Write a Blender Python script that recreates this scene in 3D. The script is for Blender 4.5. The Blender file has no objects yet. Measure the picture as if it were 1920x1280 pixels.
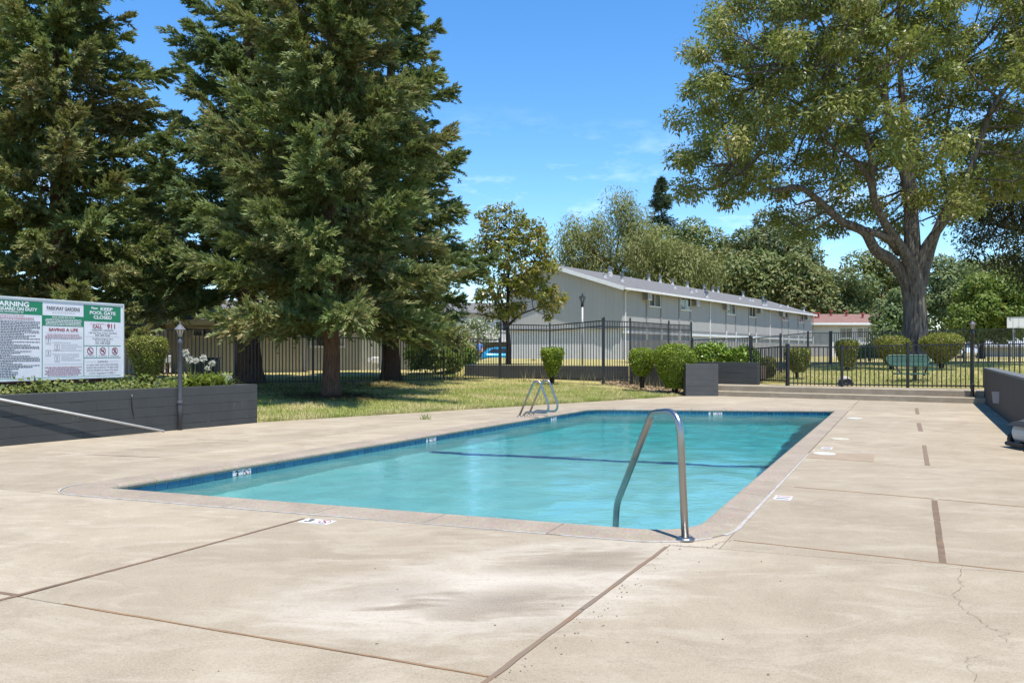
import bpy, bmesh, math, random
import numpy as np
from mathutils import Vector, Matrix
random.seed(7)
RNG = np.random.default_rng(11)
S = bpy.context.scene
COL = S.collection
PI = math.pi

# ------------------------------------------------------------ camera, sky, sun, exposure
CAM_H = 1.3
F = 1500.0            # focal length in pixels of the 1920 px wide photograph
CX, HY = 960.0, 658.0  # picture centre and horizon row
cd = bpy.data.cameras.new('camera')
cam = bpy.data.objects.new('camera', cd)
COL.objects.link(cam)
cam.location = (0, 0, CAM_H)
cam.rotation_euler = (PI / 2, 0, 0)
cd.sensor_width = 36.0
cd.lens = 36.0 * F / 1920.0
cd.shift_y = (HY - 640.0) / 1920.0
cd.clip_end = 4000
cd.clip_start = 0.05
S.camera = cam

SUN = Vector((0.15, -0.33, 1.0)).normalized()
SUN_EL = math.asin(SUN.z)
SUN_AZ = math.atan2(SUN.x, SUN.y)
w = bpy.data.worlds.new('World')
S.world = w
w.use_nodes = True
nt = w.node_tree
bg = nt.nodes['Background']
sky = nt.nodes.new('ShaderNodeTexSky')
sky.sky_type = 'NISHITA'
sky.sun_disc = False
sky.sun_elevation = SUN_EL
sky.sun_rotation = SUN_AZ
sky.altitude = 0
sky.air_density = 1.0
sky.dust_density = 0.0
sky.ozone_density = 5.0
# thin wisps of cloud low in the sky, all round
tc = nt.nodes.new('ShaderNodeTexCoord')
mp = nt.nodes.new('ShaderNodeMapping')
mp.inputs['Scale'].default_value = (3.0, 3.0, 9.0)
mp.inputs['Location'].default_value = (0.35, 0.2, 0.1)
nz = nt.nodes.new('ShaderNodeTexNoise')
nz.inputs['Scale'].default_value = 3.2
nz.inputs['Detail'].default_value = 7
nz.inputs['Roughness'].default_value = 0.62
rp = nt.nodes.new('ShaderNodeValToRGB')
rp.color_ramp.elements[0].position = 0.54
rp.color_ramp.elements[1].position = 0.95
sp = nt.nodes.new('ShaderNodeSeparateXYZ')
band = nt.nodes.new('ShaderNodeValToRGB')
band.color_ramp.elements[0].position = 0.02
band.color_ramp.elements[0].color = (0.5, 0.5, 0.5, 1)
band.color_ramp.elements[1].position = 0.30
band.color_ramp.elements[1].color = (0, 0, 0, 1)
e_ = band.color_ramp.elements.new(0.17)
e_.color = (0.7, 0.7, 0.7, 1)
mu = nt.nodes.new('ShaderNodeMath')
mu.operation = 'MULTIPLY'
hs = nt.nodes.new('ShaderNodeHueSaturation')
hs.inputs['Saturation'].default_value = 1.22
hs.inputs['Value'].default_value = 1.08
mixc = nt.nodes.new('ShaderNodeMix')
mixc.data_type = 'RGBA'
mixc.inputs[7].default_value = (7.5, 8.2, 9.4, 1)
L = nt.links.new
L(tc.outputs['Generated'], mp.inputs['Vector'])
L(mp.outputs[0], nz.inputs['Vector'])
L(nz.outputs['Fac'], rp.inputs['Fac'])
L(tc.outputs['Generated'], sp.inputs[0])
L(sp.outputs['Z'], band.inputs['Fac'])
L(rp.outputs['Color'], mu.inputs[0])
L(band.outputs['Color'], mu.inputs[1])
L(sky.outputs[0], hs.inputs['Color'])
L(hs.outputs[0], mixc.inputs[6])
L(mu.outputs[0], mixc.inputs[0])
L(mixc.outputs[2], bg.inputs['Color'])
bg.inputs['Strength'].default_value = 0.14

sl = bpy.data.lights.new('sun', 'SUN')
sl.energy = 4.7
sl.angle = math.radians(0.53)
sl.color = (1.0, 0.955, 0.885)
so = bpy.data.objects.new('sun', sl)
COL.objects.link(so)
so.location = (10, -20, 40)
so.rotation_euler = SUN.to_track_quat('Z', 'Y').to_euler()
S.view_settings.view_transform = 'Standard'
S.view_settings.look = 'None'
S.view_settings.gamma = 1
S.view_settings.exposure = 0.68
S.view_settings.use_curve_mapping = False
S.cycles.use_denoising = True
S.cycles.max_bounces = 10
S.cycles.transparent_max_bounces = 12
S.cycles.sample_clamp_indirect = 6.0


# ------------------------------------------------------------ pixel -> world measurements taken from the photograph
def gp(px, py, z=0.0):
    Y = F * (CAM_H - z) / (py - HY)
    return np.array([(px - CX) / F * Y, Y])

def at(px, py, Y):
    return np.array([(px - CX) / F * Y, Y, CAM_H - (py - HY) / F * Y])

def xz(px, py, Y):
    return at(px, py, Y)

# ------------------------------------------------------------ materials
MATS = {}
def newmat(name):
    m = bpy.data.materials.new(name)
    m.use_nodes = True
    n = m.node_tree
    b = n.nodes['Principled BSDF']
    MATS[name] = m
    return m, n, b

def _noise(n, scale, detail=5, rough=0.6, dist=0.0, vec=None, stretch=None):
    t = n.nodes.new('ShaderNodeTexNoise')
    t.inputs['Scale'].default_value = scale
    t.inputs['Detail'].default_value = detail
    t.inputs['Roughness'].default_value = rough
    t.inputs['Distortion'].default_value = dist
    if vec is not None:
        if stretch is not None:
            m = n.nodes.new('ShaderNodeMapping')
            m.inputs['Scale'].default_value = stretch[:3]
            if len(stretch) > 3:
                m.inputs['Rotation'].default_value = (0, 0, stretch[3])
            n.links.new(vec, m.inputs['Vector'])
            vec = m.outputs[0]
        n.links.new(vec, t.inputs['Vector'])
    return t.outputs['Fac']

def _ramp(n, fac, p0, p1, c0=(0, 0, 0, 1), c1=(1, 1, 1, 1)):
    r = n.nodes.new('ShaderNodeValToRGB')
    r.color_ramp.elements[0].position = p0
    r.color_ramp.elements[1].position = p1
    r.color_ramp.elements[0].color = c0
    r.color_ramp.elements[1].color = c1
    n.links.new(fac, r.inputs['Fac'])
    return r.outputs['Color']

def _mix(n, fac, a, b, mode='MIX'):
    m = n.nodes.new('ShaderNodeMix')
    m.data_type = 'RGBA'
    m.blend_type = mode
    for sock, v in ((m.inputs[0], fac), (m.inputs[6], a), (m.inputs[7], b)):
        if isinstance(v, (int, float)):
            sock.default_value = v
        elif isinstance(v, (tuple, list)):
            sock.default_value = (v[0], v[1], v[2], 1)
        else:
            n.links.new(v, sock)
    return m.outputs[2]

def _math(n, op, a, b=None, c=None):
    m = n.nodes.new('ShaderNodeMath')
    m.operation = op
    for i, v in enumerate((a, b, c)):
        if v is None:
            continue
        if isinstance(v, (int, float)):
            m.inputs[i].default_value = v
        else:
            n.links.new(v, m.inputs[i])
    return m.outputs[0]

def _bump(n, b, h, strength=0.3, dist=0.01, prev=None):
    u = n.nodes.new('ShaderNodeBump')
    u.inputs['Strength'].default_value = strength
    u.inputs['Distance'].default_value = dist
    n.links.new(h, u.inputs['Height'])
    n.links.new(u.outputs[0], b.inputs['Normal'])

def _pos(n, kind='Position'):
    if kind == 'Position':
        g = n.nodes.new('ShaderNodeNewGeometry')
        return g.outputs['Position']
    t = n.nodes.new('ShaderNodeTexCoord')
    return t.outputs['Object']

def simple(name, c, rough=0.6, c2=None, scale=4.0, bump=0.0, bscale=60, metal=0.0, spec=0.5, coord='Position', stretch=None, dist=0.004):
    m, n, b = newmat(name)
    v = _pos(n, coord)
    b.inputs['Roughness'].default_value = rough
    b.inputs['Metallic'].default_value = metal
    b.inputs['Specular IOR Level'].default_value = spec
    if c2 is None:
        c2 = tuple(x * 0.82 for x in c)
    f = _ramp(n, _noise(n, scale, 6, 0.65, 0.3, v, stretch), 0.34, 0.66)
    n.links.new(_mix(n, f, c, c2), b.inputs['Base Color'])
    if bump:
        _bump(n, b, _noise(n, bscale, 4, 0.6, 0, v, stretch), bump, dist)
    return m

def leafmat(name, c1, c2, c3, tr=0.35, rough=0.5, spec=0.3, nscale=0.5, thr=(0.35, 0.65)):
    """leaf colour varies from leaf to leaf and slowly from bough to bough"""
    m, n, b = newmat(name)
    v = _pos(n)
    g = n.nodes.new('ShaderNodeNewGeometry')
    rnd = g.outputs['Random Per Island']
    a = _mix(n, rnd, c1, c2)
    f = _ramp(n, _noise(n, nscale, 4, 0.6, 0.2, v), thr[0], thr[1])
    f2 = _math(n, 'MULTIPLY', f, _ramp(n, rnd, 0.1, 0.9))
    col = _mix(n, f2, a, c3)
    n.links.new(col, b.inputs['Base Color'])
    b.inputs['Roughness'].default_value = rough
    b.inputs['Specular IOR Level'].default_value = spec
    t = n.nodes.new('ShaderNodeBsdfTranslucent')
    n.links.new(_mix(n, 0.5, col, (0.26, 0.30, 0.05)), t.inputs['Color'])
    ms = n.nodes.new('ShaderNodeMixShader')
    ms.inputs[0].default_value = tr
    n.links.new(b.outputs[0], ms.inputs[1])
    n.links.new(t.outputs[0], ms.inputs[2])
    n.links.new(ms.outputs[0], n.nodes['Material Output'].inputs['Surface'])
    return m

# ------------------------------------------------------------ mesh collecting
class MB:
    def __init__(s):
        s.v, s.f = [], []
    def add(s, verts, faces):
        o = len(s.v)
        s.v += [tuple(float(c) for c in p) for p in verts]
        s.f += [tuple(i + o for i in f) for f in faces]
        return s
    def box(s, x0, x1, y0, y1, z0, z1):
        return s.add([(x0, y0, z0), (x1, y0, z0), (x1, y1, z0), (x0, y1, z0), (x0, y0, z1), (x1, y0, z1), (x1, y1, z1), (x0, y1, z1)],
                     [(3, 2, 1, 0), (4, 5, 6, 7), (0, 1, 5, 4), (1, 2, 6, 5), (2, 3, 7, 6), (3, 0, 4, 7)])
    def bar(s, a, b, w, h, up=(0, 0, 1)):
        """box beam from a to b, w across, h along up"""
        a, b, up = Vector(a), Vector(b), Vector(up)
        d = (b - a).normalized()
        r = d.cross(up)
        r = r.normalized() if r.length > 1e-6 else Vector((1, 0, 0))
        u = r.cross(d).normalized()
        P = []
        for p in (a, b):
            for i, j in ((-1, -1), (1, -1), (1, 1), (-1, 1)):
                P.append(p + r * (i * w / 2) + u * (j * h / 2))
        return s.add(P, [(0, 1, 2, 3), (7, 6, 5, 4), (1, 0, 4, 5), (2, 1, 5, 6), (3, 2, 6, 7), (0, 3, 7, 4)])
    def tube(s, pts, rad, seg=8, cap=True):
        pts = [Vector(p) for p in pts]
        if not hasattr(rad, '__len__'):
            rad = [rad] * len(pts)
        rings, fr = [], None
        n = len(pts)
        for i, p in enumerate(pts):
            d = (pts[min(i + 1, n - 1)] - pts[max(i - 1, 0)]).normalized()
            if fr is None:
                fr = d.orthogonal().normalized()
            fr = (fr - d * fr.dot(d))
            fr = fr.normalized() if fr.length > 1e-6 else d.orthogonal().normalized()
            bi = d.cross(fr)
            rings.append([p + (fr * math.cos(2 * PI * k / seg) + bi * math.sin(2 * PI * k / seg)) * rad[i] for k in range(seg)])
        V = [q for r in rings for q in r]
        Fc = []
        for i in range(n - 1):
            for k in range(seg):
                k2 = (k + 1) % seg
                Fc.append((i * seg + k, i * seg + k2, (i + 1) * seg + k2, (i + 1) * seg + k))
        if cap:
            Fc.append(tuple(range(seg - 1, -1, -1)))
            Fc.append(tuple((n - 1) * seg + k for k in range(seg)))
        return s.add(V, Fc)
    def lathe(s, prof, c=(0, 0, 0), seg=16, sx=1.0, sy=1.0):
        """prof: (radius, z) from bottom to top"""
        V, Fc = [], []
        for r, z in prof:
            for k in range(seg):
                a = 2 * PI * k / seg
                V.append((c[0] + r * sx * math.cos(a), c[1] + r * sy * math.sin(a), c[2] + z))
        for i in range(len(prof) - 1):
            for k in range(seg):
                k2 = (k + 1) % seg
                Fc.append((i * seg + k, i * seg + k2, (i + 1) * seg + k2, (i + 1) * seg + k))
        Fc.append(tuple(range(seg - 1, -1, -1)))
        Fc.append(tuple((len(prof) - 1) * seg + k for k in range(seg)))
        return s.add(V, Fc)
    def prism(s, poly, z0, z1):
        n = len(poly)
        V = [(p[0], p[1], z0) for p in poly] + [(p[0], p[1], z1) for p in poly]
        Fc = [tuple(range(n - 1, -1, -1)), tuple(range(n, 2 * n))]
        for i in range(n):
            j = (i + 1) % n
            Fc.append((i, j, n + j, n + i))
        return s.add(V, Fc)

def mesh_of(name, mb, mat=None, smooth=False, off=(0, 0, 0), bevel=0.0):
    me = bpy.data.meshes.new(name)
    V = [(p[0] - off[0], p[1] - off[1], p[2] - off[2]) for p in mb.v]
    me.from_pydata(V, [], mb.f)
    if bevel:
        bm = bmesh.new()
        bm.from_mesh(me)
        bmesh.ops.bevel(bm, geom=[e for e in bm.edges if e.calc_face_angle(0) > 0.5], offset=bevel, segments=1, affect='EDGES', clamp_overlap=True)
        bm.to_mesh(me)
        bm.free()
    if smooth:
        me.polygons.foreach_set('use_smooth', [True] * len(me.polygons))
    if mat is not None:
        me.materials.append(MATS[mat] if isinstance(mat, str) else mat)
    me.update()
    return me

def link(name, data, parent=None, loc=(0, 0, 0), rot=(0, 0, 0)):
    o = bpy.data.objects.new(name, data)
    COL.objects.link(o)
    o.location = loc
    o.rotation_euler = rot
    if parent is not None:
        o.parent = parent
    return o

def tag(o, label, cat, group=None):
    o['label'] = label
    o['category'] = cat
    if group:
        o['group'] = group
    return o

def thing(name, label, cat, loc=(0, 0, 0), rotz=0.0, group=None):
    o = link(name, None, None, [float(c) for c in loc], (0, 0, rotz))
    o.empty_display_size = 0.2
    return tag(o, label, cat, group)

def base_of(o):
    b = Vector((0, 0, 0))
    while o is not None:
        b = b + o.location
        o = o.parent
    return b

def wpart(name, mb, mat, parent, smooth=False, bevel=0.0):
    """a part whose mesh was collected in world coordinates (its thing is not rotated)"""
    return link(name, mesh_of(name, mb, mat, smooth, base_of(parent), bevel), parent)

def lpart(name, mb, mat, parent, smooth=False, loc=(0, 0, 0), rot=(0, 0, 0), bevel=0.0):
    """a part whose mesh is in its parent's own frame"""
    return link(name, mesh_of(name, mb, mat, smooth, bevel=bevel), parent, loc, rot)

def solo(name, mb, mat, label, cat, group=None, smooth=False, bevel=0.0):
    """a thing that is one mesh, collected in world coordinates; its origin goes to its base"""
    a = np.array(mb.v)
    c = (float(a[:, 0].mean()), float(a[:, 1].mean()), float(a[:, 2].min()))
    o = link(name, mesh_of(name, mb, mat, smooth, c, bevel), None, c)
    return tag(o, label, cat, group)

def structure(name, data, loc=(0, 0, 0)):
    o = link(name, data, None, loc)
    o['kind'] = 'structure'
    return o

def quadmesh(name, V, mat, nper=4, smooth=False):
    """V: (n*nper, 3) array, each run of nper vertices is one face"""
    V = np.ascontiguousarray(V, dtype=np.float32).reshape(-1, 3)
    nf = len(V) // nper
    me = bpy.data.meshes.new(name)
    me.vertices.add(len(V))
    me.vertices.foreach_set('co', V.ravel())
    me.loops.add(len(V))
    me.loops.foreach_set('vertex_index', np.arange(len(V), dtype=np.int32))
    me.polygons.add(nf)
    me.polygons.foreach_set('loop_start', np.arange(0, len(V), nper, dtype=np.int32))
    me.polygons.foreach_set('loop_total', np.full(nf, nper, dtype=np.int32))
    me.update(calc_edges=True)
    me.materials.append(MATS[mat])
    return me

def unit(a):
    return a / np.maximum(np.linalg.norm(a, axis=-1, keepdims=True), 1e-9)

def leaves(P, D, N, Ln, W, fold=0.0):
    """diamond leaves: base P, direction D, face normal about N"""
    Sd = unit(np.cross(D, N))
    Nn = unit(np.cross(Sd, D))
    Ln = np.asarray(Ln).reshape(-1, 1)
    W = np.asarray(W).reshape(-1, 1)
    m = P + D * Ln * 0.45 + Nn * W * fold
    V = np.stack([P, m + Sd * W / 2, P + D * Ln, m - Sd * W / 2], axis=1)
    return V.reshape(-1, 3)

def rand_unit(n):
    return unit(RNG.normal(size=(n, 3)))

# ------------------------------------------------------------ materials of the setting
def concrete_mat(name, stain=True, tone=1.0):
    m, n, b = newmat(name)
    v = _pos(n)
    A = tuple(c * tone for c in (0.330, 0.270, 0.187))
    B = tuple(c * tone for c in (0.220, 0.172, 0.112))
    Cw = tuple(c * tone for c in (0.43, 0.37, 0.282))
    Dk = tuple(c * tone for c in (0.195, 0.156, 0.108))
    oi = n.nodes.new('ShaderNodeObjectInfo')
    f1 = _ramp(n, _noise(n, 1.2, 8, 0.68, 0.7, v, (1, 1, 1)), 0.34, 0.70)
    c = _mix(n, f1, A, B)
    # trowel streaks and pale lime bloom that run across the slabs
    f2 = _ramp(n, _noise(n, 2.0, 9, 0.70, 1.2, v, (0.7, 1.7, 1, 0.45)), 0.48, 0.72)
    c = _mix(n, _math(n, 'MULTIPLY', f2, 0.75), c, Cw)
    f3 = _ramp(n, _noise(n, 2.9, 9, 0.72, 0.9, v, (0.9, 1.4, 1, -0.3)), 0.54, 0.76)
    c = _mix(n, _math(n, 'MULTIPLY', f3, 0.7), c, Dk)
    if stain:
        # the dark wet-looking stain with its pale tide line in the slab before the pool
        sx, sy = gp(905, 1122)
        for (ox, oy, rx, ry, dark, pale) in ((sx + .05, sy - .02, 0.66, 0.32, 0.85, 0.5), (sx + .55, sy + .75, .7, .35, .6, .4), (sx - .5, sy + .1, .5, .3, .3, .35)):
            mp_ = n.nodes.new('ShaderNodeMapping')
            mp_.vector_type = 'TEXTURE'
            mp_.inputs['Location'].default_value = (ox, oy, 0)
            mp_.inputs['Rotation'].default_value = (0, 0, 0.35)
            mp_.inputs['Scale'].default_value = (rx, ry, 1)
            n.links.new(v, mp_.inputs['Vector'])
            ln = n.nodes.new('ShaderNodeVectorMath')
            ln.operation = 'LENGTH'
            n.links.new(mp_.outputs[0], ln.inputs[0])
            d = _math(n, 'ADD', ln.outputs['Value'], _math(n, 'MULTIPLY', _math(n, 'SUBTRACT', _noise(n, 2.4, 7, 0.62, 1.8, v, (0.7, 2, 1)), 0.5), 1.8))
            core = _ramp(n, d, 0.1, 0.95, (1, 1, 1, 1), (0, 0, 0, 1))
            ring = n.nodes.new('ShaderNodeValToRGB')
            ring.color_ramp.elements[0].position = 0.30
            ring.color_ramp.elements[0].color = (0, 0, 0, 1)
            ring.color_ramp.elements[1].position = 0.98
            ring.color_ramp.elements[1].color = (0, 0, 0, 1)
            el = ring.color_ramp.elements.new(0.56)
            el.color = (1, 1, 1, 1)
            n.links.new(_math(n, 'MULTIPLY', d, 0.55), ring.inputs['Fac'])
            c = _mix(n, _math(n, 'MULTIPLY', ring.outputs['Color'], pale), c, (0.52, 0.465, 0.39))
            c = _mix(n, _math(n, 'MULTIPLY', core, dark), c, (0.13, 0.10, 0.072))
    # sand grain and small dark specks
    g = _noise(n, 105, 3, 0.75, 0, v)
    c = _mix(n, _math(n, 'MULTIPLY', _ramp(n, g, 0.38, 0.62), 0.42), c, (0.44, 0.385, 0.30), 'MIX')
    g2 = _noise(n, 48, 5, 0.8, 0, v)
    c = _mix(n, _math(n, 'MULTIPLY', _ramp(n, g2, 0.52, 0.66), 0.40), c, (0.17, 0.135, 0.10))
    bv = n.nodes.new('ShaderNodeTexVoronoi')
    bv.inputs['Scale'].default_value = 2.6
    n.links.new(v, bv.inputs['Vector'])
    spk = _ramp(n, bv.outputs['Distance'], 0.012, 0.03, (1, 1, 1, 1), (0, 0, 0, 1))
    c = _mix(n, spk, c, (0.10, 0.085, 0.07))
    tint = _math(n, 'MULTIPLY_ADD', oi.outputs['Random'], 0.14, 0.93)
    hv = n.nodes.new('ShaderNodeHueSaturation')
    n.links.new(tint, hv.inputs['Value'])
    n.links.new(c, hv.inputs['Color'])
    n.links.new(hv.outputs[0], b.inputs['Base Color'])
    b.inputs['Roughness'].default_value = 0.85
    b.inputs['Specular IOR Level'].default_value = 0.25
    _bump(n, b, _math(n, 'ADD', g, _math(n, 'MULTIPLY', g2, 1.2)), 0.35, 0.004)
    return m

concrete_mat('deck_concrete')
concrete_mat('step_concrete', False, 0.85)

def coping_mat():
    m, n, b = newmat('coping_aggregate')
    v = _pos(n)
    f = _ramp(n, _noise(n, 2.0, 6, 0.65, 0.5, v), 0.35, 0.68)
    c = _mix(n, f, (0.315, 0.258, 0.195), (0.25, 0.20, 0.148))
    vo = n.nodes.new('ShaderNodeTexVoronoi')
    vo.inputs['Scale'].default_value = 90
    n.links.new(v, vo.inputs['Vector'])
    c = _mix(n, 0.28, c, vo.outputs['Color'], 'SOFT_LIGHT')
    pit = _ramp(n, _noise(n, 60, 3, 0.7, 0, v), 0.60, 0.68)
    c = _mix(n, _math(n, 'MULTIPLY', pit, 0.6), c, (0.16, 0.13, 0.10))
    n.links.new(c, b.inputs['Base Color'])
    b.inputs['Roughness'].default_value = 0.85
    _bump(n, b, _math(n, 'SUBTRACT', vo.outputs['Distance'], pit), 0.5, 0.004)
coping_mat()
simple('joint_dirt', (0.17, 0.12, 0.08), 0.95, (0.25, 0.17, 0.11), 30)
simple('joint_wood', (0.185, 0.118, 0.068), 0.85, (0.115, 0.08, 0.055), 9, 0.5, 60)
simple('joint_sand', (0.27, 0.165, 0.085), 0.95, (0.19, 0.125, 0.075), 12, 0.4, 60)
simple('old_joint_wood', (0.17, 0.135, 0.10), 0.9, (0.19, 0.12, 0.07), 3, 0.6, 60)
simple('caulk_white', (0.42, 0.40, 0.37), 0.7, (0.31, 0.27, 0.22), 14, 0.3, 40)
simple('patch_mortar', (0.30, 0.225, 0.15), 0.9, (0.255, 0.19, 0.13), 5, 0.3, 80)
simple('crack_dark', (0.17, 0.135, 0.10), 0.95)
simple('pebble_grey', (0.13, 0.11, 0.09), 0.95, (0.24, 0.2, 0.15), 40)
simple('joint_filler', (0.27, 0.215, 0.155), 0.95, (0.22, 0.17, 0.12), 20)
simple('pale_mark', (0.62, 0.58, 0.52), 0.9, (0.53, 0.46, 0.38), 8)

def grass_ground():
    m, n, b = newmat('lawn_ground')
    v = _pos(n)
    f = _ramp(n, _noise(n, 0.45, 6, 0.65, 0.8, v), 0.36, 0.64)
    c = _mix(n, f, (0.36, 0.31, 0.11), (0.50, 0.39, 0.19))
    f2 = _ramp(n, _noise(n, 1.7, 6, 0.7, 0.5, v), 0.45, 0.72)
    c = _mix(n, _math(n, 'MULTIPLY', f2, .8), c, (0.22, 0.235, 0.065))
    f3 = _ramp(n, _noise(n, 0.7, 6, 0.7, 0.2, v), 0.60, 0.72)
    c = _mix(n, _math(n, 'MULTIPLY', f3, .7), c, (0.28, 0.20, 0.125))
    g = _noise(n, 22, 4, 0.75, 0, v)
    c = _mix(n, _math(n, 'MULTIPLY', _ramp(n, g, 0.35, 0.65), 0.4), c, (0.19, 0.18, 0.065))
    n.links.new(c, b.inputs['Base Color'])
    b.inputs['Roughness'].default_value = 0.95
    b.inputs['Specular IOR Level'].default_value = 0.1
    _bump(n, b, g, 0.8, 0.04)
grass_ground()

def leafgrass(name, a, b_, c_):
    return leafmat(name, a, b_, c_, 0.25, 0.6, 0.2, 0.75, (0.42, 0.60))
leafgrass('grass_blades', (0.23, 0.29, 0.065), (0.40, 0.41, 0.13), (0.72, 0.57, 0.34))
leafgrass('dry_blades', (0.24, 0.30, 0.07), (0.40, 0.39, 0.13), (0.64, 0.50, 0.28))

# ------------------------------------------------------------ ground heights
LE0 = gp(483, 791.6)
LED = gp(1268, 743) - LE0
LED = LED / np.linalg.norm(LED)
LEN = np.array([-LED[1], LED[0]])
F0 = gp(1313, 741)
F1_ = gp(1850, 757)
FD = (F1_ - F0) / np.linalg.norm(F1_ - F0)
FN = np.array([-FD[1], FD[0]])
RW0 = gp(1845, 755)
UD = np.array([0.4526, 0.8917])
RWN = np.array([0.8917, -0.4526])
TW_A, TW_B = np.array([-1.84, 31.0]), np.array([4.2, 29.0])
TWD = (TW_B - TW_A) / np.linalg.norm(TW_B - TW_A)
TWN = np.array([-TWD[1], TWD[0]])

def sstep(x, a, b):
    t = np.clip((x - a) / (b - a), 0, 1)
    return t * t * (3 - 2 * t)

def ground_h(x, y):
    x = np.asarray(x, float)
    y = np.asarray(y, float)
    s = (x - LE0[0]) * LEN[0] + (y - LE0[1]) * LEN[1]
    q = (x - F0[0]) * FN[0] + (y - F0[1]) * FN[1]
    hl = np.interp(s, [-.6, -.12, .12, 8.5, 14, 100], [-.12, -.12, .0, .28, .42, .42])
    hr = np.interp(q, [-1, .5, 1.0, 1.25, 16, 100], [-.12, -.12, .1, .285, .70, .72])
    wd = (x - RW0[0]) * RWN[0] + (y - RW0[1]) * RWN[1]
    hr = np.maximum(hr, np.where(wd > 0.1, np.interp(wd, [.1, .4], [-.1, .6]), -1))
    t = sstep(x - .22 * y, -.3, .5)
    h = hl * (1 - t) + hr * t
    db = (x - TW_A[0]) * TWN[0] + (y - TW_A[1]) * TWN[1]
    raise_ = sstep(db, .5, .7) * sstep(x, -3.4, -1.7) * (1 - sstep(x - .26 * y, -.2, .5))
    h = np.where(raise_ > 0, np.maximum(h, h + (.74 - h) * raise_), h)
    return h

def gh(x, y):
    return float(ground_h(x, y))

def build_ground():
    xs = np.concatenate([[-3000, -1200, -500, -250, -120, -70, -45, -32], np.arange(-26, 34.01, .4), [40, 50, 70, 110, 200, 400, 1000, 3000]])
    ys = np.concatenate([[-3000, -800, -200, -60, -25, -12, -6], np.arange(0, 46.01, .4), [50, 55, 60, 70, 85, 100, 130, 180, 260, 400, 700, 1300, 3500]])
    X, Y = np.meshgrid(xs, ys)
    Z = ground_h(X, Y)
    nx, ny = len(xs), len(ys)
    V = np.stack([X, Y, Z], -1).reshape(-1, 3)
    fs = []
    for j in range(ny - 1):
        for i in range(nx - 1):
            cx, cy = (xs[i] + xs[i + 1]) / 2, (ys[j] + ys[j + 1]) / 2
            s = (cx - LE0[0]) * LEN[0] + (cy - LE0[1]) * LEN[1]
            q = (cx - F0[0]) * FN[0] + (cy - F0[1]) * FN[1]
            wd = (cx - RW0[0]) * RWN[0] + (cy - RW0[1]) * RWN[1]
            if s < -1.0 and q < -.8 and wd < -.8 and abs(cx) < 12.5 and cy > -4:
                continue
            k = j * nx + i
            fs.append((k, k + 1, k + nx + 1, k + nx))
    me = bpy.data.meshes.new('ground')
    me.from_pydata([tuple(p) for p in V], [], fs)
    me.polygons.foreach_set('use_smooth', [True] * len(me.polygons))
    me.materials.append(MATS['lawn_ground'])
    return structure('ground', me)
build_ground()

# ------------------------------------------------------------ pool outline
POOL = [gp(197, 913), gp(1293, 997), gp(1565, 769), gp(1108, 765.5)]   # near left, near right, far right, far left
PRAD = [0.12, 0.42, 0.12, 0.45]

def line_x(p, d, q, e):
    A = np.array([[d[0], -e[0]], [d[1], -e[1]]])
    t = np.linalg.solve(A, np.asarray(q) - np.asarray(p))
    return np.asarray(p) + d * t[0]

def offset_quad(Q, offs):
    """offs[i]: outward offset of edge i (from corner i to i+1); Q is counter-clockwise"""
    n = len(Q)
    L_ = []
    for i in range(n):
        a, b = Q[i], Q[(i + 1) % n]
        d = (b - a) / np.linalg.norm(b - a)
        nn = np.array([d[1], -d[0]])
        L_.append((a + nn * offs[i], d))
    return [line_x(L_[i - 1][0], L_[i - 1][1], L_[i][0], L_[i][1]) for i in range(n)]

def round_quad(Q, R, seg=8):
    """list of points round the quad with rounded corners: same count for any offset"""
    out = []
    n = len(Q)
    for i in range(n):
        p, a, b = Q[i], Q[i - 1], Q[(i + 1) % n]
        da = (a - p) / np.linalg.norm(a - p)
        db = (b - p) / np.linalg.norm(b - p)
        ang = math.acos(float(np.clip(da @ db, -1, 1)))
        t = R[i] / math.tan(ang / 2)
        bis = (da + db) / np.linalg.norm(da + db)
        c = p + bis * (R[i] / math.sin(ang / 2))
        s0, s1 = p + da * t, p + db * t
        a0 = math.atan2(*(s0 - c)[::-1])
        a1 = math.atan2(*(s1 - c)[::-1])
        dd = (a1 - a0 + PI) % (2 * PI) - PI
        for k in range(seg + 1):
            th = a0 + dd * k / seg
            out.append(c + R[i] * np.array([math.cos(th), math.sin(th)]))
    return out

COFF = [0.42, 0.29, 0.36, 0.36]       # coping widths: near, right, far, left
OUTQ = offset_quad(POOL, COFF)
inner = round_quad(POOL, PRAD)
outer = round_quad(OUTQ, [r + 0.3 for r in PRAD])

def resample(inn, out, step):
    """paired points along the coping, roughly step apart on the inner edge"""
    I, O = [], []
    n = len(inn)
    for i in range(n):
        a, b = inn[i], inn[(i + 1) % n]
        oa, ob = out[i], out[(i + 1) % n]
        k = max(1, int(round(max(np.linalg.norm(b - a), np.linalg.norm(ob - oa)) / step)))
        for j in range(k):
            t = j / k
            I.append(a + (b - a) * t)
            O.append(oa + (ob - oa) * t)
    return I, O
CI, CO = resample(inner, outer, 0.11)

# ------------------------------------------------------------ deck: slabs cut by the joints seen in the photograph
def half(poly, a, d, left=True):
    out = []
    n = len(poly)
    sgn = 1 if left else -1
    f = lambda p: sgn * (d[0] * (p[1] - a[1]) - d[1] * (p[0] - a[0]))
    for i in range(n):
        p, q = poly[i], poly[(i + 1) % n]
        fp, fq = f(p), f(q)
        if fp >= 0:
            out.append(p)
        if (fp > 0) != (fq > 0) and abs(fp - fq) > 1e-12:
            t = fp / (fp - fq)
            if 0 < t < 1:
                out.append(p + (q - p) * t)
    return out

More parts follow.
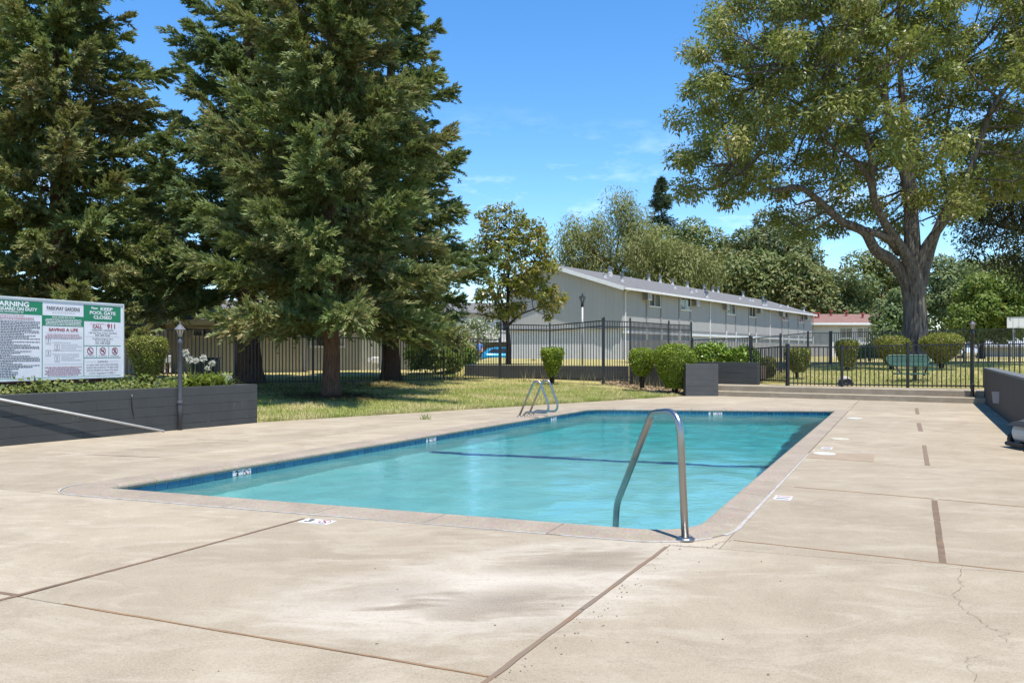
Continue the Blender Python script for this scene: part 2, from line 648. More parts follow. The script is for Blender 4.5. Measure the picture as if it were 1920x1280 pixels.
def shrink(poly, g):
    P = []
    n = len(poly)
    Ls = []
    for i in range(n):
        a, b = poly[i], poly[(i + 1) % n]
        d = b - a
        if np.linalg.norm(d) < 1e-4:
            continue
        d = d / np.linalg.norm(d)
        Ls.append((a + np.array([-d[1], d[0]]) * g, d))
    m = len(Ls)
    for i in range(m):
        if abs(Ls[i - 1][1] @ np.array([-Ls[i][1][1], Ls[i][1][0]])) < 1e-3:
            continue
        P.append(line_x(Ls[i - 1][0], Ls[i - 1][1], Ls[i][0], Ls[i][1]))
    return P

def area(p):
    return 0.5 * sum(p[i][0] * p[(i + 1) % len(p)][1] - p[(i + 1) % len(p)][0] * p[i][1] for i in range(len(p)))

oNL, oNR, oFR, oFL = OUTQ
dn = (oNR - oNL) / np.linalg.norm(oNR - oNL)
dl = (oFL - oNL) / np.linalg.norm(oFL - oNL)
dr = (oFR - oNR) / np.linalg.norm(oFR - oNR)
df = (oFR - oFL) / np.linalg.norm(oFR - oFL)
big = [np.array(p, float) for p in ((-13, -5), (13.5, -5), (13.5, 30), (-13, 30))]
def cutl(poly, *lines):
    for a, d, left in lines:
        poly = half(poly, a, d, left)
    return poly
lawn_edge = LE0 - LEN * 0.0
N_ = cutl(big, (oNL, dn, False))
R_ = cutl(big, (oNL, dn, True), (oNR, dr, False), (F0 + FN * 0.05, FD, False), (RW0 + RWN * .25, UD, True))
L_ = cutl(big, (oNL, dn, True), (oNL, dl, True), (lawn_edge, LED, False))
F_ = cutl(big, (oNL, dl, False), (oNR, dr, True), (oFL, df, True), (F0 + FN * 0.05, FD, False), (lawn_edge, LED, False))

def ln2(p, q):
    a, b = gp(*p), gp(*q)
    return a, (b - a) / np.linalg.norm(b - a)
def splits(cells, lines):
    for (a, d) in lines:
        nxt = []
        for c in cells:
            for lf in (True, False):
                h = half(c, a, d, lf)
                if len(h) >= 3 and abs(area(h)) > 0.02:
                    nxt.append(h)
        cells = nxt
    return cells
J1 = ln2((45, 1115), (570, 972))
J2 = ln2((45, 1119), (915, 1267))
J3 = ln2((912, 1275), (1250, 1025))
J7 = ln2((1761, 996), (1720, 770))
cells = []
cells += splits([N_], [J1, J3, J2])
cells += splits([R_], [ln2((1485, 912), (1920, 950)), ln2((1640, 869), (1920, 883)), ln2((1548, 826), (1720, 833)), ln2((1588, 803), (1900, 814)), ln2((1600, 780), (1720, 786)), ln2((1606, 770), (1850, 771.5))])
cells += splits([L_], [ln2((310, 857), (460, 837)), ln2((0, 868), (155, 852)), ln2((160, 852), (420, 863)), ln2((460, 801.7), (707, 804)), ln2((640, 786), (760, 786.5))])
cells += splits([F_], [ln2((1330, 757), (1600, 764)), ln2((1590, 765), (1602, 757)), ln2((1350, 760), (1400, 753.5))])

deck_base = MB()
for p in (N_, R_, L_, F_):
    P = p if area(p) > 0 else p[::-1]
    deck_base.prism(P, -.10, -.012)
deck = structure('pool_deck', mesh_of('pool_deck', deck_base, 'joint_dirt'))
for c in cells:
    if area(c) < 0:
        c = c[::-1]
    g = shrink(c, 0.0035)
    if len(g) < 3 or area(g) < 0.02:
        continue
    cc = np.mean(g, axis=0)
    mb = MB().prism([q - cc for q in g], -.011, 0.0)
    lpart('deck_slab', mb, 'deck_concrete', deck, loc=(cc[0], cc[1], RNG.uniform(-.0015, .0015)), bevel=0.003)

# small wedges of concrete outside the rounded corners of the coping
for i in range(4):
    arc = outer[i * 9:(i + 1) * 9]
    k = OUTQ[i]
    g = [k] + [a + (k - a) / max(np.linalg.norm(k - a), 1e-6) * .006 for a in arc[::-1]]
    if area(g) < 0:
        g = g[::-1]
    cc = np.mean(g, axis=0)
    lpart('deck_slab', MB().prism([q - cc for q in g], -.011, -.0005), 'deck_concrete', deck, loc=(cc[0], cc[1], 0))

def strip(name, p, q, width, mat, z=0.004, wob=0.0, n=1):
    a, b = gp(*p), gp(*q)
    d = (b - a) / np.linalg.norm(b - a)
    nn = np.array([-d[1], d[0]])
    k = max(2, int(np.linalg.norm(b - a) / .12)) if wob else 2
    Lp, Rp = [], []
    for i in range(k):
        c = a + (b - a) * i / (k - 1)
        w1, w2 = width / 2 + RNG.uniform(-wob, wob), width / 2 + RNG.uniform(-wob, wob)
        Lp.append(c + nn * w1)
        Rp.append(c - nn * w2)
    mb = MB()
    for i in range(k - 1):
        mb.prism([Rp[i], Rp[i + 1], Lp[i + 1], Lp[i]], -.008, z)
    c = np.mean(Lp + Rp, axis=0)
    return wpart(name, mb, mat, deck)
# weathered wood strips left in the joints
strip('joint_strip', (-90, 1149), (285, 1049.5), .028, 'joint_wood', .004, .002)
strip('joint_strip', (287, 1049), (570, 972), .027, 'joint_wood', .004, .002)
strip('joint_strip', (-40, 1105), (36, 1116), .03, 'joint_wood', .003, .004)
strip('joint_strip', (880, 1301), (1090, 1143), .026, 'old_joint_wood', .004, .0035)
strip('joint_strip', (1091, 1142), (1250, 1025), .024, 'old_joint_wood', .004, .003)
strip('joint_strip', (1752, 938), (1757, 975), .046, 'joint_wood', .004, .002)
strip('joint_strip', (1757.2, 976.5), (1768, 1055), .040, 'joint_wood', .004, .002)
strip('joint_strip', (1733, 835), (1739, 872), .05, 'old_joint_wood', .004, .002)
strip('joint_strip', (1722.5, 793), (1726.5, 808), .07, 'old_joint_wood', .004, .004)
strip('joint_strip', (1718.5, 765), (1720.5, 776), .07, 'old_joint_wood', .004, .004)
strip('joint_strip', (120, 1132), (915, 1267), .012, 'joint_sand', .003, .004)
strip('joint_strip', (1375, 1012.5), (1920, 1072), .02, 'joint_sand', .003, .005)
strip('joint_strip', (1490, 912.5), (1751, 935), .022, 'joint_sand', .003, .004)
strip('joint_strip', (1760, 936), (1960, 953.5), .022, 'joint_sand', .003, .004)
strip('joint_strip', (160, 852), (300, 857.5), .012, 'joint_wood', .003, .004)
strip('joint_strip', (370, 824), (465, 826), .012, 'joint_wood', .003, .004)
# hairline cracks
def crack(pts, w=.006, sub=6, amp=.011):
    P = [gp(*p) for p in pts]
    Q = []
    for i in range(len(P) - 1):
        for k in range(sub):
            Q.append(P[i] + (P[i + 1] - P[i]) * k / sub + RNG.normal(0, amp, 2))
    Q.append(P[-1])
    mb = MB()
    for i in range(len(Q) - 1):
        d = Q[i + 1] - Q[i]
        L0 = np.linalg.norm(d)
        if L0 < 1e-4:
            continue
        nn = np.array([-d[1], d[0]]) / L0
        w1, w2 = w * RNG.uniform(.4, 1) / 2, w * RNG.uniform(.4, 1) / 2
        mb.add([(*(Q[i] - nn * w1), .0042), (*(Q[i + 1] - nn * w2), .0042), (*(Q[i + 1] + nn * w2), .0042), (*(Q[i] + nn * w1), .0042)], [(0, 1, 2, 3)])
    return wpart('crack', mb, 'crack_dark', deck)
crack([(1802, 1063), (1796, 1084), (1806, 1098), (1792, 1118), (1806, 1142), (1850, 1172), (1880, 1185), (1886, 1203)], .0026)
crack([(1836, 1280), (1818, 1250), (1812, 1236), (1840, 1228)], .0022)
crack([(1262, 1023), (1290, 1025), (1330, 1026), (1343, 1018), (1372, 1013)], .006)
crack([(1592, 828), (1626, 829.5)], .012, 5, .004)
wpart('mortar_patch', MB().prism([gp(1512, 858), gp(1638, 866), gp(1640, 852), gp(1522, 848.5)], -.005, .003), 'patch_mortar', deck)
def pebbles():
    V = []
    mb = MB()
    for i in range(95):
        t = RNG.uniform()
        p = J3[0] + J3[1] * (t * 2.6) + np.array([J3[1][1], -J3[1][0]]) * (.03 + abs(RNG.normal(0, .07)))
        if i > 60:
            p = gp(RNG.uniform(0, 1900), RNG.uniform(930, 1275))
            px = CX + p[0] / p[1] * F
            if p[1] > 5.2 and px < 1400:
                continue
        r = RNG.uniform(.002, .0065)
        mb.lathe([(r * .5, 0), (r, r * .4), (r * .4, r * .9)], (p[0], p[1], 0.0), 5, 1, RNG.uniform(.6, 1))
    o = wpart('debris', mb, 'pebble_grey', deck)
    o['kind'] = 'stuff'
pebbles()

# ------------------------------------------------------------ the pool
def pool_mats():
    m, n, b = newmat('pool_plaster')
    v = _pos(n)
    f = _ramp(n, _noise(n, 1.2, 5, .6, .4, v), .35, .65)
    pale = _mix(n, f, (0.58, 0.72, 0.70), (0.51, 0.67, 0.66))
    deep = _mix(n, f, (0.15, 0.66, 0.68), (0.13, 0.60, 0.63))  # light lost in deeper water is put into the plaster colour, by depth
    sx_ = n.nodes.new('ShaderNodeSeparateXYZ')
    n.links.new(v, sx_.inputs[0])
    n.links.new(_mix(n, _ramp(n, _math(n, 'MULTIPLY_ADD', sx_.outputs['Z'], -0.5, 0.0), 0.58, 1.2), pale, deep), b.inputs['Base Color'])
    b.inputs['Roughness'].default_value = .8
    m, n, b = newmat('tile_blue')
    oi = n.nodes.new('ShaderNodeObjectInfo')
    v = _pos(n)
    c = _mix(n, oi.outputs['Random'], (0.012, 0.095, 0.17), (0.022, 0.14, 0.23))
    c = _mix(n, _math(n, 'MULTIPLY', _ramp(n, _noise(n, 60, 4, .7, .5, v), .4, .7), .5), c, (0.03, 0.15, 0.25))
    n.links.new(c, b.inputs['Base Color'])
    b.inputs['Roughness'].default_value = .18
    simple('tile_grout', (0.55, 0.58, 0.58), .8)
    simple('stripe_blue', (0.01, 0.07, 0.30), .5)
    m, n, b = newmat('pool_water')
    n.nodes.remove(b)
    out = n.nodes['Material Output']
    v = _pos(n)
    h1 = _noise(n, 3.2, 3, .55, .8, v, (1, 1.5, 1, .4))
    h2 = _noise(n, 11, 3, .6, .5, v, (1, 1.4, 1, -.2))
    bp = n.nodes.new('ShaderNodeBump')
    bp.inputs['Strength'].default_value = 0.13
    bp.inputs['Distance'].default_value = 0.05
    n.links.new(_math(n, 'MULTIPLY_ADD', h2, .35, h1), bp.inputs['Height'])
    gl = n.nodes.new('ShaderNodeBsdfGlossy')
    gl.inputs['Roughness'].default_value = .02
    n.links.new(bp.outputs[0], gl.inputs['Normal'])
    rf = n.nodes.new('ShaderNodeBsdfRefraction')
    rf.inputs['IOR'].default_value = 1.333
    rf.inputs['Roughness'].default_value = 0.0
    bp2 = n.nodes.new('ShaderNodeBump')
    bp2.inputs['Strength'].default_value = 0.08
    bp2.inputs['Distance'].default_value = 0.05
    n.links.new(_math(n, 'MULTIPLY_ADD', h2, .35, h1), bp2.inputs['Height'])
    n.links.new(bp2.outputs[0], rf.inputs['Normal'])
    rf.inputs['Color'].default_value = (0.58, 0.83, 0.84, 1)
    fr = n.nodes.new('ShaderNodeFresnel')
    fr.inputs['IOR'].default_value = 1.333
    n.links.new(bp.outputs[0], fr.inputs['Normal'])
    ms = n.nodes.new('ShaderNodeMixShader')
    n.links.new(fr.outputs[0], ms.inputs[0])
    n.links.new(rf.outputs[0], ms.inputs[1])
    n.links.new(gl.outputs[0], ms.inputs[2])
    n.links.new(ms.outputs[0], out.inputs['Surface'])
pool_mats()
WATER_Z = -0.112
pool = thing('swimming_pool', 'rectangular swimming pool of turquoise water with blue waterline tiles and concrete coping', 'swimming pool', (*np.mean(POOL, axis=0), 0))
# coping stones
def coping():
    n = len(CI)
    per = [0]
    start = 0
    idx = []
    acc = 0
    k0 = 0
    tgt = .78
    for i in range(n):
        acc += np.linalg.norm(CI[(i + 1) % n] - CI[i])
        if acc > tgt:
            idx.append((k0, i + 1))
            k0, acc, tgt = i + 1, 0, RNG.uniform(.7, .9)
    idx.append((k0, n))
    for a, b in idx:
        rows = []
        for k in range(a, b + 1):
            p, q = CI[k % n], CO[k % n]
            d = (q - p) / np.linalg.norm(q - p)
            tan = CI[(k + 1) % n] - CI[k - 1]
            tan = tan / np.linalg.norm(tan)
            sh = tan * (.003 if k == a else (-.003 if k == b else 0))
            W_ = np.linalg.norm(q - p)
            prof = [(W_, -.07), (W_ - .012, .003), (.05, .006), (.02, .0), (.004, -.014), (0, -.03), (.006, -.046), (.02, -.055), (.05, -.07)]
            rows.append([(*(p + sh + d * t), z) for t, z in prof])
        m = len(rows[0])
        mb = MB()
        V = [v for r in rows for v in r]
        Fc = []
        for r in range(len(rows) - 1):
            for c in range(m):
                c2 = (c + 1) % m
                Fc.append((r * m + c, r * m + c2, (r + 1) * m + c2, (r + 1) * m + c))
        Fc.append(tuple(range(m - 1, -1, -1)))
        Fc.append(tuple((len(rows) - 1) * m + c for c in range(m)))
        mb.add(V, Fc)
        wpart('coping_stone', mb, 'coping_aggregate', pool)
coping()
mb = MB()
for i in range(len(CO)):
    a, b = CO[i], CO[(i + 1) % len(CO)]
    d = b - a
    if np.linalg.norm(d) < 1e-4:
        continue
    nn = np.array([d[1], -d[0]]) / np.linalg.norm(d)
    mb.prism([a - nn * .004, a + nn * .012, b + nn * .012, b - nn * .004], -.02, -.0015)
wpart('joint_filler', mb, 'joint_filler', pool)['kind'] = 'stuff'
# white sealant along the outside of the coping on the two near sides
mb = MB()
no = len(CO)
for i in range(no):
    a, b = CO[i], CO[(i + 1) % no]
    d = b - a
    L0 = np.linalg.norm(d)
    if L0 < 1e-4:
        continue
    mid = (a + b) / 2
    pxm = CX + mid[0] / mid[1] * F
    pym = HY + CAM_H / mid[1] * F
    near_side = (mid - oNL) @ np.array([-dn[1], dn[0]]) < .5
    right_side = (mid - oNR) @ np.array([dr[1], -dr[0]]) > -.35 and pym > 850
    if not (near_side or right_side) or (near_side and RNG.uniform() < .08):
        continue
    nn = np.array([d[1], -d[0]]) / L0
    wd = RNG.uniform(.010, .018) if near_side and not right_side else RNG.uniform(.011, .016) + .010 * float(np.clip((8.5 - mid[1]) / 3, 0, 1))
    if near_side and 700 < pxm < 950:
        wd *= .5
    mb.prism([a - nn * wd * .4, a + nn * wd, b + nn * wd, b - nn * wd * .4][::1], -.01, .0065)
wpart('sealant_bead', mb, 'caulk_white', pool)['kind'] = 'stuff'
# basin: walls and sloping floor
wallq = offset_quad(POOL, [.035] * 4)
wall_pts = round_quad(wallq, PRAD)
u_mean = (dl + dr) / np.linalg.norm(dl + dr)
def floor_z(p):
    t = (np.asarray(p) - POOL[1]) @ u_mean
    return float(np.interp(t, [0, 4.2, 8.5, 13], [-1.02, -1.15, -2.0, -2.5]))
mb = MB()
# lofted floor in strips across the pool
NS = 40
A0, B0, C0, D0 = [np.array(q) for q in offset_quad(POOL, [.05] * 4)]
rowsL = [A0 + (D0 - A0) * i / NS for i in range(NS + 1)]
rowsR = [B0 + (C0 - B0) * i / NS for i in range(NS + 1)]
V = []
for l, r in zip(rowsL, rowsR):
    for k in range(9):
        p = l + (r - l) * k / 8
        V.append((p[0], p[1], floor_z(p)))
Fc = []
for i in range(NS):
    for k in range(8):
        a = i * 9 + k
        Fc.append((a, a + 1, a + 10, a + 9))
mb.add(V, Fc)
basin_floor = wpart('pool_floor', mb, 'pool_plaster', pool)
mb = MB()
nw = len(wall_pts)
V = [(p[0], p[1], -.05) for p in wall_pts] + [(p[0], p[1], -2.7) for p in wall_pts]
mb.add(V, [(i, (i + 1) % nw, nw + (i + 1) % nw, nw + i) for i in range(nw)])
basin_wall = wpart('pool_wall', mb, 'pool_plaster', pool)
mb = MB()
V = [(p[0], p[1], -.045) for p in round_quad(offset_quad(POOL, [.031] * 4), PRAD)] + [(p[0], p[1], -.205) for p in round_quad(offset_quad(POOL, [.031] * 4), PRAD)]
mb.add(V, [(i, (i + 1) % nw, nw + (i + 1) % nw, nw + i) for i in range(nw)])
wpart('grout_band', mb, 'tile_grout', pool)
# waterline tiles
tq = round_quad(offset_quad(POOL, [.026] * 4), PRAD)
TI, _ = resample(tq, tq, .02)
TS = .152
tile_me = mesh_of('tile', MB().box(-.0718, .0718, -.004, .004, -.0725, .0725), 'tile_blue', bevel=.002)
acc, cur = 0, 0
dist = [0]
for i in range(len(TI)):
    dist.append(dist[-1] + np.linalg.norm(TI[(i + 1) % len(TI)] - TI[i]))
total = dist[-1]
ntile = int(total / TS)
step = total / ntile
tx = np.array([p[0] for p in TI] + [TI[0][0]])
ty = np.array([p[1] for p in TI] + [TI[0][1]])
bx = base_of(pool)
for k in range(ntile):
    c = (k + .5) * step
    p0 = np.array([np.interp(c - .04, dist, tx), np.interp(c - .04, dist, ty)])
    p1 = np.array([np.interp(c + .04, dist, tx), np.interp(c + .04, dist, ty)])
    p = (p0 + p1) / 2
    d = p1 - p0
    link('tile', tile_me, pool, (p[0] - bx.x, p[1] - bx.y, -.1215), (0, 0, math.atan2(d[1], d[0])))
# submerged entry steps below the handrail
for k_, (d0, d1, zt) in enumerate(((.06, .36, -.36), (.06, .66, -.60), (.06, .96, -.84))):
    nd = (B0 - A0) / np.linalg.norm(B0 - A0)
    nn_ = np.array([-nd[1], nd[0]])
    c0_ = B0 - nd * 1.9 + nn_ * d0
    c1_ = B0 - nd * .10 + nn_ * d0
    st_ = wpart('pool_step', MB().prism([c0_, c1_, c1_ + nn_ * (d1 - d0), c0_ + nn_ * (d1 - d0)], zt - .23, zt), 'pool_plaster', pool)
    st_.cycles.is_caustics_receiver = True
# dark blue line across the floor at the slope break, found through the water by Snell's law
def through_water(px, py):
    p = gp(px, py, WATER_Z)
    for _ in range(30):
        r = np.linalg.norm(p)
        si = r / math.hypot(r, CAM_H - WATER_Z) / 1.333
        tt = si / math.sqrt(1 - si * si)
        q = p + p / r * tt * (WATER_Z - floor_z(p + p / r * 1.3))
        return q
sa, sb = through_water(822, 848), through_water(1430, 875)
sd = (sb - sa) / np.linalg.norm(sb - sa)
ea = line_x(sa, sd, A0, (D0 - A0)) + sd * .06
eb = line_x(sa, sd, B0, (C0 - B0)) - sd * .06
mb = MB()
nn = np.array([-sd[1], sd[0]]) * .115
V = []
for i in range(11):
    p = ea + (eb - ea) * i / 10
    for q in (p - nn, p + nn):
        V.append((q[0], q[1], floor_z(q) + .012))
mb.add(V, [(2 * i, 2 * i + 2, 2 * i + 3, 2 * i + 1) for i in range(10)])
stripe = wpart('floor_stripe', mb, 'stripe_blue', pool)

# water body: gently waved surface closed down to below the floor
def water():
    nu, nv = 300, 130
    Q = offset_quad(POOL, [.05] * 4)
    a = np.linspace(0, 1, nu)[:, None, None]
    b = np.linspace(0, 1, nv)[None, :, None]
    P = (Q[0] * (1 - b) + Q[1] * b) * (1 - a) + (Q[3] * (1 - b) + Q[2] * b) * a
    X, Y = P[..., 0], P[..., 1]
    Z = np.zeros_like(X)
    rg = np.random.default_rng(5)
    for k in range(26):
        lam = rg.uniform(.25, 1.1)
        th = rg.uniform(0, 2 * PI)
        kx, ky = math.cos(th) * 2 * PI / lam, math.sin(th) * 2 * PI / lam
        Z += .0013 * lam * np.sin(kx * X + ky * Y + rg.uniform(0, 6.28))
    Z = Z * 0.55 + WATER_Z
    V = [tuple(p) for p in np.stack([X, Y, Z], -1).reshape(-1, 3)]
    Fc = []
    for i in range(nu - 1):
        for j in range(nv - 1):
            k = i * nv + j
            Fc.append((k, k + 1, k + nv + 1, k + nv))
    nt_ = len(V)
    ring = [j for j in range(nv)] + [i * nv + nv - 1 for i in range(1, nu)] + [(nu - 1) * nv + j for j in range(nv - 2, -1, -1)] + [i * nv for i in range(nu - 2, 0, -1)]
    lows = []
    for r in ring:
        x, y, z = V[r]
        lows.append(len(V))
        V.append((x, y, -2.9))
    n = len(ring)
    for i in range(n):
        j = (i + 1) % n
        Fc.append((ring[j], ring[i], lows[i], lows[j]))
    Fc.append(tuple(lows[::-1]))
    me = bpy.data.meshes.new('water')
    me.from_pydata(V, [], Fc)
    sm = [True] * ((nu - 1) * (nv - 1)) + [False] * (n + 1)
    me.polygons.foreach_set('use_smooth', sm)
    me.materials.append(MATS['pool_water'])
    return structure('water', me)
wat = water()
wat.cycles.is_caustics_caster = True
for o in (basin_floor, basin_wall, stripe):
    o.cycles.is_caustics_receiver = True
sl.cycles.is_caustics_light = True

# ------------------------------------------------------------ painted, metal and building materials
def painted_block(name, c, c2):
    m, n, b = newmat(name)
    v = _pos(n)
    f = _ramp(n, _noise(n, 1.6, 6, .65, .4, v), .35, .65)
    col = _mix(n, f, c, c2)
    chip = _ramp(n, _noise(n, 4.5, 8, .78, 1.4, v, (1.3, 1.3, .45)), .63, .72)
    col = _mix(n, _math(n, 'MULTIPLY', chip, .30), col, (0.34, 0.345, 0.35))
    grime = _ramp(n, _noise(n, 2.2, 6, .7, .8, v, (1, 1, .3)), .5, .75)
    col = _mix(n, _math(n, 'MULTIPLY', grime, .5), col, tuple(x * .62 for x in c))
    oi = n.nodes.new('ShaderNodeObjectInfo')
    hv = n.nodes.new('ShaderNodeHueSaturation')
    n.links.new(_math(n, 'MULTIPLY_ADD', oi.outputs['Random'], .08, .96), hv.inputs['Value'])
    n.links.new(col, hv.inputs['Color'])
    n.links.new(hv.outputs[0], b.inputs['Base Color'])
    b.inputs['Roughness'].default_value = .6
    _bump(n, b, _noise(n, 45, 4, .7, 0, v), .4, .006)
painted_block('dark_block_paint', (0.045, 0.047, 0.045), (0.037, 0.039, 0.037))
painted_block('grey_block_paint', (0.072, 0.073, 0.070), (0.058, 0.059, 0.057))
simple('block_mortar', (0.036, 0.039, 0.039), .9)
simple('wall_cap_paint', (0.14, 0.145, 0.15), .6, (0.10, 0.105, 0.11), 3, .2, 40)
simple('brown_wall', (0.056, 0.048, 0.040), .75, (0.030, 0.026, 0.023), 2.2, .3, 30, stretch=(6, 6, .5))
simple('black_iron', (0.012, 0.012, 0.014), .45, (0.018, 0.018, 0.02), 6)
simple('post_grey', (0.060, 0.063, 0.072), .6, (0.042, 0.044, 0.05), 12, .3, 90)
simple('lamp_cap', (0.13, 0.135, 0.145), .7, (0.08, 0.085, 0.09), 20)
simple('lamp_black', (0.015, 0.015, 0.017), .4)
m_, n_, b_ = newmat('lamp_glass')
b_.inputs['Base Color'].default_value = (0.42, 0.36, 0.25, 1)
b_.inputs['Roughness'].default_value = .2
simple('soil', (0.10, 0.07, 0.045), .95, (0.16, 0.115, 0.075), 5, .8, 30, dist=.02)
simple('sign_white', (0.66, 0.66, 0.68), .35, (0.62, 0.62, 0.645), 2)
simple('sign_green', (0.004, 0.19, 0.085), .35, (0.004, 0.17, 0.078), 3)
simple('sign_red', (0.30, 0.02, 0.035), .5)
simple('sign_black', (0.03, 0.03, 0.035), .5)
simple('sign_grey', (0.25, 0.25, 0.27), .5)
simple('sign_pink', (0.45, 0.24, 0.27), .5)
simple('sign_frame', (0.62, 0.66, 0.68), .35, metal=.2)
simple('redwood_paint', (0.085, 0.022, 0.02), .7, (0.06, 0.018, 0.016), 6)
simple('white_pole', (0.62, 0.60, 0.55), .4, (0.52, 0.50, 0.45), 14)
m_, n_, b_ = newmat('stainless')
b_.inputs['Base Color'].default_value = (0.36, 0.355, 0.345, 1)
b_.inputs['Metallic'].default_value = 1.0
v_ = _pos(n_)
n_.links.new(_ramp(n_, _noise(n_, 14, 5, .7, .3, v_), .3, .7, (.24, .24, .24, 1), (.42, .42, .42, 1)), b_.inputs['Roughness'])
simple('rubber', (0.015, 0.015, 0.016), .6)
simple('green_metal', (0.05, 0.125, 0.082), .5, (0.04, 0.105, 0.07), 5)
simple('white_plastic', (0.58, 0.575, 0.54), .4, (0.50, 0.50, 0.47), 10)
simple('cream_plastic', (0.50, 0.47, 0.36), .5, (0.44, 0.41, 0.31), 14)
simple('plate_white', (0.60, 0.59, 0.57), .5, (0.53, 0.52, 0.50), 30)

# ------------------------------------------------------------ depth markings
def text_mesh(txt, size, bold=0.0, width=None, align='CENTER', space=1.0):
    cu = bpy.data.curves.new('print', 'FONT')
    cu.body = txt
    cu.size = size
    cu.align_x = align
    cu.align_y = 'CENTER'
    cu.offset = bold
    cu.space_character = space
    cu.resolution_u = 3
    o = bpy.data.objects.new('print', cu)
    me = bpy.data.meshes.new_from_object(o)
    bpy.data.objects.remove(o)
    bpy.data.curves.remove(cu)
    if width and len(me.vertices):
        a = np.empty(len(me.vertices) * 3, np.float32)
        me.vertices.foreach_get('co', a)
        a = a.reshape(-1, 3)
        wd = a[:, 0].max() - a[:, 0].min()
        a[:, 0] *= width / wd
        me.vertices.foreach_set('co', a.ravel())
    return me

def ring_bar(r, w_, slash=True, seg=24, r2=None):
    """flat prohibition ring with a slash, in the xy plane"""
    mb = MB()
    r2 = r2 or r
    for k in range(seg):
        a, b = 2 * PI * k / seg, 2 * PI * (k + 1) / seg
        mb.add([(r * math.cos(a), r2 * math.sin(a), 0), ((r - w_) * math.cos(a), (r2 - w_) * math.sin(a), 0), ((r - w_) * math.cos(b), (r2 - w_) * math.sin(b), 0), (r * math.cos(b), r2 * math.sin(b), 0)], [(0, 3, 2, 1)])
    if slash:
        c, s_ = .7 * r, .7 * r2
        h = w_ * .45
        mb.add([(-c - h, s_ - h, .0006), (-c + h, s_ + h, .0006), (c + h, -s_ + h, .0006), (c - h, -s_ - h, .0006)], [(0, 3, 2, 1)])
    return mb

def diver(mb, s_, z=.0003):
    """small flat diving figure"""
    def poly(p):
        mb.add([(x * s_, y * s_, z) for x, y in p], [tuple(range(len(p)))])
    poly([(-.08, .1), (.06, .02), (.10, .12), (-.03, .2)][::-1])
    poly([(-.5, .42), (-.44, .5), (.05, .16), (.0, .06)][::-1])
    poly([(.05, .02), (.32, -.38), (.38, -.34), (.14, .1)][::-1])
    poly([(.02, -.12), (.12, -.2), (.2, -.1), (.1, -.02)][::-1])
    poly([(-.5, -.5), (.5, -.5), (.5, -.44), (-.5, -.44)])
    return mb

def depth_tile(px, py, num, label, wid=.27, hgt=.125):
    """white marker on the waterline facing into the pool"""
    q = offset_quad(POOL, [.026] * 4)
    best = None
    p = gp(px, py, -.11)
    for i in range(4):
        a, b = q[i], q[(i + 1) % 4]
        d = (b - a) / np.linalg.norm(b - a)
        nn = np.array([d[1], -d[0]])
        ds = abs((p - a) @ nn)
        if best is None or ds < best[0]:
            best = (ds, a + d * ((p - a) @ d), d, nn)
    _, c, d, nn = best
    rz = math.atan2(-d[1], -d[0])
    t = thing('depth_marker', label, 'depth marker', (*(c - nn * .008), -.105), rz, 'depth markers on the waterline')
    lpart('plate', MB().box(-wid / 2, wid / 2, -.003, .002, -hgt / 2, hgt / 2), 'plate_white', t)
    me = text_mesh(num, .115, .004)
    me.materials.append(MATS['sign_black'])
    link('number', me, t, (-wid * .27, -.0045, 0), (PI / 2, 0, 0))
    me = text_mesh('FT', .04, .0)
    me.materials.append(MATS['sign_black'])
    link('unit', me, t, (-wid * .07, -.0045, .03), (PI / 2, 0, 0))
    lpart('prohibition_ring', ring_bar(.05, .008), 'sign_red', t, loc=(wid * .24, -.0045, 0), rot=(PI / 2, 0, 0))
    lpart('diving_figure', diver(MB(), .055), 'sign_black', t, loc=(wid * .24, -.004, 0), rot=(PI / 2, 0, 0))
depth_tile(444, 888, '3', 'white 3 FT no diving tile at the near shallow end of the waterline')
depth_tile(796, 826, '5', 'white 5 FT no diving tile midway along the left waterline')
depth_tile(1026, 786, '7', 'small white depth tile on the waterline under the ladder rails')
depth_tile(1337, 774, '8', 'white 8 FT no diving tile on the far deep end waterline', .3, .13)

def deck_marker(quad, num, label, wide_txt=None):
    """flat marker lying on the deck; quad: its corners in the photograph, near-left first, going round"""
    P = [gp(*q) for q in quad]
    c = np.mean(P, axis=0)
    d = (P[1] - P[0]) / np.linalg.norm(P[1] - P[0])
    wd = np.linalg.norm(P[1] - P[0])
    ht = np.linalg.norm(P[3] - P[0])
    rz = math.atan2(d[1], d[0])
    t = thing('deck_marker', label, 'depth marker', (*c, 0), rz)
    lpart('plate', MB().box(-wd / 2, wd / 2, -ht / 2, ht / 2, .0, .005), 'plate_white', t)
    if num:
        me = text_mesh(num, ht * .95, .004)
        me.materials.append(MATS['sign_black'])
        link('number', me, t, (-wd * .26, 0, .0062))
        me = text_mesh('NO DIVING', ht * .17, 0)
        me.materials.append(MATS['sign_grey'])
        link('lettering', me, t, (wd * .2, -ht * .42, .0062))
        lpart('prohibition_ring', ring_bar(ht * .36, ht * .055), 'sign_red', t, loc=(wd * .24, ht * .05, .0066))
        lpart('diving_figure', diver(MB(), ht * .4), 'sign_red', t, loc=(wd * .24, ht * .05, .0062))
    else:
        me = text_mesh('NO DIVING', ht * .36, .002, wd * .78)
        me.materials.append(MATS['sign_red'])
        link('lettering', me, t, (0, ht * .2, .0062))
        mb = MB()
        mb.box(-wd * .36, wd * .36, -ht * .3, -ht * .16, .005, .0062)
        lpart('printed_bar', mb, 'sign_black', t)
    return t
deck_marker([(563, 979), (618, 984), (627, 977), (572, 972)], '3', 'white depth marker reading 3 on the deck beside the near coping')
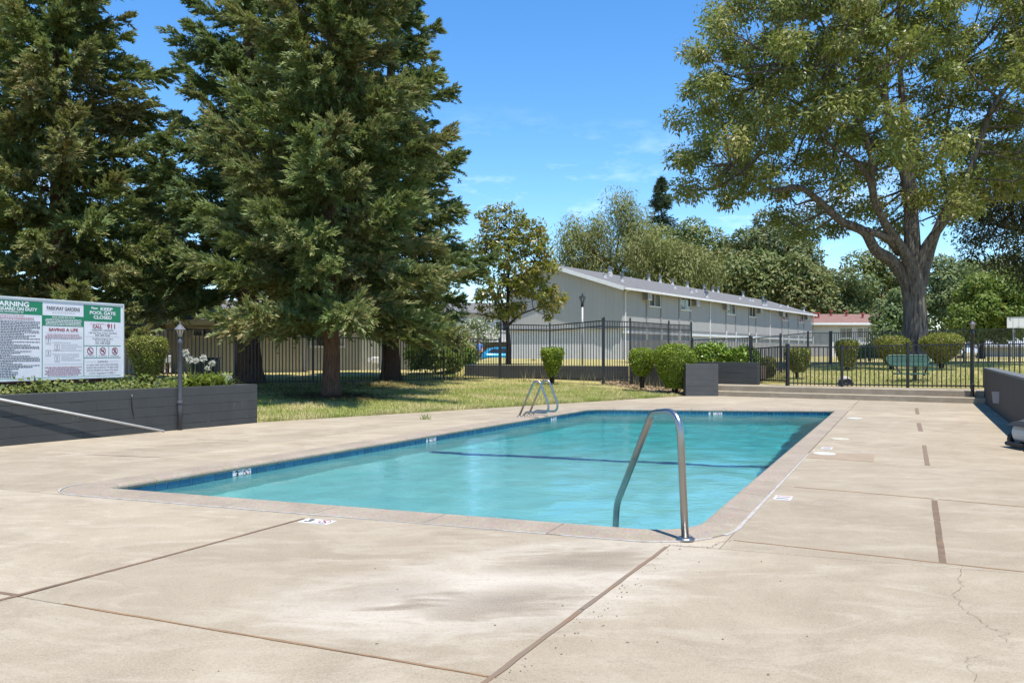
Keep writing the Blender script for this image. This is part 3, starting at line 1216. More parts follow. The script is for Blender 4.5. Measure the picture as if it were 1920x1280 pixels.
deck_marker([(1448, 936), (1481, 938.5), (1488, 930.5), (1455, 929)], None, 'white no diving marker on the deck right of the near handrail')
t = deck_marker([(1540, 841.5), (1560, 842.5), (1561, 838.5), (1542, 838)], None, 'small white marker on the deck just behind the white skimmer lid')

def lid(px, py, r, mat, label):
    p = gp(px, py)
    t = thing('skimmer_lid', label, 'skimmer lid', (*p, 0), 0, 'round skimmer lids in the right deck')
    lpart('rim', MB().lathe([(r, 0), (r, .006), (r * .93, .008), (r * .9, .006)], seg=28), mat, t)
    lpart('cover', MB().lathe([(r * .885, 0), (r * .885, .0075), (r * .6, .0085)], seg=28), mat, t)
    lpart('finger_hole', MB().lathe([(.012, .0085), (.012, .0095)], (r * .5, 0, 0), 8), 'rubber', t)
lid(1546, 850.5, .135, 'white_plastic', 'bright white skimmer lid beside the patched strip, nearest of the round lids')
lid(1575, 823, .135, 'cream_plastic', 'cream skimmer lid in the middle of the row of round lids')
lid(1602, 784, .14, 'white_plastic', 'farthest white skimmer lid, close to the far right pool corner')

# ------------------------------------------------------------ pool rails
def curve_pts(P, n=6):
    """Catmull-Rom through the points"""
    P = [Vector(p) for p in P]
    out = []
    for i in range(len(P) - 1):
        p0, p1, p2, p3 = P[max(i - 1, 0)], P[i], P[i + 1], P[min(i + 2, len(P) - 1)]
        for k in range(n):
            t = k / n
            out.append(0.5 * ((2 * p1) + (p2 - p0) * t + (2 * p0 - 5 * p1 + 4 * p2 - p3) * t * t + (3 * p1 - p0 - 3 * p2 + p3) * t ** 3))
    out.append(P[-1])
    return out
def fillet(P, r, n=7):
    P = [Vector(p) for p in P]
    if not hasattr(r, '__len__'):
        r = [r] * len(P)
    out = [P[0]]
    for i in range(1, len(P) - 1):
        a, p, b = P[i - 1], P[i], P[i + 1]
        da, db = (a - p), (b - p)
        t = min(r[i], da.length * .49, db.length * .49)
        s0, s1 = p + da.normalized() * t, p + db.normalized() * t
        for k in range(n + 1):
            u = k / n
            out.append((s0 * (1 - u) + p * u) * (1 - u) + (p * (1 - u) + s1 * u) * u)
    out.append(P[-1])
    return out
hb = gp(1285, 1013)
t = thing('handrail', 'bent stainless steel handrail at the near corner of the pool', 'handrail', (*hb, 0))
rail = fillet([(hb[0], hb[1], .0), at(1274, 770, hb[1] + .03), at(1223, 774, hb[1] + .34), at(1156.5, 944, hb[1] + .93), at(1153, 1010, hb[1] + .96), at(1153, 1150, hb[1] + .96)], [0, .17, .06, .07, .05, 0], 9)
wpart('rail', MB().tube(rail, .0255, 20), 'stainless', t, True)
wpart('flange', MB().lathe([(.062, .004), (.064, .012), (.058, .022), (.034, .026)], (hb[0], hb[1], 0), 24), 'stainless', t, True)
def grab(base_px, label):
    b0 = gp(*base_px)
    sc = F / b0[1]
    t = thing('ladder_rail', label, 'ladder rail', (*b0, 0), 0, 'pair of looped ladder rails')
    dv = -(D0 - A0) / np.linalg.norm(D0 - A0)
    dv = np.array([-dv[1], dv[0]])          # from deck towards the pool
    if dv[0] < 0:
        dv = -dv
    def P(a, z):
        return (b0[0] + dv[0] * a, b0[1] + dv[1] * a, z)
    pts = fillet([P(0, 0), P(.33, .70), P(.46, .71), P(.66, .22), P(.62, .10), P(.16, .10), P(.08, 0)], [0, .10, .12, .14, .09, .1, 0], 8)
    wpart('rail', MB().tube(pts, .021, 12), 'stainless', t, True)
    mb = MB().lathe([(.045, .002), (.045, .012), (.026, .016)], P(0, 0), 14)
    wpart('flange', mb, 'stainless', t, True)
    wpart('flange', MB().lathe([(.04, .002), (.04, .012), (.026, .016)], P(.09, 0), 14), 'stainless', t, True)
grab((973, 781), 'nearer of the two looped stainless ladder rails by the lawn')
grab((991, 778), 'farther of the two looped stainless ladder rails by the lawn')

# ------------------------------------------------------------ block walls
BLK = {}
def block_me(L_, h, th, mat):
    k = (round(L_, 2), round(h, 3), round(th, 2), mat)
    if k not in BLK:
        BLK[k] = mesh_of('block', MB().box(0, k[0], -th, 0, 0, h), mat, bevel=.0025)
    return BLK[k]
def block_wall(t, p0, p1, z0, ztop, th=.2, mat='dark_block_paint', bl=.40, bh=.15, cap=0.0, core='block_mortar', skip_ends=False):
    """running-bond wall from p0 to p1; the outer face lies to the right of p0->p1"""
    p0, p1 = np.array(p0, float), np.array(p1, float)
    Lt = np.linalg.norm(p1 - p0)
    d = (p1 - p0) / Lt
    rz = math.atan2(d[1], d[0])
    b = base_of(t)
    nrm = np.array([-d[1], d[0]])
    mb = MB().prism([p0 + nrm * .006 + d * .004, p1 + nrm * .006 - d * .004, p1 + nrm * (th - .006) - d * .004, p0 + nrm * (th - .006) + d * .004], z0, ztop - .004)
    wpart('mortar_core', mb, core, t)
    z, row = ztop, 0
    while z > z0 + .01:
        h = min(bh, z - z0)
        z -= h
        x = 0.0
        first = True
        while x < Lt - .01:
            l = bl if not (first and row % 2) else bl / 2
            first = False
            if Lt - (x + l) < .08:
                l = Lt - x
            l = min(l, Lt - x)
            me = block_me(l - .005, h - .005, th, mat)
            q = p0 + d * (x + .003)
            o = link('block', me, t, (q[0] - b.x, q[1] - b.y, z + .003 - b.z), (0, 0, rz + PI))
            # the mesh runs along +x with its face at y = 0; turn it so the face looks outwards
            o.rotation_euler = (0, 0, rz)
            q2 = q + nrm * (th + RNG.uniform(-.0015, .0015))
            o.location = (q2[0] - b.x, q2[1] - b.y, z + .003 - b.z)
            x += l
        row += 1

PW1 = gp(483, 792)
PWD = PW1 - gp(0, 837)
PWD = PWD / np.linalg.norm(PWD)
PWN = np.array([-PWD[1], PWD[0]])       # into the planter
PW0 = PW1 - PWD * 7.2
PTOP = .70
t = thing('planter_wall', 'dark grey painted block planter wall below the rules sign', 'planter wall', (*PW1, 0))
block_wall(t, PW0, PW1, 0, PTOP)
block_wall(t, PW1 + PWN * .2, PW1 + PWN * 2.9, 0, PTOP - .0015)
mbs = MB().prism([PW0 + PWN * .2, PW1 + PWN * .21 - PWD * .2, PW1 + PWN * 2.9 - PWD * .2, PW0 + PWN * 3.6], .0, .60)
structure('planting_bed', mesh_of('planting_bed', mbs, 'soil'))
# small iron hook and a fixing on the wall
h0 = gp(252, 815)
hk = PW1 + PWD * ((h0 - PW1) @ PWD) - PWN * .012
t = thing('wall_hook', 'thin black hook hanging on the dark planter wall left of the lamp post', 'hook', (*hk, .3))
wpart('hook', MB().tube([(*(hk - PWN * .02), .62), (*(hk - PWN * .03 + PWD * .01), .615), (*(hk - PWN * .03), .59)], .006, 6), 'sign_grey', t)
wpart('cord', MB().tube([(*(hk - PWN * .02), .60), (*(hk + PWD * .02), .45), (*(hk + PWD * .05), .28)], .006, 6), 'lamp_black', t)

t = thing('block_pillar', 'short grey painted block pillar at the left end of the steps', 'block pillar', (5.5, 23.3, 0))
block_wall(t, (5.02, 23.12), (5.96, 23.12), -.02, .925, .36, 'grey_block_paint', .40, .158)
t = thing('retaining_wall', 'dark block retaining wall behind the pillar, up to the fence gate post', 'retaining wall', (6.4, 24.5, 0))
block_wall(t, (5.42, 25.1), (7.33, 23.86), .0, .96, .24, 'dark_block_paint', .4, .158)
t = thing('retaining_wall', 'low dark block wall behind the two round shrubs left of the pillar', 'retaining wall', (4.9, 26.8, 0))
block_wall(t, (4.1, 27.7), (5.7, 25.9), .1, .80, .2, 'dark_block_paint', .4, .158)
t = thing('retaining_wall', 'long low dark block wall along the foot of the tall fence', 'retaining wall', (1.2, 30, 0))
block_wall(t, TW_A, TW_B, .1, .76, .2, 'dark_block_paint', .6, .158)
block_wall(t, TW_A + TWN * 3.2 - TWD * .6, TW_A + TWN * .004, .1, .757, .2, 'dark_block_paint', .6, .158)
mb = MB().prism([(4.25, 27.75), (5.66, 26.15), (5.55, 25.35), (7.35, 24.15), (8.1, 25.5), (6.9, 31.6), (4.3, 28.9)], 0, .82)
structure('planting_bed', mesh_of('planting_bed', mb, 'soil'))

# right-hand wall
ra, rb = RW0, RW0 - UD * 13
t = thing('side_wall', 'plain dark brown wall along the right edge of the pool deck', 'wall', (*RW0, 0))
mb = MB().prism([ra, rb, rb + RWN * .2, ra + RWN * .2][::-1], -.05, .845)
wpart('wall_body', mb, 'brown_wall', t)
mb = MB().prism([ra - RWN * .012 + UD * .012, rb - RWN * .012, rb + RWN * .212, ra + RWN * .212 + UD * .012][::-1], .848, .885)
wpart('wall_cap', mb, 'wall_cap_paint', t)

# ------------------------------------------------------------ steps and landing
def step_prism(o, depth0, depth1, z0, z1, ext0, ext1):
    a = F0 + FN * depth0 - FD * ext0
    b = F0 + FN * depth0 + FD * (np.linalg.norm(F1_ - F0) + ext1)
    return MB().prism([a, b, b + FN * (depth1 - depth0), a + FN * (depth1 - depth0)], z0, z1)
st = structure('steps', mesh_of('steps', step_prism(0, .0, .37, -.05, .14, .05, .25), 'step_concrete', bevel=.012))
lpart('step', step_prism(0, .36, 1.62, -.04, .295, -.12, .3), 'step_concrete', st, bevel=.012)
mb = MB().prism([F0 + FN * .9 - FD * -.2, F0 + FN * 1.6 - FD * -.2, (6.2, 24.9), (5.9, 23.5)], .05, .297)
lpart('landing', MB().prism([F0 + FN * .5 + FD * .1, F0 + FN * 1.6 + FD * 1.0, (7.3, 23.8), (5.5, 25.0), (5.3, 23.6)], .05, .291), 'step_concrete', st)

# ------------------------------------------------------------ iron fences
PICK = {}
def picket_me(h, r):
    k = (round(h, 2), r)
    if k not in PICK:
        PICK[k] = mesh_of('picket', MB().box(-r, r, -r, r, 0, h), 'black_iron')
    return PICK[k]
def fence(posts, label, spacing=.108, r=.0125, mid=False, pw=.03, post_extra=.04, group='black iron fences', bottom=.09, ball=False, gap=0.015):
    """posts: (px, top row, bottom row, distance) read from the photograph"""
    P = []
    for px, yt, yb, Y in posts:
        a, b = at(px, yb, Y), at(px, yt, Y)
        P.append((a, b[2]))
    c = P[len(P) // 2][0]
    t = thing('iron_fence', label, 'fence', (c[0], c[1], c[2]), 0, group)
    bb = base_of(t)
    for a, zt in P:
        ang = 0
        mb = MB().box(a[0] - pw, a[0] + pw, a[1] - pw, a[1] + pw, a[2] - .08, zt + post_extra)
        k = pw + .006
        mb2 = MB().box(a[0] - k, a[0] + k, a[1] - k, a[1] + k, zt + post_extra + .001, zt + post_extra + .02)
        po = wpart('post', mb, 'black_iron', t)
        if ball:
            mb2.lathe([(.008, .018), (.02, .03), (.028, .045), (.02, .065), (.004, .075)], (a[0], a[1], zt + post_extra), 8)
        ca = link('post_cap', mesh_of('post_cap', mb2, 'black_iron', off=bb), po)
    for (a, za), (b, zb) in zip(P[:-1], P[1:]):
        d = b[:2] - a[:2]
        Ln = np.linalg.norm(d)
        d = d / Ln
        a2, b2 = a[:2] + d * (pw + .002), b[:2] - d * (pw + .002)
        rails = [(za - .02, zb - .02), (a[2] + bottom, b[2] + bottom)]
        if mid:
            rails.insert(1, (za - .20, zb - .20))
        for z0, z1 in rails:
            wpart('rail', MB().bar((*a2, z0), (*b2, z1), .03, .034), 'black_iron', t)
        n = max(2, int(round((Ln - 2 * pw) / spacing)))
        for k in range(1, n):
            u = k / n
            q = a2 + (b2 - a2) * u
            zt = (za + (zb - za) * u) - .035
            zb_ = a[2] + (b[2] - a[2]) * u + bottom - .05
            h = zt - zb_
            link('picket', picket_me(h, r), t, (q[0] - bb.x, q[1] - bb.y, zb_ - bb.z))
    return t
fence([(196, 606, 712, 21.1), (271, 608, 708, 21.9)], 'short taller fence section behind the right edge of the rules sign')
fence([(273.5, 616, 708, 21.95), (440, 616, 719.5, 23.4)], 'fence panel with the lamp post in front, left of the first redwood trunk')
fence([(443, 626, 720, 23.45), (587, 632, 720, 25.0), (718, 632, 720, 26.5), (832, 632, 714, 28.0), (936, 636, 713, 29.4)], 'low iron fence running behind the redwood trunks to the magnolia')
fence([(939, 607, 713, 29.5), (1031, 609, 713, 28.3), (1130, 600, 716, 27.0)], 'tall double-railed fence section in front of the light gable wall', mid=True, post_extra=.05)
fence([(1132.5, 601, 714, 27.02), (1181.5, 602, 712, 27.6), (1254, 607, 706, 30.4), (1296, 609, 702, 31.9)], 'tall double-railed fence section behind the two round shrubs', mid=True, post_extra=.06, ball=True)
fence([(1298, 636, 700, 31.8), (1406, 632, 708, 25.7)], 'fence panel above the dark retaining wall, behind the light green hedge', r=.009, spacing=.15)
fence([(1408, 652.5, 714.5, 25.3), (1475, 648, 717.5, 23.3)], 'narrow fence panel left of the thick gate post above the steps', bottom=.06)
fence([(1478, 649, 722, 23.15), (1578.5, 649.5, 724.5, 22.5), (1702, 645.5, 726.5, 21.85), (1822, 643.5, 727.5, 21.3), (1975, 643, 731, 20.6)], 'near iron fence along the top of the concrete steps', r=.0105, spacing=.116, bottom=.06, pw=.031)
fence([(1409, 634, 706, 25.9), (1463.5, 628, 696, 30.0), (1515, 623, 688, 34), (1556, 623, 683.5, 36.9)], 'receding iron fence before the grey patio boards, running back from the hedge', r=.006, spacing=.20)
fence([(1559, 623, 683.5, 37.0), (1680, 620.5, 683, 38.2), (1807, 617, 682.5, 39.2), (1930, 616, 683, 40)], 'farthest iron fence across the lawn behind the big eucalyptus trunk', r=.0105, spacing=.122)

# ------------------------------------------------------------ lamp posts
def lamp_post(px, ybase, ytop, label, mat, capmat):
    b = gp(px, ybase)
    H = (ybase - ytop) / F * b[1]
    t = thing('lamp_post', label, 'lamp post', (*b, 0), 0, 'lantern posts on the pool deck')
    c = (0, 0, 0)
    k = .72
    hp = H - .40 * k
    lpart('pole', MB().lathe([(.042, 0), (.042, .45), (.036, .47), (.036, hp - .09), (.042, hp - .08), (.042, hp - .04), (.036, hp - .03), (.036, hp)], seg=16), mat, t, True)
    lpart('collar', MB().lathe([(.047, .425), (.05, .44), (.047, .47), (.04, .48)], seg=16), mat, t, True)
    def LA(prof, seg=8):
        return MB().lathe([(r * (k + .06), hp + z * k) for r, z in prof], seg=seg)
    lpart('lantern_base', LA([(.03, 0), (.055, .01), (.055, .022), (.04, .04)]), 'lamp_black', t)
    lpart('lantern_glass', LA([(.042, .04), (.082, .20)]), 'lamp_glass', t)
    mb = MB()
    kk = k + .06
    for q in range(8):
        a = 2 * PI * q / 8
        mb.bar((.044 * kk * math.cos(a), .044 * kk * math.sin(a), hp + .04 * k), (.085 * kk * math.cos(a), .085 * kk * math.sin(a), hp + .2 * k), .008, .008)
    lpart('lantern_frame', mb, 'lamp_black', t)
    lpart('lantern_roof', LA([(.118, .20), (.12, .212), (.085, .255), (.06, .29), (.045, .31), (.02, .325), (.012, .345)]), capmat, t)
    lpart('finial', LA([(.006, .34), (.02, .355), (.02, .37), (.005, .385), (.003, .40)]), capmat, t)
lamp_post(337.5, 806, 602, 'grey lantern post standing against the dark planter wall', 'post_grey', 'lamp_cap')
lamp_post(1823.5, 755, 598, 'black lantern post at the right end of the concrete steps', 'lamp_black', 'post_grey')

# pool pole leaning along the planter wall
foot = gp(307, 810)
d_ = PWD
a_ = PW1 + PWD * ((foot - PW1) @ PWD) - PWN * .13
b_ = PW1 + PWD * ((gp(0, 837) - PW1) @ PWD) - PWN * .06
b2 = b_ - PWD * 1.6
zb = .64
e3 = np.array([*b_, zb]) - np.array([*a_, .018])
end = np.array([*b_, zb]) + e3 * .35
t = solo('pool_pole', MB().tube([(*a_, .018), (*b_, zb), tuple(end)], .0165, 10), 'white_pole', 'long pale pool pole leaning along the dark planter wall', 'pole', smooth=True)

# ------------------------------------------------------------ rules sign
def sign():
    R_ = np.array([-6.66, 13.7])
    r = np.array([.340, .940])
    rz = math.atan2(r[1], r[0])
    W, Hs = 2.66, 1.225
    z0 = .865
    org = R_ - r * W
    t = thing('rules_sign', 'wide white and green swimming pool rules sign in the planter', 'sign', (*org, .6), rz)
    zb = z0 - .6
    def P(mb, mat, name, **k):
        return lpart(name, mb, mat, t, **k)
    P(MB().box(0, W, .0, .03, zb, zb + Hs), 'sign_white', 'panel')
    fw = .035
    P(MB().box(-.01, W + .01, -.012, .035, zb + Hs - .012, zb + Hs + .012), 'sign_frame', 'frame')
    P(MB().box(-.01, W + .01, -.012, .035, zb - .012, zb + .012), 'sign_frame', 'frame')
    P(MB().box(W - .012, W + .012, -.011, .034, zb + .0125, zb + Hs - .0125), 'sign_frame', 'frame')
    P(MB().box(-.012, .012, -.011, .034, zb + .0125, zb + Hs - .0125), 'sign_frame', 'frame')
    P(MB().box(-.05, W - .33, .032, .09, zb - .075, zb - .014), 'redwood_paint', 'cross_beam')
    for x in (.25, 1.42, 1.98):
        P(MB().box(x - .055, x + .055, .036, .13, -.2, zb - .076 if False else zb + .9), 'redwood_paint', 'post')
    y = -.0015
    def rect(x0, x1, za, zb_, mat, name='printed_panel', dy=0):
        P(MB().add([(x0, y - dy, za - .6), (x1, y - dy, za - .6), (x1, y - dy, zb_ - .6), (x0, y - dy, zb_ - .6)], [(0, 1, 2, 3)]), mat, name)
    def txt(s_, xc, z, h, mat, width=None, bold=0.0, align='CENTER', space=1.0, dy=.002):
        me = text_mesh(s_, h / .70, bold, width, align, space)
        me.materials.append(MATS[mat])
        return link('lettering', me, t, (xc, y - dy, z - .6), (PI / 2, 0, 0))
    x3, x2, x1 = W - .055, W - .80, W - 1.555      # right edge of column 3; borders between the columns
    xl = .05
    zt, zbm = z0 + Hs - .04, z0 + .03
    G = 'sign_green'
    # column rules
    for xa in (x2, x1):
        rect(xa - .006, xa + .006, zbm, zt, G, 'printed_rule', .0007)
    rect(x2 + .006, x3, zbm - .008, zbm, G, 'printed_rule')
    rect(xl, x1 - .006, zbm - .008, zbm, G, 'printed_rule')
    rect(x1 + .006, x2 - .006, zbm - .008, zbm, G, 'printed_rule')
    def bars(xa, xb, za, zb_, rows, h, mat, ragged=.2, center=False, name='small_print'):
        """illegible small print: broken word-length dashes"""
        mb = MB()
        for i in range(rows):
            z = za - (za - zb_) * i / max(rows - 1, 1)
            x = xa
            end = xb - (xb - xa) * RNG.uniform(0, ragged) * (RNG.uniform() < .75)
            sh = (xb - end) / 2 if center else 0
            while x < end - .01:
                l = RNG.uniform(.012, .05)
                l = min(l, end - x)
                mb.add([(x + sh, y - .002, z - h / 2 - .6), (x + l + sh, y - .002, z - h / 2 - .6), (x + l + sh, y - .002, z + h / 2 - .6), (x + sh, y - .002, z + h / 2 - .6)], [(0, 1, 2, 3)])
                x += l + .008
        o = P(mb, mat, name)
        o['kind'] = 'stuff'
    # column 3
    c = (x2 + x3) / 2
    rect(x2 + .006, x3, 1.787, zt, G)
    txt('Please', c - .165, 2.005, .036, 'sign_white', .125, .002)
    txt('KEEP', c + .075, 1.995, .05, 'sign_white', .25, .0028)
    txt('POOL GATE', c, 1.927, .052, 'sign_white', .52, .0028)
    txt('CLOSED', c, 1.855, .052, 'sign_white', .37, .0028)
    txt('IN AN EMERGENCY', c - .09, 1.748, .017, 'sign_red', .31, 0)
    txt('CALL', c - .11, 1.702, .052, 'sign_red', .19, .002)
    txt('911', c + .18, 1.712, .075, 'sign_red', .165, .003)
    txt('PARKWAY GARDENS', c, 1.644, .03, 'sign_black', .43)
    txt('130 Del Paso Court, Fairfield', c, 1.600, .027, 'sign_black', .56)
    txt('800-400-2264', c, 1.562, .027, 'sign_black', .30)
    rect(c - .34, c + .33, 1.536, 1.539, 'sign_grey', 'printed_rule')
    txt('CityMed Urgent Care', c, 1.505, .03, 'sign_black', .41)
    txt('1213 Travis Blvd.', c, 1.466, .028, 'sign_black', .31)
    txt('707-399-6460', c, 1.428, .027, 'sign_black', .30)
    rect(x2 + .006, x3, 1.383, 1.393, G, 'printed_rule')
    rect(x2 + .006, x3, 1.186, 1.196, G, 'printed_rule')
    cw = (x3 - x2) / 3
    for k in (1, 2):
        rect(x2 + cw * k - .005, x2 + cw * k + .005, 1.1965, 1.3825, G, 'printed_rule')
    for k, w_ in enumerate(('NO DIVING', 'NO SMOKING', 'NO RUNNING')):
        xc = x2 + cw * (k + .5)
        zc = 1.305
        P(ring_bar(.062, .011), 'sign_red', 'prohibition_ring', loc=(xc, y - .0024, zc - .6), rot=(PI / 2, 0, 0))
        mb = MB()
        if k == 0:
            diver(mb, .062)
        elif k == 1:
            mb.add([(-.035, -.008, 0), (.03, -.008, 0), (.03, .006, 0), (-.035, .006, 0)], [(0, 1, 2, 3)])
            mb.add([(.018, .012, 0), (.03, .02, 0), (.022, .04, 0), (.014, .03, 0)], [(0, 1, 2, 3)])
        else:
            for pa, pb in (((0, .018), (-.006, -.012)), ((-.006, -.012), (.024, -.03)), ((-.006, -.012), (-.03, -.036)), ((0, .014), (.03, .004)), ((0, .014), (-.026, .016))):
                a_, b_ = np.array(pa), np.array(pb)
                dd = (b_ - a_) / np.linalg.norm(b_ - a_)
                nn = np.array([-dd[1], dd[0]]) * .005
                mb.add([(*(a_ - nn), 0), (*(b_ - nn), 0), (*(b_ + nn), 0), (*(a_ + nn), 0)], [(0, 1, 2, 3)])
            mb.add([(.012 * math.cos(q) + .006, .012 * math.sin(q) + .032, 0) for q in np.linspace(0, 2 * PI, 9)[:-1]], [tuple(range(8))])
        P(mb, 'sign_black', 'pictogram', loc=(xc, y - .0018, zc - .6), rot=(PI / 2, 0, 0))
        txt(w_, xc, 1.222, .016, 'sign_black', .17)
    txt('DIARRHEA', c, 1.126, .026, 'sign_black', .21)
    rect(c - .34, c - .135, 1.125, 1.128, 'sign_grey', 'printed_rule')
    rect(c + .135, c + .33, 1.125, 1.128, 'sign_grey', 'printed_rule')
    txt('or who have had active diarrhea', c, 1.078, .026, 'sign_black', .64)
    txt('within the previous 14 days shall', c, 1.033, .026, 'sign_black', .64)
    txt('not be allowed to enter the pool.', c, .988, .026, 'sign_black', .64)
    txt('C.H.C. Regulation 3120B.11', c, .937, .026, 'sign_black', .52)
    # column 2
    c = (x1 + x2) / 2
    txt('PARKWAY GARDENS', c, 1.962, .056, 'sign_black', .60, .001)
    rect(c - .31, c + .31, 1.922, 1.924, 'sign_grey', 'printed_rule')
    txt('A S S O C I A T I O N', c, 1.897, .022, 'sign_grey', .40)
    rect(x1 + .006, x2 - .006, 1.690, 1.852, G)
    txt('POOL HOURS 8:00-9:00 PM', c, 1.826, .022, 'sign_white', .41, .001)
    bars(x1 + .04, x2 - .03, 1.795, 1.71, 5, .012, 'sign_white', .08, True)
    txt('SAVING A LIFE', c, 1.632, .044, 'sign_red', .53, .002)
    rect(c - .33, c + .33, 1.584, 1.586, 'sign_grey', 'printed_rule')
    bars(x1 + .05, x2 - .04, 1.560, 1.508, 3, .012, 'sign_pink', .25, True)
    for k in range(4):
        z = 1.455 - k * .092
        xo = x1 + (.06 if k % 2 == 0 else .215)
        mb = MB()
        s_ = .045
        for q in ((-s_, s_, -s_, -s_ + .006), (-s_, s_, s_ - .006, s_), (-s_, -s_ + .006, -s_ + .006, s_ - .006), (s_ - .006, s_, -s_ + .006, s_ - .006), (-.02, .02, -.03, -.024), (-.008, .008, -.01, .026)):
            mb.add([(xo + .045 + q[0], y - .002, z - .6 + q[2]), (xo + .045 + q[1], y - .002, z - .6 + q[2]), (xo + .045 + q[1], y - .002, z - .6 + q[3]), (xo + .045 + q[0], y - .002, z - .6 + q[3])], [(0, 1, 2, 3)])
        P(mb, 'sign_grey', 'diagram')
        bars(xo + .12, x2 - .04, z + .04, z - .02, 3 if k % 2 else 2, .007, 'sign_grey', .5)
    rect(x1 + .04, x2 - .01, 1.092, 1.095, 'sign_grey', 'printed_rule')
    bars(x1 + .04, x2 - .04, 1.05, .925, 6, .013, 'sign_pink', .25, True)
    # column 1
    c = (xl + x1) / 2
    rect(xl, x1 - .006, 1.848, zt, G)
    txt('WARNING', c, 1.992, .07, 'sign_white', .62, .004)
    txt('NO LIFEGUARD ON DUTY', c, 1.922, .045, 'sign_white', .88, .003)
    txt('POOL OCCUPANCY 50', c, 1.878, .024, 'sign_white', .42, .001)
    txt('Swimming Pool Area Rules', c, 1.828, .022, 'sign_red', .46)
    rect(c + .25, x1 - .04, 1.826, 1.828, 'sign_grey', 'printed_rule')
    rect(xl + .03, c - .25, 1.826, 1.828, 'sign_grey', 'printed_rule')
    bars(xl + .06, x1 - .12, 1.798, 1.775, 2, .012, 'sign_pink', .1, True)
    bars(xl + .03, x1 - .04, 1.742, .92, 36, .0105, 'sign_black', .5)
sign()

# ------------------------------------------------------------ landscape spotlight by the right wall
sp_ = gp(1878, 777)
t = thing('spotlight', 'small black and silver floodlight on a stake by the brown wall', 'floodlight', (*sp_, 0))
Y_ = sp_[1]
wpart('stake', MB().tube([(*sp_, 0), at(1876, 752, Y_), at(1875, 745, Y_)], [.035, .025, .02], 8), 'lamp_black', t)
hd = at(1873, 744, Y_)
fr = Vector((-.75, -.35, -.15)).normalized()
mb = MB()
c0 = Vector(hd)
sd_ = fr.cross(Vector((0, 0, 1))).normalized()
up_ = sd_.cross(fr).normalized()
A_ = [c0 - fr * .09 + sd_ * x * .04 + up_ * z * .05 for x, z in ((-1, -1), (1, -1), (1, 1), (-1, 1))]
B_ = [c0 + fr * .04 + sd_ * x * .1 + up_ * z * .115 for x, z in ((-1, -1), (1, -1), (1, 1), (-1, 1))]
mb.add(A_ + B_, [(3, 2, 1, 0), (4, 5, 6, 7), (0, 1, 5, 4), (1, 2, 6, 5), (2, 3, 7, 6), (3, 0, 4, 7)])
wpart('lamp_head', mb, 'lamp_black', t, bevel=.008)
mb = MB()
A2 = [c0 + fr * .041 + sd_ * x * .105 + up_ * z * .12 for x, z in ((-1, -1), (1, -1), (1, 1), (-1, 1))]
B2 = [c0 + fr * .056 + sd_ * x * .105 + up_ * z * .12 for x, z in ((-1, -1), (1, -1), (1, 1), (-1, 1))]
mb.add(A2 + B2, [(3, 2, 1, 0), (4, 5, 6, 7), (0, 1, 5, 4), (1, 2, 6, 5), (2, 3, 7, 6), (3, 0, 4, 7)])
wpart('lamp_lens', mb, 'sign_grey', t)

# ------------------------------------------------------------ pool cleaner at the right edge of the picture
pc = gp(1912, 842)
t = thing('pool_cleaner', 'white and black wheeled pool cleaner at the right edge of the deck', 'pool cleaner', (pc[0] + .28, pc[1], 0))
Lf = [(-.26, .10), (-.30, .24), (-.24, .36), (-.02, .42), (.25, .38), (.32, .22), (.26, .08)]
def slab(prof, y0, y1, cx_, cy_, sc=1.0):
    mb = MB()
    n = len(prof)
    V = [(cx_ + x * sc, cy_ + y0, z * sc) for x, z in prof] + [(cx_ + x * sc, cy_ + y1, z * sc) for x, z in prof]
    return mb.add(V, [tuple(range(n)), tuple(range(2 * n - 1, n - 1, -1))] + [(i, n + i, n + (i + 1) % n, (i + 1) % n) for i in range(n)])
px_, py_ = pc[0] + .28, pc[1]
wpart('body', slab(Lf, -.16, .22, px_, py_, .92), 'white_plastic', t, bevel=.03)
wpart('trim', slab([(-.31, .30), (-.25, .335), (-.01, .392), (.26, .35), (.26, .325), (-.01, .365), (-.25, .305)], -.19, .24, px_, py_), 'rubber', t)
wpart('lid', slab([(-.19, .355), (-.02, .415), (.2, .385), (.2, .375), (-.02, .40)], -.13, .19, px_, py_, 1.0), 'post_grey', t)
for dx in (-.17, .18):
    for dy in (-.2, .25):
        mb = MB()
        for k in range(14):
            pass
        mb.tube([(px_ + dx, py_ + dy - .035, .105), (px_ + dx, py_ + dy + .035, .105)], .105, 16)
        wh = wpart('wheel', mb, 'rubber', t)
        link('hub', mesh_of('hub', MB().tube([(px_ + dx, py_ + dy - .038, .105), (px_ + dx, py_ + dy + .038, .105)], .05, 12), 'white_plastic', off=base_of(t)), wh)
wpart('brush', MB().tube([(px_ - .33, py_ - .15, .06), (px_ - .33, py_ + .2, .06)], .03, 8), 'rubber', t)

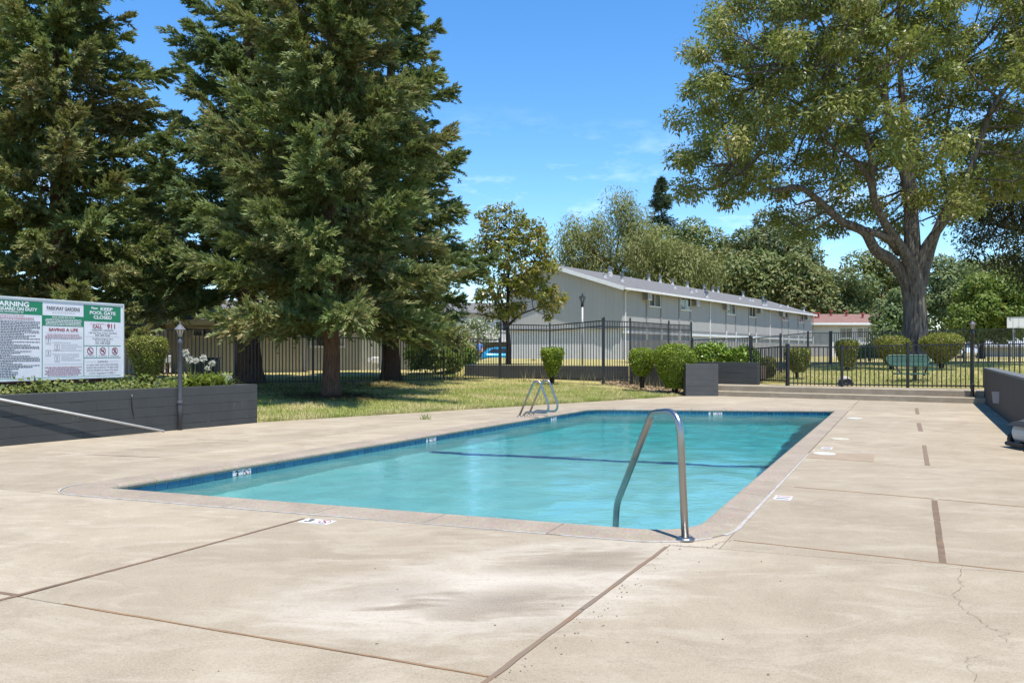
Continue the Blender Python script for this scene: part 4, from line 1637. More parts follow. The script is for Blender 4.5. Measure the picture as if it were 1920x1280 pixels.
# ------------------------------------------------------------ picnic table on the lawn beyond the fence
def picnic():
    Y = 24.4
    c = at(1713, 714, Y)
    t = thing('picnic_table', 'green metal picnic table with attached benches on the lawn behind the fence', 'picnic table', tuple(c))
    def q(px, py, dy=0):
        p = at(px, py, Y)
        return (p[0], p[1] + dy, p[2])
    wpart('pedestal', MB().bar(q(1715.5, 715), q(1715, 683), .085, .085, (0, 1, 0)), 'lamp_black', t)
    # upright perforated panel with rounded ends
    x0, z0 = q(1671, 683)[0], q(1671, 683)[2]
    x1, z1 = q(1752, 666)[0], q(1752, 666)[2]
    r = (z1 - z0) / 2
    prof = [(x1 - r + r * math.sin(a), z0 + r - r * math.cos(a)) for a in np.linspace(0, PI, 9)] + [(x0 + r - r * math.sin(a), z0 + r + r * math.cos(a)) for a in np.linspace(0, PI, 9)]
    def panel(prof, ya, yb, lean=0.0):
        n = len(prof)
        zc = np.mean([p[1] for p in prof])
        V = [(x, Y + ya + lean * (z - zc), z) for x, z in prof] + [(x, Y + yb + lean * (z - zc), z) for x, z in prof]
        return MB().add(V, [tuple(range(n)), tuple(range(2 * n - 1, n - 1, -1))] + [(i, n + i, n + (i + 1) % n, (i + 1) % n) for i in range(n)])
    rim = [(x, Y + .295 + .25 * (z - z0 - r), z) for x, z in prof]
    wpart('back_rim', MB().tube(rim + [rim[0], rim[1]], .022, 8), 'green_metal', t)
    mb = MB()
    k = 0
    x = x0 + .03
    while x < x1 - .03:
        e_ = max(0.0, max(x0 + r - x, x - (x1 - r)))
        hh = math.sqrt(max(r * r - e_ * e_, 0))
        mb.bar((x, Y + .295 - .25 * hh, z0 + r - hh), (x, Y + .295 + .25 * hh, z0 + r + hh), .016, .010, (0, 1, 0))
        x += .03
    for k in range(9):
        z = z0 + r * (.2 + .2 * k)
        hw = (x1 - x0) / 2 - r + math.sqrt(max(r * r - (z - z0 - r) ** 2, 0))
        yy = Y + .30 + .25 * (z - z0 - r)
        mb.bar(((x0 + x1) / 2 - hw, yy, z), ((x0 + x1) / 2 + hw, yy, z), .010, .014)
    wpart('back_mesh', mb, 'green_metal', t)['kind'] = 'stuff'
    zs = q(0, 686)[2]
    def seat(px0, px1, py, ya, yb, th=.04):
        a, b = q(px0, py), q(px1, py)
        ry = (yb - ya) / 2
        poly = [(b[0] - ry + ry * math.sin(u), Y + ya + ry - ry * math.cos(u)) for u in np.linspace(0, PI, 8)] + [(a[0] + ry - ry * math.sin(u), Y + ya + ry + ry * math.cos(u)) for u in np.linspace(0, PI, 8)]
        return MB().prism(poly, a[2] - th, a[2])
    wpart('tabletop', seat(1666, 1757, 684, -.2, .24), 'green_metal', t)
    wpart('bench', seat(1657, 1723, 698, -.75, -.45), 'green_metal', t)
    wpart('bench', seat(1706, 1774, 692.5, .5, .78), 'green_metal', t)
    for px, py0, py1, dy in ((1676, 686, 698, -.4), (1742, 686, 704, .3)):
        wpart('support_arm', MB().bar(q(px, py0, dy * .3), q(px, py1, dy), .04, .04, (0, 1, 0)), 'lamp_black', t)
    wpart('support_arm', MB().bar(q(1690, 701, -.6), q(1716, 700, 0), .05, .05), 'lamp_black', t)
    wpart('support_arm', MB().bar(q(1716, 701, 0), q(1742, 701, .6), .05, .05), 'lamp_black', t)
picnic()

# backflow valve behind the near fence
v0 = at(1585, 724, 23.0)
t = thing('backflow_valve', 'rusty pipe valve with a pale rock behind the near fence post', 'valve', tuple(v0))
def vq(px, py, dy=0):
    p = at(px, py, 23.0)
    return (p[0], p[1] + dy, p[2])
simple('pale_rock', (0.42, 0.37, 0.32), .9, (0.33, 0.28, 0.24), 12, .5, 30)
wpart('pipe', MB().tube(fillet([vq(1574, 724), vq(1574, 713), vq(1590, 711), vq(1597, 715), vq(1597, 724)], .05), .035, 8), 'lamp_black', t, True)
wpart('pipe', MB().tube([vq(1570, 719), vq(1600, 719)], .03, 8), 'lamp_black', t, True)
wpart('hand_wheel', MB().tube([vq(1579, 716, -.06), vq(1579, 716, -.03)], .07, 12), 'lamp_black', t)
wpart('hand_wheel', MB().tube([vq(1592, 717, -.06), vq(1592, 717, -.03)], .06, 12), 'lamp_black', t)
mb = MB().lathe([(.10, 0), (.16, .07), (.13, .16), (.05, .21)], vq(1588, 719, .16), 9, 1.2, .8)
wpart('rock_cover', mb, 'pale_rock', t)

# ------------------------------------------------------------ buildings
def siding(name, c, pitch=.3, axis='X', groove=.05):
    """vertical grooved boards, in the object's own frame"""
    m, n, b = newmat(name)
    v = _pos(n, 'Object')
    s_ = n.nodes.new('ShaderNodeSeparateXYZ')
    n.links.new(v, s_.inputs[0])
    fr = _math(n, 'FRACT', _math(n, 'DIVIDE', s_.outputs[axis], pitch))
    gr = _math(n, 'LESS_THAN', fr, groove)
    f = _ramp(n, _noise(n, .5, 6, .65, .4, _pos(n), (3, 3, .6)), .3, .7)
    col = _mix(n, f, c, tuple(x * .88 for x in c))
    col = _mix(n, _math(n, 'MULTIPLY', gr, .34), col, tuple(x * .45 for x in c))
    n.links.new(col, b.inputs['Base Color'])
    b.inputs['Roughness'].default_value = .7
    _bump(n, b, _math(n, 'SUBTRACT', 1.0, gr), .6, .015)
siding('grey_siding', (0.375, 0.367, 0.35), .32, 'X')
siding('grey_siding_gable', (0.375, 0.367, 0.35), .32, 'Y')
siding('beige_siding', (0.44, 0.41, 0.35), .36, 'X', .06)
simple('white_stucco', (0.56, 0.555, 0.54), .85, (0.50, 0.495, 0.48), 1.5, .5, 18, dist=.02)
simple('grey_stucco', (0.40, 0.39, 0.37), .85, (0.34, 0.335, 0.32), 1.5, .4, 18, dist=.02)
simple('white_trim', (0.70, 0.70, 0.69), .55, (0.62, 0.62, 0.61), 3)
simple('grey_trim', (0.25, 0.24, 0.23), .6)
simple('shingle_grey', (0.155, 0.147, 0.138), .9, (0.11, 0.105, 0.10), 3.0, .6, 22, dist=.02)
simple('shingle_red', (0.22, 0.12, 0.092), .9, (0.17, 0.092, 0.072), 2.0, .5, 16, dist=.02)
simple('red_metal', (0.30, 0.06, 0.04), .6)
simple('galvanised', (0.40, 0.40, 0.395), .5, (0.33, 0.33, 0.325), 5, metal=.2)
simple('vent_cap', (0.10, 0.10, 0.105), .6)
simple('ac_beige', (0.36, 0.35, 0.325), .6, (0.31, 0.30, 0.28), 4)
simple('grey_fence_wood', (0.38, 0.37, 0.355), .85, (0.30, 0.29, 0.28), 2.0, .4, 20, stretch=(3, 3, .4))
simple('white_fence', (0.72, 0.72, 0.71), .5)
simple('dark_box', (0.03, 0.036, 0.036), .5)
simple('meter_grey', (0.36, 0.38, 0.40), .45)
simple('beige_trim', (0.52, 0.48, 0.41), .6)
simple('dark_gap', (0.05, 0.045, 0.04), .9)
m_, n_, b_ = newmat('window_glass')
v_ = _pos(n_)
n_.links.new(_ramp(n_, _noise(n_, .9, 4, .6, .8, v_, (3, 3, .5)), .42, .62, (.012, .014, .016, 1), (.16, .17, .18, 1)), b_.inputs['Base Color'])
b_.inputs['Roughness'].default_value = .05
b_.inputs['Specular IOR Level'].default_value = .7

def window(t, c, wd, ht, frame='white_trim', axis='x', out=-1):
    """sliding window in a local wall plane; c: centre (x, y, z), wall along the x axis, outside towards -y"""
    fw = .07
    x, y, z = c
    mb = MB()
    mb.box(-wd / 2, wd / 2, -.06, .02, ht / 2 - fw, ht / 2)
    mb.box(-wd / 2 - .04, wd / 2 + .04, -.08, .02, -ht / 2 - .02, -ht / 2 + fw)
    mb.box(-wd / 2, -wd / 2 + fw, -.055, .02, -ht / 2 + fw + .001, ht / 2 - fw - .001)
    mb.box(wd / 2 - fw, wd / 2, -.055, .02, -ht / 2 + fw + .001, ht / 2 - fw - .001)
    mb.box(-.03, .03, -.05, .02, -ht / 2 + fw + .001, ht / 2 - fw - .001)
    w_ = lpart('window', mb, frame, t, loc=c)
    for s_ in (-1, 1):
        k = wd / 4 - fw / 4
        lpart('pane', MB().box(-k + .02, k - .02, -.02 - .008 * s_, .0 - .008 * s_, -ht / 2 + fw, ht / 2 - fw), 'window_glass', w_, loc=(s_ * (wd / 4 - fw / 4), 0, 0))
    return w_

def roof_slab(pts_xz, y0, y1, th=.18):
    """roof sheets following a profile in local (a, z), extruded along the other axis"""
    mb = MB()
    for (a0, z0), (a1, z1) in zip(pts_xz[:-1], pts_xz[1:]):
        mb.add([(y0, a0, z0), (y1, a0, z0), (y1, a1, z1), (y0, a1, z1), (y0, a0, z0 - th), (y1, a0, z0 - th), (y1, a1, z1 - th), (y0, a1, z1 - th)],
               [(0, 1, 2, 3), (7, 6, 5, 4), (0, 4, 5, 1), (2, 6, 7, 3), (0, 3, 7, 4), (1, 5, 6, 2)])
    return mb

def apartments():
    X0, Y0, ZB = 7.45, 54.0, .68
    t = thing('apartment_building', 'long two-storey grey apartment building with gabled roof and many vents', 'apartment building', (X0, Y0, ZB), math.atan2(.822, .569))
    Ln, Wd, wr = 49.0, 9.4, 5.9
    led = 2.93 - ZB
    ev = 5.58 - ZB
    rid = 7.45 - ZB
    # the local frame: x along the long wall, y into the house, z up from the ground
    lpart('lower_wall', MB().prism([(.14, .14), (Ln - .14, .14), (Ln - .14, Wd), (.14, Wd)], 0, led), 'white_stucco', t)
    # siding of the upper storey
    lpart('upper_wall', MB().box(.004, Ln - .004, 0, .12, led, ev + .02), 'grey_siding', t)
    k = (rid - ev) / wr
    def gz(y):
        return ev + k * y - .02 if y <= wr else rid - k * (y - wr) - .02
    for xx0, xx1 in ((0, .118), (Ln - .118, Ln)):
        mb = MB()
        prof = [(-.002, led), (Wd, led), (Wd, gz(Wd)), (wr, gz(wr)), (-.002, gz(0))]
        V = [(xx0, a, z) for a, z in prof] + [(xx1, a, z) for a, z in prof]
        n = len(prof)
        mb.add(V, [tuple(range(n - 1, -1, -1)), tuple(range(n, 2 * n))] + [(i, (i + 1) % n, n + (i + 1) % n, n + i) for i in range(n)])
        lpart('gable_wall', mb, 'grey_siding_gable', t)
    lpart('back_wall', MB().box(.12, Ln - .12, Wd - .1, Wd - .002, led + .01, gz(Wd) - .02), 'grey_siding', t)
    lpart('ledge', MB().box(-.05, Ln + .02, -.05, Wd, led - .12, led - .002), 'grey_trim', t)
    lpart('white_band', MB().box(.2, Ln, -.012, .139, led - .42, led - .122), 'white_trim', t)
    ov = .42
    ra = roof_slab([(-ov, ev - k * ov + .12), (wr, rid + .12), (Wd + ov, gz(Wd + ov) + .14)], -.55, Ln + .5, .14)
    roof = lpart('roof', ra, 'shingle_grey', t)
    # white rake boards and eave gutter
    for xx in (-.585, Ln + .51):
        mb = MB()
        mb.bar((xx, -ov, ev - k * ov + .03), (xx, wr, rid + .03), .05, .26, (0, 0, 1))
        mb.bar((xx, wr, rid + .03), (xx, Wd + ov, gz(Wd + ov) + .05), .05, .26, (0, 0, 1))
        lpart('rake_board', mb, 'white_trim', t)
    lpart('gutter', MB().bar((-.55, -ov - .06, ev - k * ov + .03), (Ln + .5, -ov - .06, ev - k * ov + .03), .12, .15), 'white_trim', t)
    # positions along the wall read from the photograph
    d = np.array([.569, .822])
    def along(px, off=0):
        """distance along the wall at picture column px"""
        u = (px - CX) / F
        # X0 + .569 s = u (Y0 + .822 s)
        return (u * Y0 - X0) / (.569 - .822 * u)
    def zrow(s, py):
        Y = Y0 + .822 * s
        return CAM_H - (py - HY) / F * Y - ZB
    wins = [((740, 815, 378, 465), 'L'), ((943, 1008, 403, 487), 'R'), ((1240, 1295, 445, 515), 'L'), ((1383, 1428, 460, 530), 'R'), ((1597, 1635, 495, 552), 'L'), ((1703, 1735, 508, 565), 'R')]
    for (a, b, ya, yb), side in wins:
        f = lambda q: 1000 + q / 3.4286
        s0, s1 = along(f(a)), along(f(b))
        sc = (s0 + s1) / 2
        z1, z0 = zrow(sc, 440 + ya / 3.4286), zrow(sc, 440 + yb / 3.4286)
        w_ = max(1.5, s1 - s0)
        window(t, (sc, -.004, (z0 + z1) / 2), w_, z1 - z0)
        ax = sc - w_ / 2 - .55 if side == 'L' else sc + w_ / 2 + .75
        ac = lpart('air_conditioner', MB().box(-.36, .36, -.40, 0, -.27, .27), 'ac_beige', t, loc=(ax, -.005, (z0 + z1) / 2 + .16), bevel=.03)
        mb = MB()
        for q in range(6):
            mb.box(.361, .37, -.36, -.12, -.22 + q * .075, -.185 + q * .075)
            mb.box(-.37, -.361, -.36, -.12, -.22 + q * .075, -.185 + q * .075)
        gr = lpart('grille', mb, 'vent_cap', ac)
        gr['kind'] = 'stuff'
    for px in (1170.5, 1212, 1239, 1273, 1294, 1330, 1361, 1379, 1403.5, 1417, 1442.5, 1466, 1478, 1496, 1507, 1524):
        s = along(px)
        if px in (1170.5, 1330, 1442.5):
            lpart('downspout', MB().bar((s + .05, -.05, .05), (s + .05, -.05, ev - .25), .09, .08), 'white_trim', t)
            lpart('downspout_elbow', MB().bar((s + .05, -.05, ev - .25), (s + .4, -ov - .02, ev - .07), .08, .08), 'white_trim', t)
        else:
            lpart('trim_board', MB().box(s - .09, s + .09, -.045, .0, led, ev), 'grey_trim', t)
            lpart('porch_post', MB().box(s - .07, s + .07, -.09, -.014, led - 1.2, led + .12), 'white_trim', t)
    # lower storey openings
    for i in range(9):
        s = 3.2 + i * 5.0
        window(t, (s, .14, led - 1.25), 1.7, .8, 'grey_trim')
    # roof vents, placed along and up the near slope
    vents = [(1088.5, 492, .34), (1127, 503, .34), (1134, 515, .22), (1144, 512, .16), (1166, 522, .34), (1196.5, 512, .40), (1201.5, 516, .34), (1251, 525, .32), (1265, 535, .14), (1283.5, 531, .32), (1296, 543, .26), (1305, 541, .16), (1323, 547, .36), (1325, 552, .3), (1328, 537, .34), (1336.5, 541, .3), (1368, 543, .34), (1393, 550, .34), (1387, 555, .14), (1406, 558, .2), (1411, 559, .2), (1425, 553, .36), (1431, 558, .3), (1431, 567, .36), (1436, 567, .36), (1477, 570, .2), (1497.5, 574, .2), (1519.5, 580, .34)]
    for px, py, h in vents:
        # where the sight line meets the near roof slope
        dirv = np.array([(px - CX) / F, 1.0, -(py + 6 - HY) / F])
        o_ = np.array([-X0, -Y0, CAM_H - ZB])
        rot = np.array([[.569, .822, 0], [-.822, .569, 0], [0, 0, 1]])
        lo, ld = rot @ o_, rot @ dirv
        # plane z = ev + .12 + k y
        tt = (ev + .12 + k * lo[1] - lo[2]) / (ld[2] - k * ld[1])
        p = lo + ld * tt
        if not (-.5 < p[0] < Ln and -.4 < p[1] < wr):
            p = np.array([np.clip(along(px) if p[0] > Ln or p[0] < -.5 else p[0], -.3, Ln), np.clip(p[1], 0, wr - .2), 0])
        zz = ev + .12 + k * p[1]
        h = h * 1.3
        vp = lpart('vent_pipe', MB().lathe([(.19, -.06), (.13, .12), (.11, .14), (.11, h)], seg=10), 'galvanised', roof, loc=(p[0], p[1], zz))
        if h > .38:
            o = lpart('vent_cap', MB().lathe([(.17, h + .001), (.17, h + .12), (.03, h + .17)], seg=10), 'vent_cap', roof, loc=(p[0], p[1], zz))
    return t
apartments()

# grey wooden patio fence in front of the apartments
def patio_fence():
    X0, Y0, ZB = 7.45 + .822 * 2.6, 54.0 - .569 * 2.6, .68
    t = thing('patio_fence', 'grey wooden patio fence of upright boards before the apartment building', 'wooden fence', (X0, Y0, ZB), math.atan2(.822, .569))
    mb = MB()
    x = .4
    while x < 48:
        h = 1.36 + RNG.uniform(-.015, .015)
        mb.box(x, x + .142, -.012 + RNG.uniform(-.004, .004), .012, .05, h)
        x += .15
    o = lpart('fence_boards', mb, 'grey_fence_wood', t)
    o['kind'] = 'stuff'
    lpart('end_panel', MB().box(.385, .40, .02, 2.4, .05, 1.35), 'grey_fence_wood', t)
    for k in range(18):
        lpart('post', MB().box(.4 + k * 2.7, .5 + k * 2.7, .013, .11, 0, 1.31), 'grey_fence_wood', t)
    lpart('rail', MB().box(.4, 48, .013, .05, .35, .44), 'grey_fence_wood', t)
    lpart('rail', MB().box(.4, 48, .013, .05, 1.1, 1.19), 'grey_fence_wood', t)
patio_fence()

# beige single-storey house behind the left fence
def beige_house():
    # near wall runs from left to right across the picture at about Y = 33
    a, b = at(180, 700, 30.5), at(567, 695, 33.5)
    t = thing('beige_house', 'low beige house with board siding behind the left fence', 'house', (a[0], a[1], .42), math.atan2(b[1] - a[1], b[0] - a[0]))
    L1 = np.linalg.norm((b - a)[:2])
    x0 = -6.0
    hz = 2.05
    lpart('wall', MB().box(x0, L1, 0, 6.0, -.2, hz), 'beige_siding', t)
    L2 = L1 + 6.6
    lpart('recessed_wall', MB().box(L1 + .002, L2, 2.6, 6.0, -.2, hz + .02), 'grey_stucco', t)
    lpart('gable_end', MB().add([(L2, 1.9, hz + .001), (L2, 6.5, hz + .001), (L2, 4.2, hz + .75), (L2 - .1, 1.9, hz + .001), (L2 - .1, 6.5, hz + .001), (L2 - .1, 4.2, hz + .75)], [(0, 1, 2), (5, 4, 3), (0, 2, 5, 3), (1, 4, 5, 2), (0, 3, 4, 1)]), 'grey_stucco', t)
    rf = lpart('roof', roof_slab([(-.75, hz + .02), (3.2, hz + 1.1), (7.0, hz + .02)], x0 - .6, L1 + .5, .12), 'shingle_grey', t)
    lpart('roof_wing', roof_slab([(1.9, hz + .03), (4.2, hz + .80), (6.6, hz + .03)], L1 + .51, L2 + .55, .10), 'shingle_grey', t)
    lpart('fascia', MB().box(x0 - .6, L1 + .5, -.80, -.752, hz - .14, hz + .05), 'beige_trim', t)
    lpart('fascia', MB().box(L1 + .52, L2 + .55, 1.85, 1.898, hz - .10, hz + .05), 'white_trim', t)
    for x in (L1 - 3.9, L1 - 3.0, L1 - 2.1, L1 - 1.0):
        window(t, (x, -.004, hz - .42), .8, .40, 'beige_trim')
    window(t, (L1 + 1.5, 2.596, hz - .7), 1.6, .6, 'white_trim')
    lpart('door', MB().box(L1 + 3.0, L1 + 3.9, 2.57, 2.599, -.1, 1.75), 'white_trim', t)
    lpart('corner_trim', MB().box(L1 - .1, L1 + .014, -.014, .1, -.2, hz - .15), 'beige_trim', t)
    return t
beige_house()
def on(px, py, Y):
    p = at(px, py, Y)
    return p
p = on(384, 697, 26.0)
t = thing('utility_box', 'dark utility cabinet in the grass behind the white flowers', 'utility box', tuple(p))
wpart('cabinet', MB().box(p[0] - .40, p[0] + .40, p[1] - .3, p[1] + .3, p[2] - .1, p[2] + .42), 'dark_box', t, bevel=.03)
wpart('lid', MB().box(p[0] - .42, p[0] + .42, p[1] - .32, p[1] + .32, p[2] + .421, p[2] + .47), 'dark_box', t, bevel=.015)
p = on(305, 652, 30.9)
t = thing('electric_meter', 'grey electric meter box with round dial on the beige wall', 'electric meter', tuple(p))
wpart('box', MB().box(p[0] - .16, p[0] + .0, p[1] - .2, p[1] - .04, p[2] - .05, p[2] + .68), 'dark_box', t, bevel=.015)
wpart('conduit_box', MB().box(p[0] + .01, p[0] + .17, p[1] - .2, p[1] - .04, p[2] - .2, p[2] + .70), 'meter_grey', t, bevel=.01)
wpart('dial', MB().tube([(p[0] - .08, p[1] - .22, p[2] + .48), (p[0] - .08, p[1] - .30, p[2] + .48)], .075, 14), 'white_plastic', t)
for px, nm in ((314, 'gas meter with grey pipes low on the beige wall by the utility box'), (704, 'pale gas meter standing between two redwood trunks')):
    Y = 30.2 if px < 400 else 34.0
    p = on(px, 693, Y)
    t = thing('gas_meter', nm, 'gas meter', tuple(p))
    wpart('body', MB().box(p[0] - .16, p[0] + .16, p[1] - .12, p[1] + .1, p[2] + .25, p[2] + .55), 'meter_grey' if px < 400 else 'white_plastic', t, bevel=.04)
    wpart('pipe', MB().tube(fillet([(p[0] - .1, p[1], p[2] - .1), (p[0] - .1, p[1], p[2] + .24)], .02), .03, 8), 'white_plastic', t)
    wpart('pipe', MB().tube(fillet([(p[0] + .1, p[1], p[2] - .1), (p[0] + .1, p[1], p[2] + .24)], .02), .03, 8), 'white_plastic', t)
    wpart('regulator', MB().tube([(p[0] - .24, p[1] - .14, p[2] + .42), (p[0] - .24, p[1] - .02, p[2] + .42)], .1, 12), 'white_plastic', t)

# white building and carport seen past the magnolia
c = at(945, 690, 84)
t = thing('white_building', 'white two-storey building far behind the magnolia trunk', 'apartment building', (c[0], c[1], .3), .12)
lpart('wall', MB().box(-6, 9, 0, 8, 0, 5.0), 'white_stucco', t)
lpart('roof', roof_slab([(-.6, 5.0), (4, 6.3), (8.6, 5.0)], -6.5, 9.5, .15), 'shingle_grey', t)
for x in (-3.6, -.2, 3.0):
    window(t, (x, -.004, 3.6), 1.5, 1.1)
c = at(922, 683, 73)
t = thing('carport', 'low white-edged carport behind the blue car', 'carport', (c[0], c[1], .15), .05)
lpart('roof', MB().box(-4.2, 4.6, 0, 5, 2.0, 2.16), 'grey_stucco', t)
lpart('fascia', MB().box(-4.2, 4.6, -.06, -.001, 1.98, 2.24), 'white_trim', t)
for x in (-4, -1.2, 1.6, 4.4):
    lpart('post', MB().box(x - .07, x + .07, .1, .24, 0, 2.0), 'white_trim', t)
lpart('back_wall', MB().box(-4.2, 4.6, 4.9, 5.0, 0, 2.0), 'grey_fence_wood', t)

# red-roofed house on the right
def red_house():
    a = at(1500, 660, 96)
    t = thing('red_roof_house', 'pale house with a reddish brown shingle roof beyond the long building', 'house', (a[0], a[1], .4), .03)
    lpart('wall', MB().box(0, 12.5, 0, 9, 0, 4.3), 'white_stucco', t)
    rf = lpart('roof', roof_slab([(-.8, 4.3), (4.5, 5.55), (9.8, 4.3)], -.6, 13.0, .2), 'shingle_red', t)
    lpart('fascia', MB().box(-.6, 13.0, -.86, -.802, 4.02, 4.28), 'white_trim', t)
    for px in (1587, 1620):
        window(t, ((px - 1500) / F * 96, -.004, 3.1), 1.6, 1.25)
    for px, py in ((1535, 596), (1543, 597), (1548, 599), (1582, 592), (1611, 593), (1634, 597)):
        x = (px - 1500) / F * 96
        y = {592: 3.4, 593: 3.2}.get(py, 2.0)
        z = 4.3 + (y + .8) * 1.25 / 5.3
        lpart('vent_pipe', MB().lathe([(.16, -.1), (.12, .45), (.22, .46), (.2, .66)], seg=8), 'red_metal', rf, loc=(x, y, z))
red_house()
a = at(1556, 660, 84)
t = thing('picket_fence', 'white picket fence in front of the red-roofed house', 'fence', (a[0], a[1], .5), .0)
mb = MB()
for k in range(40):
    mb.box(k * .13, k * .13 + .1, -.02, 0, 0.1, 1.75 + (.08 if k % 8 == 0 else 0))
o = lpart('pickets', mb, 'white_fence', t)
o['kind'] = 'stuff'
for k in range(6):
    lpart('post', MB().box(k * 1.04 - .06, k * 1.04 + .06, .002, .12, 0, 2.0), 'white_fence', t)
lpart('rail', MB().box(0, 5.3, .001, .05, .4, .5), 'white_fence', t)
lpart('rail', MB().box(0, 5.3, .001, .05, 1.4, 1.5), 'white_fence', t)

# low grey building at the right edge
a = at(1806, 662, 80)
t = thing('low_grey_building', 'low pale grey building behind the basketball hoop pole', 'building', (a[0], a[1], .6), .0)
lpart('wall', MB().box(-.5, 14, 0, 8, 0, 1.25), 'grey_stucco', t)
lpart('roof', roof_slab([(-.8, 1.22), (4, 2.1), (8.6, 1.2)], -1.0, 14.5, .15), 'galvanised', t)
lpart('beam', MB().box(-1.0, 14.5, -.9, -.8, 1.05, 1.24), 'grey_trim', t)
a = at(1792, 662, 76)
t = thing('white_shed', 'small white gabled shed left of the low grey building', 'shed', (a[0], a[1], .6), -.15)
lpart('wall', MB().box(-.9, .9, 0, 3, 0, 1.2), 'white_stucco', t)
lpart('gable', MB().add([(-.9, 0, 1.2), (.9, 0, 1.2), (0, 0, 2.0), (-.9, 3, 1.2), (.9, 3, 1.2), (0, 3, 2.0)], [(0, 1, 2), (5, 4, 3), (0, 3, 4, 1)]), 'white_stucco', t)
lpart('roof', MB().add([(-1.1, -.2, 1.06), (0, -.2, 2.05), (0, 3.2, 2.05), (-1.1, 3.2, 1.06), (1.1, -.2, 1.06), (1.1, 3.2, 1.06)], [(0, 1, 2, 3), (1, 4, 5, 2)]), 'galvanised', t)

# yard light before the gable wall
Y = 31.5
a = at(1092, 686, Y)
t = thing('yard_light', 'slender yard light with a white pole before the grey gable wall', 'lamp post', (a[0], a[1], .7))
h = at(1092, 575, Y)[2] - .7
lpart('pole', MB().tube([(0, 0, 0), (0, 0, h)], .042, 10), 'galvanised', t, True)
lpart('bracket', MB().lathe([(.05, h), (.06, h + .1), (.02, h + .16)], seg=8), 'lamp_black', t)
mb = MB()
for k in range(6):
    q = 2 * PI * k / 6
    mb.bar((.04 * math.cos(q), .04 * math.sin(q), h + .14), (.13 * math.cos(q), .13 * math.sin(q), h + .36), .014, .014)
lpart('lantern_frame', mb, 'lamp_black', t)
lpart('lantern_roof', MB().lathe([(.15, h + .36), (.13, h + .39), (.03, h + .46), (.01, h + .54)], seg=8), 'lamp_black', t)
lpart('lantern_glass', MB().lathe([(.03, h + .15), (.11, h + .35)], seg=6), 'meter_grey', t)

# basketball hoop
Y = 60
a = at(1901, 662, Y)
t = thing('basketball_hoop', 'white basketball backboard on a pole at the right edge', 'basketball hoop', (a[0], a[1], .7))
def hq(px, py):
    p = at(px, py, Y)
    return p[0] - a[0], p[2] - .7
x0, z0 = hq(1880.5, 615)
x1, z1 = hq(1913.5, 596)
lpart('backboard', MB().box(x0, x1, -.5, -.46, z0, z1), 'white_plastic', t)
for k in (1, 2):
    xm = x0 + (x1 - x0) * k / 3
    lpart('board_line', MB().box(xm - .025, xm + .025, -.506, -.501, z0 + .02, z1 - .02), 'meter_grey', t)
lpart('board_line', MB().box(x0 - .02, x1 + .02, -.52, -.44, z1 + .001, z1 + .05), 'meter_grey', t)
lpart('pole', MB().tube([(0, 0, 0), (0, 0, z0 + .3)], .075, 10), 'meter_grey', t, True)
lpart('arm', MB().bar((0, 0, z0 + .2), (0, -.46, z0 + .3), .08, .08), 'meter_grey', t)
lpart('rim', MB().tube([(.0 + .22 * math.cos(q), -.75 + .22 * math.sin(q), z0 + .1) for q in np.linspace(0, 2 * PI, 15)], .015, 5), 'meter_grey', t)

